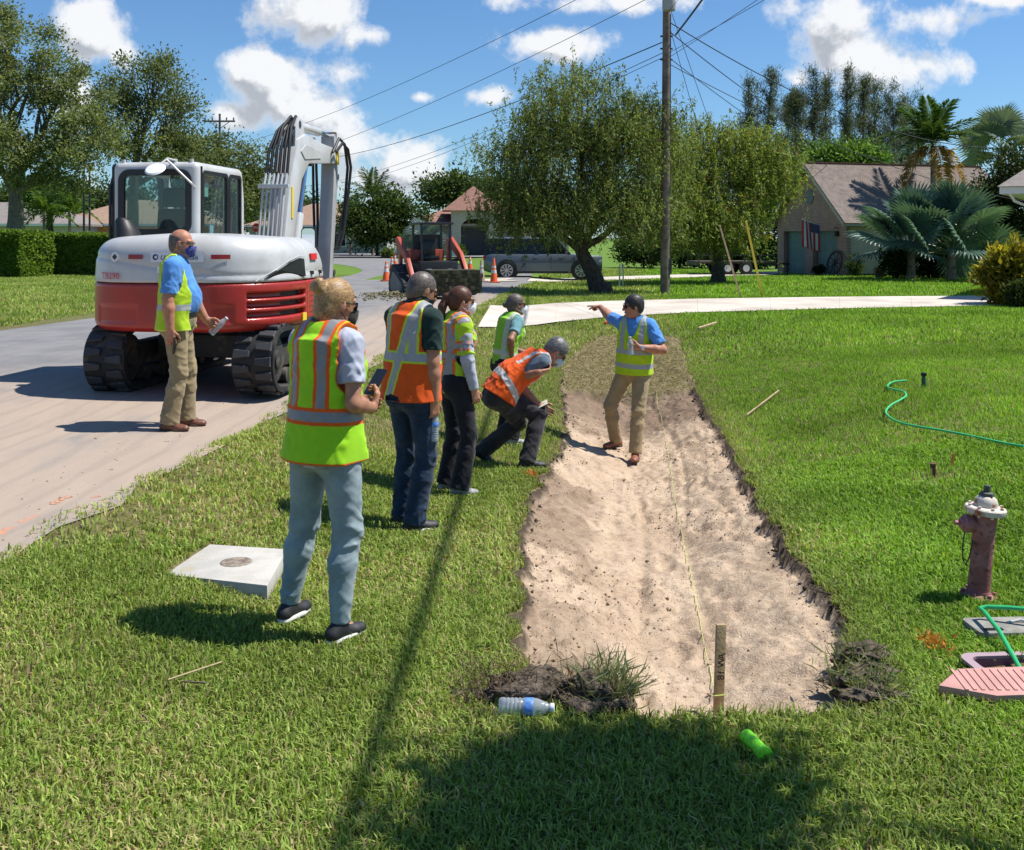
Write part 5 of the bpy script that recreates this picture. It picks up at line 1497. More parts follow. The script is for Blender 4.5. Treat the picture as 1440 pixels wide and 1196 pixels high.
# --- cab
CX0, CX1, CY0, CY1, CZ0, CZ1 = -1.17, -.16, -.55, .88, 1.0, 2.50
CM = (CX0 + CX1) / 2
fd = Field((CX0 - .1, CY0 - .1, CZ0 - .1), (CX1 + .1, CY1 + .12, CZ1 + .1), .0145)
X3 = fd.ax[0][:, None, None]; Y3 = fd.ax[1][None, :, None]; Z3 = fd.ax[2][None, None, :]
def rbox(c, s, r):
    q = [np.abs(A - cc) - ss / 2 + r for A, cc, ss in zip((X3, Y3, Z3), c, s)]
    return np.sqrt(sum(np.maximum(a, 0) ** 2 for a in q)) + np.minimum(np.maximum(np.maximum(q[0], q[1]), q[2]), 0) - r
cc = ((CX0 + CX1) / 2, (CY0 + CY1) / 2, (CZ0 + CZ1) / 2); cs = (CX1 - CX0, CY1 - CY0, CZ1 - CZ0)
f3 = rbox(cc, cs, .075)
f3 = np.maximum(f3, (Y3 - CY1 + .0) + .22 * (Z3 - 1.7) - .05)    # raked windscreen
f3 = np.maximum(f3, -rbox(cc, (cs[0] - .13, cs[1] - .13, cs[2] - .13), .05))
wins = [('y', (CM, CY0, 2.04), .80, .66), ('y', (CM, CY1, 1.9), .86, .95)]
f3 = np.maximum(f3, -np.maximum(rbox((CM, CY0, 2.045), (.78, .4, .64), .10), 0 * X3 - 1))
f3 = np.maximum(f3, -rbox((CM, CY1 + .05, 1.85), (.86, .5, 1.1), .06))
f3 = np.maximum(f3, -rbox((CX1, -.06, 1.98), (.4, .72, .82), .05)); f3 = np.maximum(f3, -rbox((CX1, .53, 1.98), (.4, .38, .82), .05))
f3 = np.maximum(f3, -rbox((CX0, .17, 1.95), (.4, 1.10, .86), .06))
fd.f = np.broadcast_to(f3, tuple(fd.n)).astype(np.float32).copy()
V, Fq = fd.mesh(1); cab = link_mesh('cab', np_mesh('cab', V, Fq), G_PAINT, EX, smooth=True)
rw = off2(rrect(.86, .74, .13), CM, 2.045); rwi = off2(rrect(.72, .60, .07), CM, 2.045)
ring_frame(rw, rwi, CY0 - .012, CY0 + .03, 'y').build('window_seal', M_BLACK, cab)
ri2 = off2(rrect(.72, .60, .07), CM, 2.045)
MB().prism(ri2, CY0 + .008, CY0 + .014, 'y').build('rear_window', GLASS, cab)
for (yc, w) in ((-.06, .68), (.53, .34)):
    o_ = off2(rrect(w + .06, .86, .06), yc, 1.98); i_ = off2(rrect(w - .02, .78, .04), yc, 1.98)
    ring_frame(o_, i_, CX1 - .03, CX1 + .006, 'x').build('window_seal', M_BLACK, cab)
    MB().prism(i_, CX1 - .018, CX1 - .012, 'x').build('side_window', GLASS, cab)
MB().prism(off2(rrect(1.08, .84, .05), .17, 1.95), CX0 + .02, CX0 + .026, 'x').build('side_window', GLASS, cab)
MB().prism(off2(rrect(.84, 1.06, .05), CM, 1.85), CY1 - .14, CY1 - .134, 'y').build('windscreen', GLASS, cab)
MB().box((CX1 + .004, -.47, 2.0), (.02, .02, .9)).build('drip_rail', M_BLACK, cab)
# black door edge and grab rail on the left
MB().box((CX0 - .03, .17, 1.72), (.05, 1.2, 1.45)).build('door', mat('door_black', (.015, .016, .017), .4), cab, bevel=.02) if False else ring_frame(off2(rrect(1.24, 1.46, .06), .17, 1.76), off2(rrect(1.06, .84, .06), .17, 1.97), CX0 - .055, CX0 - .01, 'x').build('door', mat('door_black', (.015, .016, .017), .4), cab)
MB().tube([(CX0 - .05, -.42, 1.15), (CX0 - .07, -.46, 1.3), (CX0 - .07, -.46, 2.2), (CX0 - .05, -.42, 2.35)], .018, n=8).build('grab_rail', M_BLACK, cab, smooth=True)
# seat and controls
st = MB().box((CM, .0, 1.66), (.50, .14, .66), taper=(.86, .8)).build('seat_back', mat('seat_vinyl', (.030, .036, .038), .6), cab, bevel=.05)
MB().box((CM, -.03, 2.12), (.30, .11, .23)).build('headrest', mat('seat_vinyl', (.03, .036, .038), .6), st, bevel=.045)
MB().box((CM, .24, 1.36), (.52, .52, .14)).build('seat_base', mat('seat_vinyl', (.03, .036, .038), .6), cab, bevel=.04)
for s in (-1, 1): MB().box((CM + s * .33, .28, 1.42), (.12, .5, .12)).build('console', M_DGREY, cab, bevel=.02); MB().tube([(CM + s * .33, .6, 1.46), (CM + s * .31, .64, 1.66)], .018).build('joystick', M_BLACK, cab)
MB().box((CM, .74, 1.42), (.5, .1, .3)).build('dash', M_DGREY, cab, bevel=.02)
MB().box((-.24, -.16, 2.20), (.012, .13, .16)).build('paper_notice', mat('paper_green', (.25, .45, .38), .8), cab); MB().box((-.24, .0, 1.72), (.012, .10, .14)).build('paper_notice', mat('paper_blue', (.3, .5, .55), .8), cab)
# round white mirror with stays hung above the rear window
MB().lathe([(.0, -.016), (.10, -.012), (.115, .0), (.10, .014), (.0, .02)], Matrix.Translation((CM + .10, CY0 - .20, 2.40)) @ rotm((1, 0, 0), R(38)), n=28, cap=False).build('rear_mirror', M_STICKW, EX, smooth=True)
MB().tube([(CM + .10, CY0 - .19, 2.41), (CM + .17, CY0 - .05, 2.53), (CM + .22, CY0 + .04, 2.515)], .013).build('mirror_stay', G_PAINT, EX)
MB().tube([(CM + .18, CY0 - .08, 2.51), (CX1 - .05, CY0 - .06, 2.25), (CX1 - .04, CY0 + .02, 2.21)], .012).build('mirror_stay', G_PAINT, EX)
for xx in (-1.06, -.26, -.45): MB().cyl((xx, CY0 + .06, CZ1 - .02), (xx, CY0 + .06, CZ1 + .03), .022, n=10).build('lifting_eye', G_PAINT, EX)
# --- boom, stick, bucket (profiles in the plane of the boom, x centre BX)
BX = .21
def bq(y, z):
    """boom layout tweak: shorten the fore part and lower the elbow"""
    y2 = y if y < 2.3 else 2.3 + (y - 2.3) * .62
    return y2, (z if z < 1.0 else 1.0 + (z - 1.0) * .915)
boom = [(.80, .86), (1.02, .78), (1.16, .92), (1.30, 1.75), (1.62, 2.55), (1.92, 2.80), (2.5, 2.84), (3.72, 2.90), (3.86, 2.98), (3.86, 3.08), (3.74, 3.14), (2.6, 3.16), (1.80, 3.22), (1.48, 3.12), (1.16, 2.55), (.92, 1.7)]
MB().prism([bq(*p) for p in boom], BX - .12, BX + .12, 'x').build('boom', G_PAINT, EX, bevel=.018)
for s in (-1, 1): MB().prism([bq(*p) for p in [(1.55, 2.95), (1.72, 2.85), (2.5, 2.92), (2.45, 3.02), (1.75, 3.06)]], BX + s * .122, BX + s * .132, 'x').build('boom_plate', G_PAINT, EX)
for s in (-1, 1): MB().prism([bq(*p) for p in [(1.42, 3.02), (1.9, 3.10), (1.72, 3.42), (1.56, 3.44), (1.44, 3.3)]], BX + s * .075 - .014, BX + s * .075 + .014, 'x').build('boom_bracket', G_PAINT, EX, bevel=.006)
MB().prism([(.62, .60), (1.12, .60), (1.18, 1.05), (.78, 1.12), (.58, .95)], BX - .22, BX + .22, 'x').build('swing_post', M_STEEL, EX, bevel=.03)
stick = [(3.68, 3.34), (3.84, 3.42), (4.00, 3.30), (4.06, 2.85), (3.62, 1.2), (3.50, .80), (3.32, .76), (3.28, .95), (3.46, 1.7), (3.66, 2.6), (3.70, 3.0)]
MB().prism([bq(*p) for p in stick], BX - .10, BX + .10, 'x').build('stick', mat('stick_grey', (.36, .365, .37), .45, dirt=(.28, .25, .21), dscale=3, damt=.4), EX, bevel=.015)
bk = MB()
prof = [(3.34, .74), (3.52, .72), (3.55, .52), (3.45, .30), (3.22, .14), (2.95, .10), (2.78, .22), (2.80, .25), (2.96, .15), (3.2, .19), (3.40, .34), (3.49, .53), (3.36, .66)]
bk.prism([bq(*p) for p in prof], BX - .36, BX + .36, 'x').build('bucket', M_STEEL, EX)
for s in (-1, 1): MB().prism([bq(*p) for p in [(3.34, .72), (3.54, .70), (3.54, .5), (3.44, .3), (3.2, .14), (2.95, .11), (2.8, .24), (3.05, .5)]], BX + s * .352 - .01, BX + s * .352 + .01, 'x').build('bucket_cheek', M_STEEL, EX)
for i in range(5): MB().bar((BX - .32 + i * .16, *bq(2.84, .20)), (BX - .32 + i * .16, *bq(2.68, .32)), .05, .03, w2=.03, h2=.012).build('bucket_tooth', M_STEEL, EX)
def ram(a, b, fr_, rb, rr, nm):
    a = Vector((a[0], *bq(*a[1:]))); b = Vector((b[0], *bq(*b[1:]))); c = a.lerp(b, fr_)
    o = MB().cyl(a, c, rb, n=18).build(nm, G_PAINT, EX, bevel=.008); MB().cyl(c, b, rr, n=14).build('piston_rod', M_CHROME, o, smooth=True)
    MB().cyl(a - Vector((.09, 0, 0)), a + Vector((.09, 0, 0)), rb * .9, n=14).build('pivot', M_STEEL, o); MB().cyl(b - Vector((.10, 0, 0)), b + Vector((.10, 0, 0)), rb * .85, n=14).build('pivot', M_STEEL, o)
ram((BX, 1.40, .80), (BX, 2.12, 2.84), .62, .068, .040, 'boom_cylinder')
ram((BX, 1.62, 3.34), (BX, 3.84, 3.36), .66, .062, .034, 'arm_cylinder')
ram((BX, 4.10, 2.70), (BX, 3.74, 1.15), .62, .052, .030, 'bucket_cylinder')
MB().bar((BX - .08, *bq(3.74, 1.15)), (BX - .08, *bq(3.42, .72)), .03, .07).build('bucket_link', M_STEEL, EX); MB().bar((BX + .08, *bq(3.74, 1.15)), (BX + .08, *bq(3.42, .72)), .03, .07).build('bucket_link', M_STEEL, EX)
# steel lines up the back of the boom, then hoses over the top
for i in range(6):
    x = BX - .20 + i * .055
    MB().tube([(p[0], *bq(*p[1:])) for p in [(x, .86, 1.55), (x, 1.02, 2.35), (x, 1.14, 2.60)]], .017, n=8).build('hydraulic_line', M_TUBE, EX, smooth=True)
    top_ = [(x, 1.14, 2.58), (x + .0, 1.24, 2.92 + .02 * i), (x + (BX - x) * .3, 1.38, 3.22 + .03 * (i % 3)), (x + (BX - x) * .6, 1.62, 3.40 + .03 * (i % 3)), (x + (BX - x) * .7, 1.80, 3.30)]
    MB().tube([(p[0], *bq(*p[1:])) for p in top_], .021, n=8).build('hose', M_HOSE, EX, smooth=True)
for z, y in ((1.62, .86), (2.42, 1.02)): MB().box((BX - .06, *bq(y, z)), (.40, .05, .05)).build('line_clamp', G_PAINT, EX, bevel=.006)
for s in (-1, 1):
    for j in range(2):
        x = BX + s * (.15 + .05 * j)
        MB().tube([(p[0], *bq(*p[1:])) for p in [(x, 3.3, 3.06), (x + s * .04, 3.6, 3.30 - .08 * j), (x + s * .07, 3.9, 3.22 - .08 * j), (x + s * .09, 4.05, 2.85), (x + s * .06, 3.98 - .05 * j, 2.3), (x + s * .02, 3.8, 1.8), (x - s * .03, 3.66, 1.5)]], .021, n=8).build('hose', M_HOSE, EX, smooth=True)
MB().box((BX + .125, *bq(3.85, 3.0)), (.012, .12, .2)).build('warning_sticker', M_YEL, EX)
MB().box((BX + .125, *bq(1.2, 2.2)), (.012, .06, .4)).build('warning_sticker', M_YEL, EX)
# mirror on the right front
MB().tube([(.55, .80, 1.30), (.60, .95, 1.45), (.58, 1.05, 1.62)], .014).build('mirror_stay', M_BLACK, EX)
MB().prism(off2(rrect(.20, .32, .06), .60, 1.62), 1.03, 1.08, 'y').build('side_mirror', M_BLACK, EX, bevel=.012)
MB().prism(off2(rrect(.17, .29, .05), .60, 1.62), 1.024, 1.029, 'y').build('mirror_glass', mat('mirror', (.75, .8, .85), .04, metal=1), EX)

# ------------------------------------------------------------------ parked cars
M_TYRE = mat('tyre', (.018, .018, .018), .8); M_RIM = mat('alloy', (.45, .46, .47), .3, metal=.8); M_CARGLASS = glass_mat('car_glass', (.25, .28, .30), .55, .02, (.012, .014, .016))
def car(label, loc, rz, L, Wd, Ht, paint, wagon=True, group=None, detail=True, bodyname='parked_car'):
    """x forward along the car, y left; origin at ground centre"""
    root = empty(bodyname, loc, rz, label, 'car', group)
    hl = L / 2; hw = Wd / 2; zb = .24 * Ht / 1.7; belt = Ht * .60; ns = 25
    xs = np.linspace(-hl, hl, ns)
    def lower_ring(x):
        t = (x + hl) / L
        nose = 1 - .16 * sstep(.85, 1.0, t) - .10 * sstep(.06, 0, t)
        w = hw * nose
        top = belt - (.10 if wagon else .06) * Ht * .5 * sstep(.72, 1.0, t) - (0 if wagon else .05) * sstep(.12, 0, t)
        bot = zb + .10 * sstep(.93, 1.0, t) + .12 * sstep(.07, 0, t)
        r = []
        for (yy, zz) in ((.90, bot), (1.0, bot + .10), (1.0, (bot + top) / 2), (.985, top - .06), (.93, top)):
            r.append((x, w * yy, zz))
        return r + [(x, -p[1], p[2]) for p in reversed(r)]
    body = MB().loft([lower_ring(x) for x in xs]).build('body', paint, root, smooth=True, ang=R(40))
    # greenhouse
    if wagon: gx0, gx1, rx0, rx1 = -hl + .03, hl * .46, -hl + .16, hl * .22
    else: gx0, gx1, rx0, rx1 = -hl * .82, hl * .52, -hl * .48, hl * .16
    gw = hw * .92; rw_ = hw * .74
    def gh(name, inset, zt, material, z0):
        rings = []
        for (x0, x1, w, z) in ((gx0 + inset, gx1 - inset, gw - inset * .3, z0), (gx0 + (rx0 - gx0) * .5 + inset, gx1 + (rx1 - gx1) * .5 - inset, (gw + rw_) / 2 + .02 - inset * .3, (z0 + zt) / 2), (rx0 + inset, rx1 - inset, rw_ - inset * .3, zt)):
            rings.append([(x0, -w, z), (x0 + .04, -w - .01, z), (x1 - .04, -w - .01, z), (x1, -w * .9, z), (x1, w * .9, z), (x1 - .04, w + .01, z), (x0 + .04, w + .01, z), (x0, w, z)])
        return MB().loft(rings).build(name, material, root, smooth=True, ang=R(25))
    gh('window_glass', 0, Ht - .07, M_CARGLASS, belt - .03)
    rf = MB(); rings = []
    for (ins, z) in ((.0, Ht - .08), (.0, Ht - .045), (.10, Ht - .012), (.28, Ht)):
        rings.append([(rx0 + ins - .03, -rw_ + ins * .6, z), (rx1 - ins + .03, -rw_ + ins * .6, z), (rx1 - ins + .03, rw_ - ins * .6, z), (rx0 + ins - .03, rw_ - ins * .6, z)])
    rf.loft(rings).build('roof', paint, root, bevel=.02)
    pl = [(gx0, rx0), (gx1, rx1)]
    for s in (-1, 1):
        for (a, b) in pl: MB().bar((a, s * gw, belt - .02), (b, s * rw_, Ht - .06), .06, .07).build('pillar', paint if not wagon else M_BLACK, root)
        for fx in ((.30, .62) if wagon else (.5,)):
            xa = gx0 + (gx1 - gx0) * fx; xb = rx0 + (rx1 - rx0) * fx
            MB().bar((xa, s * (gw + .012), belt - .02), (xb, s * (rw_ + .014), Ht - .06), .03, .09).build('pillar', M_BLACK, root)
    rad = Ht * .215 if wagon else Ht * .235
    for fx in (-.305, .325):
        for s in (-1, 1):
            c = (L * fx, s * (hw - .10), rad)
            wl = MB().cyl((c[0], c[1] - .12, rad), (c[0], c[1] + .12, rad), rad, n=24).build('wheel', M_TYRE, root, bevel=.03)
            yo = c[1] + s * .125
            MB().cyl((c[0], yo - .02 * s, rad), (c[0], yo, rad), rad * .70, n=24).build('rim', M_RIM, wl, smooth=False)
            if detail:
                for k in range(9):
                    a = 6.283 * k / 9; p = (c[0] + rad * .42 * math.cos(a), yo + .004 * s, rad + rad * .42 * math.sin(a))
                    q = MB().prism([(-.018, -rad * .2), (.018, -rad * .2), (.035, rad * .2), (-.035, rad * .2)], -.004, .004, 'y', Matrix.Translation(p) @ rotm((0, 1, 0), math.pi / 2 - a)).build('rim_opening', M_BLACK, wl)
            MB().cyl((c[0], s * (hw - .02), rad + .02), (c[0], s * (hw + .004), rad + .02), rad * 1.17, n=28).build('wheel_arch', M_BLACK, root)
            wl.location.y += s * .02
    for s in (-1, 1):
        MB().box((-hl + .02, s * hw * .80, belt - .16), (.10, .26, .18)).build('tail_light', mat('tail_lamp', (.45, .01, .012), .25), root, bevel=.02)
        MB().box((hl - .10, s * hw * .68, belt - .30), (.16, .34, .14)).build('headlight', mat('head_lamp', (.6, .62, .65), .15), root, bevel=.03)
        MB().box((hl * .40, s * (hw + .07), belt + .07), (.12, .14, .13)).build('wing_mirror', paint, root, bevel=.03)
        for fx in (-.06, .16): MB().box((L * fx, s * (hw + .006), belt - .12), (.18, .02, .03)).build('door_handle', M_RIM, root)
        for fx in (-.17, .07, .27): MB().box((L * fx, s * (hw * .998), belt * .68), (.012, .012, belt * .52)).build('door_gap', M_BLACK, root)
        MB().box((0, s * (hw * .985), zb + .06), (L * .42, .03, .08)).build('sill', M_BLACK, root)
    MB().box((hl - .03, 0, belt - .36), (.06, Wd * .62, .16)).build('grille', M_BLACK, root); MB().box((-hl + .01, 0, zb + .20), (.08, Wd * .8, .16)).build('bumper', paint, root, bevel=.03)
    return root
PAINT_GREY = mat('car_paint_grey', (.13, .15, .17), .3, metal=.35, coat=.6); PAINT_WHITE = mat('car_paint_white', (.72, .73, .74), .3, coat=.6); PAINT_SILVER = mat('car_paint_silver', (.42, .44, .46), .3, metal=.3, coat=.5)
c0 = P(770, 394.5)
flex = car('grey boxy family wagon parked on the thin concrete drive behind the leaning tree', (c0.x - .15, c0.y + .9, c0.z + .035), R(-3), 4.95, 1.93, 1.76, PAINT_GREY)
q_ = Q(97, 322, 62)
car('white low sedan parked beyond the clipped hedge', (q_.x, 62, .2), R(178), 4.7, 1.85, 1.40, PAINT_WHITE, wagon=False)
q_ = Q(350, 330, 66); car('white van parked in the street behind the excavator boom', (q_.x, 66, .2), R(100), 4.9, 1.95, 1.85, PAINT_WHITE)
q_ = Q(436, 330, 72); car('silver utility wagon parked in the street under the excavator stick', (q_.x, 72, .2), R(95), 4.9, 1.95, 1.80, PAINT_SILVER)
q_ = Q(8, 322, 66); car('dark sedan parked beside the pale house behind the hedge', (q_.x, 66, .2), R(175), 4.6, 1.85, 1.42, mat('car_paint_dark', (.02, .022, .025), .3, coat=.6), wagon=False)

# ------------------------------------------------------------------ compact track loader carrying rolled sod
M_LRED = mat('loader_red', (.40, .06, .03), .45, dirt=(.28, .10, .06), dscale=2, damt=.5)
b_ = P(606, 417)
SK = empty('track_loader', (b_.x, b_.y + .6, b_.z + .01), R(200), 'red and black compact track loader with canopy carrying turf on the road', 'loader')
# local: +y forward
for s in (-1, 1):
    prof = [(-.98, .10), (-.80, .0), (.72, .0), (.90, .12), (.90, .30), (.72, .44), (-.35, .84), (-.62, .86), (-.95, .50)]
    t_ = MB().prism(prof, s * .86 - .20, s * .86 + .20, 'x').build('track', M_RUB, SK, bevel=.03)
    inn_ = [(p[0] * .72 - .02, .32 + (p[1] - .32) * .62) for p in prof]
    MB().prism(inn_, s * .86 - .205, s * .86 + .205, 'x').build('track_frame', mat('loader_grey', (.16, .155, .15), .6, dirt=(.3, .26, .22), damt=.5), SK)
    for i in range(15):
        a, b = prof[i % len(prof)], prof[(i + 1) % len(prof)]
        MB().box((s * .86, (a[0] + b[0]) / 2, (a[1] + b[1]) / 2), (.40, .07, .05)).build('tread_bar', M_LUG, t_) if i < len(prof) else None
    MB().prism([(-.98, 1.62), (-.80, 1.66), (.20, 1.20), (.92, .52), (.98, .24), (.80, .26), (.72, .46), (.10, 1.00), (-.95, 1.40)], s * .80 - .055, s * .80 + .055, 'x').build('lift_arm', M_LRED, SK, bevel=.015)
    MB().prism([(-1.0, .78), (-.78, .78), (-.74, 1.62), (-.98, 1.62)], s * .72 - .04, s * .72 + .04, 'x').build('arm_tower', M_LRED, SK, bevel=.01)
    MB().cyl((s * .66, -.55, .95), (s * .74, .30, 1.02), .045, n=12).build('lift_cylinder', M_STEEL, SK)
    MB().bar((s * .42, .40, .85), (s * .42, .33, 2.0), .06, .06).build('canopy_post', M_BLACK, SK); MB().bar((s * .42, -.62, .85), (s * .42, -.60, 2.0), .06, .08).build('canopy_post', M_BLACK, SK)
    MB().box((s * .30, .74, .72), (.14, .03, .08)).build('work_light', M_STICKW, SK)
MB().box((0, -.05, .66), (1.1, 1.5, .62)).build('chassis', M_HOSE, SK, bevel=.03)
MB().box((0, -.78, 1.05), (.98, .45, .50)).build('engine_hood', M_LRED, SK, bevel=.05)
MB().box((0, -.12, 2.03), (.98, 1.18, .07)).build('canopy_roof', M_BLACK, SK, bevel=.025)
MB().box((0, -.60, 1.45), (.84, .03, .55)).build('rear_screen', M_DGREY, SK)
MB().box((0, -.30, 1.05), (.48, .42, .12)).build('seat_base', M_BLACK, SK, bevel=.03); MB().box((0, -.50, 1.30), (.44, .10, .46)).build('seat_back', M_BLACK, SK, bevel=.03)
for s in (-1, 1): MB().tube([(s * .28, .10, 1.0), (s * .28, .14, 1.28)], .02).build('joystick', M_BLACK, SK)
MB().box((0, .98, .38), (1.2, .08, .42)).build('carrier_plate', M_STEEL, SK, bevel=.01)
for s in (-1, 1): MB().box((s * .3, 1.45, .10), (.10, 1.0, .05)).build('fork', M_STEEL, SK, bevel=.008)
# stack of turf slabs on the forks
M_TURF = mat('dark_turf', (.022, .026, .012), .95, base2=(.045, .045, .02), vscale=5, bump=1.0, bscale=30)
f_ = Matrix.Rotation(R(200), 4, 'Z') @ Vector((-.12, 1.55, .135)); tp_ = SK.location + f_
TF = empty('turf_stack', tp_, R(196), 'dark stack of cut turf slabs on the loader forks', 'turf')
for k in range(6):
    g_ = np.random.default_rng(k + 60); w_, d_ = 1.42 + g_.uniform(-.05, .05), 1.0 + g_.uniform(-.04, .04)
    me_ = MB(); n_ = 14
    for (z0, z1) in ((k * .105, k * .105 + .10),):
        pts = []
        for t in range(4 * n_):
            q2 = t / n_; sd2 = int(q2); fr2 = q2 - sd2
            x, y = [(-1 + 2 * fr2, -1), (1, -1 + 2 * fr2), (1 - 2 * fr2, 1), (-1, 1 - 2 * fr2)][sd2]
            pts.append((x * w_ / 2 + g_.normal(0, .014), y * d_ / 2 + g_.normal(0, .014)))
        me_.prism(pts, z0, z1, 'z')
    me_.build('turf_slab', M_TURF, TF)
# driver in the seat

# ------------------------------------------------------------------ houses
def brick_mat(name, a, b, mortar, scale):
    m = bpy.data.materials.new(name); m.use_nodes = True; t = NT(m.node_tree); p = m.node_tree.nodes['Principled BSDF']
    tcn = t.n('ShaderNodeTexCoord'); mp = t.n('ShaderNodeMapping'); t.l(tcn.outputs['Object'], mp.inputs[0]); mp.inputs['Rotation'].default_value = (R(90), 0, 0)
    br = t.n('ShaderNodeTexBrick'); t.l(mp.outputs[0], br.inputs[0]); br.inputs['Color1'].default_value = (*a, 1); br.inputs['Color2'].default_value = (*b, 1); br.inputs['Mortar'].default_value = (*mortar, 1)
    br.inputs['Scale'].default_value = scale; br.inputs['Brick Width'].default_value = .22; br.inputs['Row Height'].default_value = .075; br.inputs['Mortar Size'].default_value = .010
    c = t.mix(t.ramp(t.noise(tcn.outputs['Object'], 1.5, 4, .6), .3, .7), br.outputs[0], t.mix(1.0, br.outputs[0], (.8, .78, .78), 'MULTIPLY'))
    t.l(c, p.inputs['Base Color']); p.inputs['Roughness'].default_value = .9
    return m
def shingle_mat(name, a, b):
    m = bpy.data.materials.new(name); m.use_nodes = True; t = NT(m.node_tree); p = m.node_tree.nodes['Principled BSDF']
    tcn = t.n('ShaderNodeTexCoord'); n1 = t.noise(tcn.outputs['Object'], 3.0, 6, .75); n2 = t.noise(tcn.outputs['Object'], 18, 3, .7)
    c = t.mix(t.ramp(t.math('ADD', t.math('MULTIPLY', n1, .6), t.math('MULTIPLY', n2, .4)), .36, .62), a, b)
    t.l(c, p.inputs['Base Color']); p.inputs['Roughness'].default_value = .95
    return m
BRICK = brick_mat('garage_brick', (.42, .23, .175), (.34, .18, .14), (.40, .32, .27), 1.0)
ROOF_B = shingle_mat('brown_shingle', (.12, .095, .08), (.22, .175, .15)); ROOF_T = shingle_mat('terracotta_roof', (.20, .10, .075), (.29, .155, .115)); ROOF_G = shingle_mat('grey_roof', (.16, .14, .13), (.24, .21, .19))
M_TRIM = mat('beige_trim', (.42, .37, .28), .7); M_SIDING = mat('cream_siding', (.50, .43, .30), .75, var=.06); M_GDOOR = mat('green_garage_door', (.13, .20, .185), .6, var=.08); M_WHITEP = mat('white_paint', (.74, .74, .72), .6)
# garage house: gable looks left, long side looks at us
Rc = P(1190, 388.5); Lc = Vector((Rc.x - 1.72, Rc.y + 5.9, Rc.z)); g_dir = (Rc - Lc); GW = g_dir.length
ang_g = math.atan2(g_dir.y, g_dir.x)          # local x along the gable base, L -> R; local -y faces out of the gable
HO = empty('brick_garage_house', ((Lc + Rc) / 2), ang_g, 'brick gabled house with two green garage doors and brown shingle roof', 'house')
EV, PK, LEN, OV = 2.75, 5.45, 9.9, .38
# gable wall built as piers, lintel and gable so that the door openings are real
dw, dh = 2.05, 2.15; d1, d2 = -1.42, 1.30
for (xa, xb) in ((-GW / 2, d1 - dw / 2), (d1 + dw / 2, d2 - dw / 2), (d2 + dw / 2, GW / 2)):
    MB().box(((xa + xb) / 2, .12, dh / 2), (xb - xa, .24, dh)).build('brick_pier', BRICK, HO)
MB().prism([(-GW / 2, dh), (GW / 2, dh), (GW / 2, EV), (0, PK - .10), (-GW / 2, EV)], 0, .24, 'y').build('gable_wall', BRICK, HO)
for dx in (d1, d2):
    dr = MB().box((dx, .30, dh / 2), (dw, .06, dh)).build('garage_door', M_GDOOR, HO)
    for i in range(4):
        for j in range(3): MB().box((dx - dw / 2 + dw * (j + .5) / 3, .266, .28 + i * .53), (dw / 3 - .12, .012, .36)).build('door_panel', M_GDOOR, dr, bevel=.004)
MB().lathe([(.30, 0), (.36, .0), (.36, .05), (.30, .06)], Matrix.Translation((0, -.001, 3.85)) @ rotm((1, 0, 0), R(90)), n=24).build('gable_vent', mat('vent_grey', (.16, .17, .165), .7), HO)
# side wall (facing the viewer) of lap siding boards
xs_ = GW / 2
for i in range(14):
    MB().prism([(xs_ - .10, i * .19 + .10), (xs_ + .018, i * .19 + .10), (xs_ - .004, i * .19 + .288), (xs_ - .10, i * .19 + .288)], .25, LEN, 'y').build('siding_board', M_SIDING, HO)
MB().box((xs_ - .02, .30, EV / 2), (.12, .14, EV)).build('corner_board', M_TRIM, HO)
MB().box((-GW / 2 + .1, LEN / 2, EV / 2), (.2, LEN - .5, EV)).build('side_wall', M_SIDING, HO)
MB().box((0, LEN - .1, EV / 2), (GW, .2, EV)).build('rear_wall', M_SIDING, HO)
wn = MB().box((xs_ + .02, 7.2, 1.55), (.05, 1.6, 1.2)).build('window', M_WHITEP, HO); MB().box((xs_ + .045, 7.2, 1.55), (.02, 1.45, 1.05)).build('pane', M_CARGLASS, wn)
sl_ = (PK - EV) / (GW / 2)
for s in (-1, 1):
    a = (s * (GW / 2 + OV), EV - sl_ * OV); b = (0, PK)
    n_ = Vector((b[0] - a[0], b[1] - a[1])).normalized(); up_ = Vector((-n_.y, n_.x)) * (1 if s > 0 else -1); up_ = up_ if up_.y > 0 else -up_
    rp = MB().prism([a, b, (b[0], b[1] + .14), (a[0] + up_.x * .12, a[1] + up_.y * .12)], -OV, LEN + OV, 'y').build('roof', ROOF_B, HO)
    if s > 0:
        for i in range(26):       # shingle courses on the slope we see
            f0 = i / 26; p0 = (a[0] + (b[0] - a[0]) * f0, a[1] + (b[1] - a[1]) * f0 + .125); p1 = (a[0] + (b[0] - a[0]) * (f0 + 1 / 26 + .006), a[1] + (b[1] - a[1]) * (f0 + 1 / 26 + .006) + .128)
            MB().prism([(p0[0], p0[1]), (p0[0], p0[1] + .022), (p1[0], p1[1] + .004), (p1[0], p1[1] - .01)], -OV - .01, LEN + OV + .01, 'y').build('shingle_course', ROOF_B, rp)
    MB().prism([(a[0], a[1] - .10), (b[0], b[1] - .10), (b[0], b[1] + .10), (a[0], a[1] + .10)], -OV - .03, -OV + .02, 'y').build('barge_board', M_TRIM, HO)
MB().box((0, LEN / 2, PK + .14), (.22, LEN + .8, .06)).build('ridge_cap', mat('ridge_red', (.16, .07, .05), .9), HO)
MB().box((GW / 2 + OV, LEN / 2, EV - sl_ * OV + .03), (.06, LEN + .7, .16)).build('fascia', M_TRIM, HO)
for dx in (-.06, 2.45): 
    lp_ = MB().box((dx, -.10, 2.0), (.14, .16, .26)).build('wall_lamp', M_BLACK, HO, bevel=.02)
    MB().tube([(dx, -.02, 2.25), (dx, -.2, 2.32), (dx, -.26, 2.2)], .02).build('lamp_bracket', M_BLACK, lp_)
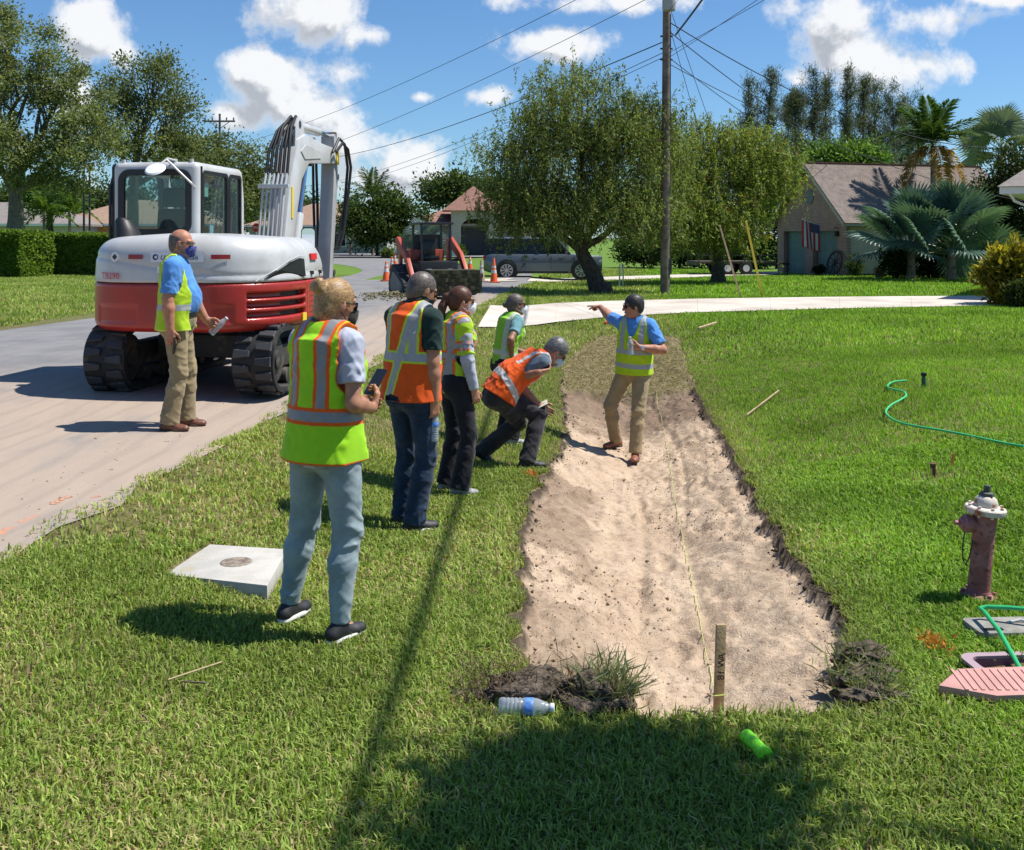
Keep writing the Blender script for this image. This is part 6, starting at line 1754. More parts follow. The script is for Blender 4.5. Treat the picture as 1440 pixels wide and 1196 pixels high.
# flag on its pole beside the door
Mh = Matrix.Translation(HO.location) @ Matrix.Rotation(ang_g, 4, 'Z')
fo = Mh @ Vector((1.15, -.15, 2.30))
FL = empty('hanging_flag', fo, ang_g, 'red and white striped flag hanging from a pole beside the garage door', 'flag')
MB().tube([(0, 0, .10), (.2, -1.15, .42)], .018).build('flag_pole', M_WHITEP, FL)
M_FR = mat('flag_red', (.42, .045, .05), .8); M_FW = mat('flag_white', (.62, .60, .60), .8); M_FB = mat('flag_blue', (.06, .07, .16), .8)
def fpt(u, v): return (.02 + .18 * v * .6 + .05 * math.sin(9 * u + 2 * v), -1.10 * u, .10 + .30 * u - 1.35 * v + .03 * math.sin(7 * v))
for k in range(9):
    u0, u1 = .08 + k * .1, .08 + (k + 1) * .1
    rows_ = [[fpt(u, v) for u in np.linspace(u0, u1, 3)] for v in np.linspace(.35 if k < 4 else 0, 1 - .05 * (k % 2), 9)]
    V, Fq = strip(rows_); MB().add(V, Fq).build('stripe', M_FR if k % 2 == 0 else M_FW, FL)
V, Fq = strip([[fpt(u, v) for u in np.linspace(.08, .48, 5)] for v in np.linspace(0, .35, 5)]); MB().add(V, Fq).build('canton', M_FB, FL)
# wagon wheel leaning on the wall
wp = Mh @ Vector((2.52, -.42, .0))
WW = empty('wagon_wheel', wp, ang_g, 'old dark wagon wheel leaning by the garage door', 'wheel', rot=(R(-14), 0, ang_g))
WM_ = mat('old_wood', (.05, .038, .03), .8)
ring_frame([(.62 * math.cos(6.283 * i / 28), .62 + .62 * math.sin(6.283 * i / 28)) for i in range(28)], [(.53 * math.cos(6.283 * i / 28), .62 + .53 * math.sin(6.283 * i / 28)) for i in range(28)], -.03, .03, 'y').build('rim', WM_, WW)
for i in range(10): a = 6.283 * i / 10; MB().bar((0, 0, .62), (.55 * math.cos(a), 0, .62 + .55 * math.sin(a)), .035, .035, up=(0, 1, 0)).build('spoke', WM_, WW)
MB().cyl((0, -.07, .62), (0, .07, .62), .09, n=14).build('hub', WM_, WW)

def simple_house(label, c, rz, w, d, wall_h, roof_h, wall, roof, doors=(), wins=(), hip=True, name='house'):
    root = empty(name, c, rz, label, 'house')
    MB().box((0, d / 2, wall_h / 2), (w, d, wall_h)).build('wall', wall, root)
    o = .6; e = [(-w / 2 - o, -o), (w / 2 + o, -o), (w / 2 + o, d + o), (-w / 2 - o, d + o)]
    r0, r1 = (-w / 2 + d / 2, w / 2 - d / 2) if hip else (-w / 2 - o, w / 2 + o)
    vs = [(x, y, wall_h - .1) for x, y in e] + [(x, y, wall_h + .08) for x, y in e] + [(r0, d / 2, wall_h + roof_h), (r1, d / 2, wall_h + roof_h)]
    MB().add(vs, [(3, 2, 1, 0), (0, 1, 5, 4), (1, 2, 6, 5), (2, 3, 7, 6), (3, 0, 4, 7), (4, 5, 9, 8), (5, 6, 9), (6, 7, 8, 9), (7, 4, 8)]).build('roof', roof, root)
    MB().box((0, -o - .02, wall_h - .02), (w + 2 * o, .05, .2)).build('fascia', M_WHITEP, root)
    for (x, z, ww, hh) in wins:
        wf = MB().box((x, -.03, z), (ww + .2, .08, hh + .2)).build('window', M_WHITEP, root); MB().box((x, -.075, z), (ww, .02, hh)).build('pane', M_CARGLASS, wf)
    for (x, ww, hh, m) in doors: MB().box((x, -.03, hh / 2), (ww, .08, hh)).build('door', m, root)
    return root
CREAM = mat('cream_stucco', (.55, .50, .36), .85, var=.06); TAN = mat('tan_stucco', (.42, .33, .22), .85, var=.06); ORANGE_W = mat('ochre_stucco', (.50, .26, .09), .85, var=.06); GREYW = mat('grey_stucco', (.34, .35, .35), .85, var=.05)
# house with arched entry behind the wagon
p0 = Q(655, 337, 96); hz = .15
h2 = simple_house('cream stucco house with terracotta hip roof and tall entry beyond the far lawn', (p0.x + 2.2, 96, hz), R(4), 15, 11, 3.0, 2.4, CREAM, ROOF_T, doors=((1.5, 2.2, 2.3, mat('grey_door', (.16, .15, .15), .7)),), wins=((-5.6, 1.7, 1.2, 1.5), (-3.2, 1.7, 1.2, 1.5), (5.0, 1.7, 1.6, 1.4)))
ent = MB(); n_ = 14
poly = [(-3.6, 0), (-2.7, 0), (-2.7, 2.7)] + [(-1.5 - 1.2 * math.cos(math.pi * i / n_), 2.7 + .8 * math.sin(math.pi * i / n_)) for i in range(n_ + 1)] + [(-.3, 0), (.6, 0), (.6, 4.3), (-3.6, 4.3)]
ent.prism(poly, -2.6, -2.2, 'y').build('entry_arch', CREAM, h2)
for s in (-3.3, .3): MB().box((s, -1.2, 2.1), (.5, 2.2, 4.2)).build('entry_side', CREAM, h2)
MB().box((-1.5, -.05, 1.35), (2.4, .1, 2.7)).build('entry_door', mat('grey_door', (.16, .15, .15), .7), h2)
vs = [(-4.4, -3.1, 4.25), (1.4, -3.1, 4.25), (1.4, 2.0, 4.25), (-4.4, 2.0, 4.25), (-1.5, -.6, 6.6)]
MB().add(vs, [(3, 2, 1, 0), (0, 1, 4), (1, 2, 4), (2, 3, 4), (3, 0, 4)]).build('entry_roof', ROOF_T, h2)
p0 = Q(447, 330, 110); simple_house('grey house with brown hip roof at the end of the street behind the boom', (p0.x, 110, .2), R(-4), 15, 11, 3.0, 2.6, GREYW, shingle_mat('brown_roof', (.24, .15, .10), (.33, .22, .16)), wins=((-3, 1.5, 1.6, 1.3), (2.2, 1.5, 1.6, 1.3)), doors=((-.4, 1.2, 2.1, M_BLACK),))
p0 = Q(140, 320, 92); simple_house('ochre walled house with brown roof beyond the hedge', (p0.x + 3, 92, .2), R(3), 14, 10, 2.9, 2.4, ORANGE_W, shingle_mat('brown_roof2', (.24, .15, .10), (.33, .22, .16)), wins=((-5, 1.5, 1.4, 1.3),), doors=((-1.6, 2.4, 2.1, GREYW),))
p0 = Q(20, 320, 84); simple_house('pale house with grey roof behind the left oak', (p0.x - 2, 84, .2), R(6), 13, 10, 2.8, 2.0, mat('pale_stucco', (.5, .47, .42), .85), ROOF_G, wins=((3, 1.5, 1.6, 1.2), (-1, 1.5, 1.6, 1.2)))
# corner of the near house at the right edge: white eave, gutter and downpipe
e0 = Q(1411, 272, 30)
NH = empty('white_eave_house', (e0.x, e0.y, float(H(e0.x, e0.y))), R(-33), 'white eave and grey roof corner of the neighbouring house behind the croton bush', 'house')
ez = e0.z - NH.location.z
MB().prism([(-.1, ez - .02), (6, ez - .02), (6, ez + .18), (-.1, ez + .18)], -.04, .0, 'y').build('fascia', M_WHITEP, NH)
MB().prism([(0, ez), (6, ez), (6, ez + .06), (0, ez + .06)], 0, 6, 'y').build('soffit', M_WHITEP, NH)
MB().add([(-.15, -.15, ez + .19), (7, -.15, ez + .19), (7, 6, ez + 2.2), (1.6, 6, ez + 2.2), (-.15, 6, ez + .19)], [(0, 1, 2, 3), (0, 3, 4)]).build('roof', ROOF_G, NH)
MB().box((-.06, 3.0, ez + .08), (.08, 6.0, .2)).build('fascia', M_WHITEP, NH)
MB().box((3.9, 3.4, ez / 2), (6.0, 5.2, ez)).build('wall', M_SIDING, NH)
MB().tube([(.15, .12, ez + .02), (.25, .4, ez - .22), (.82, .76, ez - .5), (.84, .76, .1)], .045, n=8).build('downpipe', M_WHITEP, NH)
# utility trailer beside the garage
tp0 = P(1030, 386.5)
TRL = empty('utility_trailer', (tp0.x, tp0.y + .4, tp0.z), R(6), 'dark flatbed utility trailer parked beside the garage', 'trailer')
MB().box((0, 0, .62), (3.9, 1.9, .10)).build('deck', mat('weathered_plank', (.075, .055, .04), .85), TRL)
for s in (-1, 1):
    MB().box((0, s * .95, .95), (3.9, .05, .05)).build('rail', M_STEEL, TRL)
    for i in range(6): MB().box((-1.9 + i * .76, s * .95, .80), (.05, .05, .36)).build('stake_post', M_STEEL, TRL)
    for xx in (-.5, .42):
        w_ = MB().cyl((xx, s * 1.02 - .09, .33), (xx, s * 1.02 + .09, .33), .33, n=20).build('wheel', M_TYRE, TRL, bevel=.03); MB().cyl((xx, s * 1.115, .33), (xx, s * 1.12, .33), .17, n=16).build('rim', M_WHITEP, w_)
    MB().bar((1.95, s * .8, .55), (3.0, 0, .5), .07, .09).build('tongue', M_STEEL, TRL)
MB().cyl((2.9, 0, 0), (2.9, 0, .7), .04, n=10).build('jack', M_STEEL, TRL)
for xx in (-1.95, 1.95): MB().box((xx, 0, .55), (.06, 1.95, .16)).build('end_beam', M_STEEL, TRL)

# ------------------------------------------------------------------ trees and plants
def leaf_mat(name, rough=.5, transl=.3):
    m = bpy.data.materials.new(name); m.use_nodes = True; t = NT(m.node_tree); p = m.node_tree.nodes['Principled BSDF']
    a = t.attrc('tint'); t.l(a, p.inputs['Base Color']); p.inputs['Roughness'].default_value = rough; p.inputs['Specular IOR Level'].default_value = .2
    tr = t.n('ShaderNodeBsdfTranslucent'); t.l(t.mix(1.0, a, (1.35, 1.35, .7), 'MULTIPLY'), tr.inputs[0])
    mx = t.n('ShaderNodeMixShader'); mx.inputs[0].default_value = transl; t.l(p.outputs[0], mx.inputs[1]); t.l(tr.outputs[0], mx.inputs[2]); t.l(mx.outputs[0], m.node_tree.nodes['Material Output'].inputs['Surface'])
    return m
LEAF = leaf_mat('foliage', .5, .40)
def bark(name, a, b): return mat('bark_' + name, a, .9, base2=b, vscale=9, bump=.9, bscale=24)
BARK_D = bark('dark', (.035, .028, .022), (.075, .06, .048)); BARK_G = bark('grey', (.11, .095, .08), (.19, .165, .14)); BARK_P = bark('palm', (.16, .13, .10), (.26, .22, .17))

def leaves(name, P_, D_, L, W_, col_, parent, rng, material=LEAF, bend=.25):
    """P_ (n,3) roots, D_ (n,3) directions; each leaf a folded diamond of two triangles pairs"""
    n = len(P_)
    D_ = D_ / (np.linalg.norm(D_, axis=1, keepdims=True) + 1e-9)
    r = rng.normal(0, 1, (n, 3)); S_ = np.cross(D_, r); S_ /= (np.linalg.norm(S_, axis=1, keepdims=True) + 1e-9)
    N_ = np.cross(S_, D_)
    L = np.broadcast_to(L, n)[:, None]; W_ = np.broadcast_to(W_, n)[:, None]
    mid = P_ + D_ * L * .5 + N_ * L * bend * .3
    V = np.stack([P_, mid + S_ * W_ * .5, P_ + D_ * L - N_ * L * bend * .25, mid - S_ * W_ * .5], 1).reshape(-1, 3)
    Fq = np.arange(4 * n).reshape(n, 4)
    o = link_mesh(name, np_mesh(name, V, Fq, {'tint': np.repeat(col_, 4, 0)}), material, parent)
    return o
def tint(n, rng, a, b, dead=None, pd=.0, var=.18):
    t = rng.random((n, 1)); c = npv(a) * (1 - t) + npv(b) * t; c = c * (1 + rng.normal(0, var, (n, 1)))
    if dead is not None: k = rng.random(n) < pd; c[k] = npv(dead) * (1 + rng.normal(0, .2, (k.sum(), 1)))
    return np.clip(c, .005, 1)
def limb(mb, a, b, r0, r1, rng, sag=.0, n=6, wob_=.06, seg=7):
    a = npv(a); b = npv(b); L = np.linalg.norm(b - a); pts = []
    for i in range(n + 1):
        t = i / n; p = a + (b - a) * t + rng.normal(0, wob_ * L * .25, 3) * (0 if i in (0, n) else 1); p[2] += sag * L * math.sin(math.pi * t); pts.append(tuple(p))
    mb.tube(pts, [r0 + (r1 - r0) * i / n for i in range(n + 1)], n=seg)
    return pts
def tree(label, base, blobs, trunk_r, fork, leaf=(.10, .04), n=20000, cols=((.035, .07, .016), (.075, .12, .03)), seed=1, droop=0.0, clumps=90, clump_r=.5, cat='tree', group=None, name='tree', bark_m=BARK_D, shell=.55, dead=None, pd=0, lean=(0, 0), twig=26, trunkname='trunk'):
    """blobs: (dx,dy,z, rx,ry,rz, weight) ellipsoids of the crown, relative to base"""
    rng = np.random.default_rng(seed)
    root = empty(name, base, label=label, cat=cat, group=group)
    w = np.array([b[6] if len(b) > 6 else b[3] * b[4] * b[5] for b in blobs]); w = w / w.sum()
    cb = rng.choice(len(blobs), clumps, p=w); C = []
    for i in cb:
        b = blobs[i]; v = rng.normal(0, 1, 3); v /= np.linalg.norm(v); rr = shell + (1 - shell) * rng.random() ** .7
        if rng.random() < .15: rr *= .6
        C.append([b[0] + v[0] * b[3] * rr, b[1] + v[1] * b[4] * rr, b[2] + v[2] * b[5] * rr])
    C = np.array(C)
    mb = MB(); fk = npv((lean[0], lean[1], fork))
    pts = limb(mb, (0, 0, -.15), fk, trunk_r * 1.25, trunk_r * .8, rng, n=6, wob_=.05, seg=10)
    mb.cyl((0, 0, -.2), (lean[0] * .06, lean[1] * .06, .35), trunk_r * 1.7, trunk_r * 1.12, n=10)
    mains = []
    for b in blobs[:9]:
        tgt = npv(b[:3]) * npv((.8, .8, .92)); limb(mb, fk - npv((0, 0, .1)), tgt, trunk_r * .55, trunk_r * .13, rng, n=6, wob_=.10); mains.append((fk, tgt))
    pick = rng.choice(len(C), min(twig, len(C)), replace=False)
    for i in pick:
        j = int(np.argmin([np.linalg.norm(C[i] - m[1]) for m in mains])); a, t = mains[j]; st_ = a + (t - a) * rng.uniform(.45, .98)
        limb(mb, st_, C[i], trunk_r * .16, trunk_r * .03, rng, n=4, wob_=.12, seg=5)
    mb.build(trunkname, bark_m, root, smooth=True)
    per = n // len(C); ii = np.repeat(np.arange(len(C)), per); m = len(ii)
    cs = rng.uniform(.6, 1.35, len(C))[ii][:, None]
    off = rng.normal(0, 1, (m, 3)) * clump_r * cs * npv((.6, .6, .5))
    if droop:
        # hanging sprays
        st = rng.integers(0, 22, m) + ii * 22; so = rng.normal(0, 1, (len(C) * 22, 3)) * clump_r * npv((.75, .75, .6)); t = rng.random(m)
        off = so[st] + np.stack([0 * t, 0 * t, -t * droop * (.6 + .8 * _hash(st, st * 0 + 3, 5))], 1) + rng.normal(0, .03, (m, 3))
        Pp = C[ii] + off; Dd = rng.normal(0, .7, (m, 3)) + npv((0, 0, -.8))
    else:
        Pp = C[ii] + off; Dd = off * .8 + rng.normal(0, .8, (m, 3)) * clump_r + npv((0, 0, .15))
    cc = tint(m, rng, *cols, dead=dead, pd=pd); cc = np.clip(cc * rng.uniform(.8, 1.2, len(C))[ii][:, None], .004, 1)
    leaves('crown', Pp, Dd, leaf[0] * rng.uniform(.6, 1.3, m), leaf[1] * rng.uniform(.6, 1.3, m), cc, root, rng)
    return root
def at(px, py, y): q = Q(px, py, y); return q
def blob(base, px, py, y, rpx, rpy, rd=None, w=None):
    """ellipsoid seen at a pixel, as offsets from a tree base"""
    q = Q(px, py, y); s = y / F; b = (q.x - base.x, q.y - base.y, q.z - base.z, rpx * s, rd if rd else rpx * s * .9, rpy * s)
    return b + ((w,) if w else ())
def onground(px, y): x = (px - 720) / F * y; return Vector((x, y, float(H(x, y))))

# weeping bottlebrush in the middle
b = onground(848, 33.6)
bl_ = [blob(b, 805, 215, 33, 100, 95, w=3), blob(b, 735, 235, 33, 66, 80, w=1.8), blob(b, 895, 225, 34, 78, 90, w=2.2), blob(b, 815, 150, 33.5, 100, 62, w=2.4), blob(b, 880, 165, 33.5, 75, 50, w=1.2), blob(b, 715, 285, 33, 44, 36, w=.8), blob(b, 915, 285, 34, 50, 42, w=1.0), blob(b, 790, 290, 32.5, 52, 30, w=.7), blob(b, 860, 280, 33, 60, 40, w=1)]
tree('weeping tree with leaning dark trunk and drooping leaves beside the utility pole', b, bl_, .26, 1.5, leaf=(.14, .036), n=100000, cols=((.10, .145, .038), (.24, .29, .085)), seed=4, droop=.5, clumps=320, clump_r=.5, bark_m=BARK_D, lean=(-.75, 0), twig=60, dead=(.13, .07, .03), pd=.06)
b = onground(1010, 41)
bl_ = [blob(b, 1005, 240, 41, 72, 78, w=2), blob(b, 1055, 248, 41, 50, 72, w=1.6), blob(b, 975, 215, 41, 50, 60, w=1.2), blob(b, 1025, 305, 40, 46, 34, w=1.0), blob(b, 965, 300, 40, 40, 40, w=.7), blob(b, 1085, 235, 41, 26, 45, w=.5), blob(b, 940, 255, 39, 45, 75, w=1.6)]
tree('light green weeping tree behind the utility pole beside the trailer', b, bl_, .24, 1.8, leaf=(.17, .046), n=60000, cols=((.125, .175, .036), (.28, .335, .08)), seed=9, droop=.5, clumps=220, clump_r=.6, twig=40, dead=(.22, .10, .04), pd=.05)
# oaks on the left
b = onground(22, 53)
bl_ = [blob(b, 20, 90, 53, 70, 75, w=2), blob(b, 90, 125, 53, 62, 60, w=1.8), blob(b, 45, 180, 52, 85, 60, w=2), blob(b, 120, 190, 52, 50, 45, w=1), blob(b, -25, 60, 53, 50, 85, w=1), blob(b, 100, 235, 51, 55, 38, w=.9), blob(b, 8, 235, 51, 60, 35, w=.9), blob(b, -40, 180, 52, 60, 70, w=1)]
tree('large broad oak with grey trunk standing behind the clipped hedge', b, bl_, .42, 4.2, leaf=(.20, .10), n=34000, cols=((.10, .13, .05), (.23, .265, .11)), seed=14, clumps=150, clump_r=.62, bark_m=BARK_G, twig=70)
b = onground(187, 58)
bl_ = [blob(b, 200, 130, 58, 62, 48, w=1.5), blob(b, 245, 160, 58, 42, 42, w=1), blob(b, 160, 170, 58, 46, 46, w=1), blob(b, 210, 205, 57, 70, 36, w=1), blob(b, 265, 215, 57, 34, 30, w=.6), blob(b, 225, 95, 58, 26, 18, w=.4)]
tree('open crowned oak with bare upper limbs behind the excavator cab', b, bl_, .34, 4.6, leaf=(.20, .10), n=15000, cols=((.085, .11, .04), (.19, .22, .09)), seed=15, clumps=95, clump_r=.6, bark_m=BARK_G, twig=90, shell=.4)
b = onground(330, 74)
bl_ = [blob(b, 335, 235, 74, 48, 48, w=1.5), blob(b, 290, 225, 74, 38, 36, w=1), blob(b, 362, 262, 74, 24, 46, w=.8), blob(b, 270, 262, 74, 40, 40, w=.9), blob(b, 330, 285, 73, 52, 28, w=.8), blob(b, 240, 245, 74, 30, 36, w=.6)]
tree('rounded dense tree between the cab and the boom of the excavator', b, bl_, .36, 3.0, leaf=(.26, .13), n=26000, cols=((.09, .12, .042), (.20, .23, .085)), seed=16, clumps=130, clump_r=.85, bark_m=BARK_G, twig=30)
for k, (px, y, rx, ry, cy, lab, c1, c2) in enumerate([
    (70, 74, 36, 26, 268, 'bright green small tree beside the lamp post behind the hedge', (.05, .10, .02), (.11, .18, .04)),
    (640, 118, 55, 22, 268, 'dark green tree behind the terracotta roof', (.025, .045, .014), (.06, .09, .025)),
    (700, 112, 40, 30, 275, 'dark tree beside the terracotta roof of the far house', (.025, .045, .014), (.06, .09, .025)),
    (1098, 60, 26, 55, 268, 'dark leafy tree at the left corner of the garage house', (.022, .05, .012), (.06, .11, .025)),
    (1190, 68, 55, 16, 222, 'bright palm like shrubs above the garage ridge', (.05, .10, .02), (.10, .17, .03)),
    (1424, 50, 66, 105, 292, 'large dark shade tree behind the fan palms', (.016, .028, .008), (.045, .065, .018)),
    (400, 140, 70, 22, 300, 'distant tree line behind the excavator boom', (.03, .05, .02), (.06, .085, .03)),
    (20, 120, 60, 22, 285, 'distant dark trees behind the pale house', (.025, .045, .015), (.06, .085, .025)),
    (160, 115, 60, 25, 285, 'distant trees over the roof of the ochre house', (.025, .045, .015), (.06, .085, .025))]):
    b = onground(px, y); s_ = y / F
    bl_ = [blob(b, px, cy, y, rx * .7, ry * .75, w=2), blob(b, px - rx * .5, cy + ry * .25, y, rx * .5, ry * .55, w=1), blob(b, px + rx * .5, cy + ry * .2, y, rx * .5, ry * .6, w=1), blob(b, px, cy + ry * .55, y - .5, rx * .8, ry * .5, w=1)]
    tree(lab, b, bl_, .25, max(1.0, (cy and (CZ + (HY - cy - ry) * s_))), leaf=(.0042 * y, .0021 * y), n=9000 if k != 5 else 20000, cols=(tuple(1.5 * q for q in c1), tuple(1.5 * q for q in c2)) if k != 5 else (c1, c2), seed=30 + k, clumps=70 if k != 5 else 130, clump_r=max(.5, rx * s_ * .3), twig=14)
# dense planting in the middle distance
b = onground(530, 92)
bl_ = [blob(b, 500, 308, 92, 26, 34, w=1), blob(b, 545, 300, 92, 32, 34, w=1.4), blob(b, 575, 312, 92, 22, 26, w=.8), blob(b, 520, 325, 91, 45, 18, w=1)]
tree('dense dark green shrubbery at the street corner', b, bl_, .12, 1.0, leaf=(.34, .16), n=12000, cols=((.020, .045, .010), (.075, .12, .022)), seed=51, clumps=90, clump_r=.9, cat='shrub', name='shrub', twig=10)

# Australian pines: tall thin feathery crowns
def pine(px, top, y, seed, wpx):
    rng = np.random.default_rng(seed); b = onground(px, y); hgt = CZ + (HY - top) / F * y - b.z
    root = empty('casuarina_pine', b, label=PINE_LABELS[seed % len(PINE_LABELS)], cat='pine tree', group='tall pines behind the garage roof')
    mb = MB(); ln = rng.normal(0, .25)
    mb.tube([(ln * (i / 6) ** 2 * 2, 0, hgt * i / 6.2 - .1) for i in range(7)], [.17 * (1 - i / 6.5) + .02 for i in range(7)], n=7)
    w = wpx * y / F; Pp = []; nb_ = 74
    for k in range(nb_):
        t = rng.uniform(.15, 1); z = hgt * t; rad = w * (2.3 - 1.75 * t) * rng.uniform(.12, 1.25) * (1 if t < .92 else .8); a = rng.uniform(0, 6.283)
        tip = npv((ln * t * t * 2 + rad * math.cos(a), rad * math.sin(a), z + rad * rng.uniform(.5, 1.4)))
        st_ = npv((ln * t * t * 2, 0, z)); mb.tube([tuple(st_), tuple((st_ + tip) / 2 + npv((0, 0, .1))), tuple(tip)], [.03, .02, .008], n=4)
        m = int(40 + 90 * rng.random() * (.5 + rad / w)); tt = .25 + .85 * rng.random(m); Pp.append(st_ + (tip - st_) * tt[:, None] + rng.normal(0, .17, (m, 3)) * npv((1, 1, 1.7)))
    mb.build('trunk', BARK_G, root, smooth=True)
    Pp = np.concatenate(Pp); m = len(Pp)
    leaves('crown', Pp, rng.normal(0, .5, (m, 3)) + npv((0, 0, .5)), .50 * rng.uniform(.5, 1.2, m), .05, tint(m, rng, (.055, .07, .04), (.13, .15, .09)), root, rng)
PINE_LABELS = ['tall feathery pine standing in the row behind the brown garage roof']
for k, (px, top, w_) in enumerate([(1051, 118, 17), (1070, 102, 20), (1099, 132, 20), (1122, 128, 17), (1141, 102, 22), (1163, 112, 16), (1186, 108, 20), (1212, 118, 18), (1232, 128, 26), (1258, 128, 28), (1281, 140, 22), (1300, 178, 20)]):
    pine(px, top, 84 + 3 * (k % 3), 200 + k, w_)

# ---- palms
def fan_leaf_mesh(name, Rr, seed, fold=.18, n=34, span=300):
    rng = np.random.default_rng(seed); V = []; Fq = []; tt = []
    for i in range(n):
        a = R(-span / 2 + span * (i + .5) / n); wa = R(span / n) * .52; L = Rr * (1 - .22 * (abs(a) / R(span / 2)) ** 2) * rng.uniform(.92, 1.05)
        pl = .035 * Rr * (1 if i % 2 else -1)
        def pt(r, da, dz): return (r * math.sin(a + da), r * math.cos(a + da), dz - fold * r * r / Rr + .10 * Rr * abs(math.sin(a)) * r / Rr)
        o = len(V); k = .62
        V += [pt(.03 * Rr, -wa, 0), pt(.03 * Rr, wa, 0), pt(k * L, wa, pl * .6), pt(k * L, -wa, -pl * .6), pt(L * .86, wa * .35, -.04 * Rr), pt(L * .86, -wa * .35, -.04 * Rr), pt(L, 0, -.10 * Rr)]
        Fq += [(o, o + 1, o + 2, o + 3), (o + 3, o + 2, o + 4, o + 5), (o + 5, o + 4, o + 6, o + 6)]
        c = rng.uniform(.8, 1.2); tt += [c] * 7
    me = bpy.data.meshes.new(name); me.from_pydata(V, [], [f if f[2] != f[3] else f[:3] for f in Fq]); me.update()
    at_ = me.attributes.new('tint', 'FLOAT_COLOR', 'POINT'); return me, at_, np.array(tt)
def fan_palm(label, base, stem_h, Rr, petiole, nl, cols, seed, el=(-15, 85), name='fan_palm', group=None, trunk_r=.16, skirts=True):
    rng = np.random.default_rng(seed); root = empty(name, base, label=label, cat='palm', group=group)
    MB().lathe([(trunk_r * 1.5, -.1), (trunk_r * 1.2, stem_h * .3), (trunk_r, stem_h * .7), (trunk_r * 1.05, stem_h)], n=12).build('trunk', BARK_P, root, smooth=True)
    if skirts:
        for k in range(14):
            a = rng.uniform(0, 6.28); z = stem_h * rng.uniform(.3, 1); MB().bar((trunk_r * .8 * math.cos(a), trunk_r * .8 * math.sin(a), z), ((trunk_r + .14) * math.cos(a), (trunk_r + .14) * math.sin(a), z + .22), .09, .03, w2=.05).build('leaf_boot', BARK_P, root)
    mats_ = []
    for v in range(3):
        me, at_, tt = fan_leaf_mesh('fan', Rr * (1 - .06 * v), seed + v); c = npv(cols[v % len(cols)]); at_.data.foreach_set('color', np.concatenate([tt[:, None] * c, np.ones((len(tt), 1))], 1).astype(np.float32).ravel()); me.materials.append(FANM); mats_.append(me)
    for k in range(nl):
        a = 2.399 * k + rng.uniform(-.25, .25); e = R(el[0] + (el[1] - el[0]) * (k + .5) / nl + rng.uniform(-7, 7)); L = petiole * rng.uniform(.85, 1.12)
        d = Vector((math.cos(a) * math.cos(e), math.sin(a) * math.cos(e), math.sin(e))); s0 = Vector((0, 0, stem_h - .05)) + d * .08; tip = s0 + d * L + Vector((0, 0, -.12 * L * math.cos(e)))
        st_ = MB().tube([tuple(s0), tuple(s0.lerp(tip, .5) + Vector((0, 0, .06 * L))), tuple(tip)], [.030, .024, .018], n=6).build('petiole', PETM, root, smooth=True)
        o = bpy.data.objects.new('fan_leaf', mats_[k % 3]); col.objects.link(o); o.parent = st_
        dd = (tip - s0.lerp(tip, .5) - Vector((0, 0, .06 * L))).normalized(); up_ = Vector((0, 0, 1)); sd_ = dd.cross(up_)
        if sd_.length < .05: sd_ = Vector((1, 0, 0))
        sd_.normalize(); up2 = sd_.cross(dd)
        tilt = rng.uniform(-1.25, 1.25); sdt = sd_ * math.cos(tilt) + up2 * math.sin(tilt); upt = sdt.cross(dd)
        # blade faces outwards/up
        o.matrix_local = Matrix(((sdt.x, dd.x, upt.x, tip.x), (sdt.y, dd.y, upt.y, tip.y), (sdt.z, dd.z, upt.z, tip.z), (0, 0, 0, 1)))
    return root
FANM = leaf_mat('fan_palm_leaf', .38, .18); PETM = mat('petiole', (.17, .20, .13), .5)
BIS = [(.10, .17, .13), (.125, .20, .15), (.08, .14, .11)]
b = onground(1281, 44); fan_palm('silvery green fan palm with stiff leaves in front of the cream garage side wall', b, 1.15, 1.35, 1.75, 24, BIS, 61, el=(8, 88))
b = onground(1338, 43.5); fan_palm('silvery green fan palm with stiff leaves in front of the dark shade tree', b, 1.25, 1.35, 1.8, 24, BIS, 65, el=(8, 88))
b = onground(1408, 62); fan_palm('tall fan palm with grey green crown rising behind the roofs', b, 7.2, 1.45, 1.5, 20, [(.15, .20, .15), (.17, .22, .17)], 69, el=(-25, 85), trunk_r=.2, skirts=False)
b = onground(596, 88); fan_palm('small silver fan palm beside the corner shrubbery', b, 1.2, 1.2, 1.3, 14, [(.11, .16, .15), (.13, .18, .17)], 73, el=(-5, 80), skirts=False)

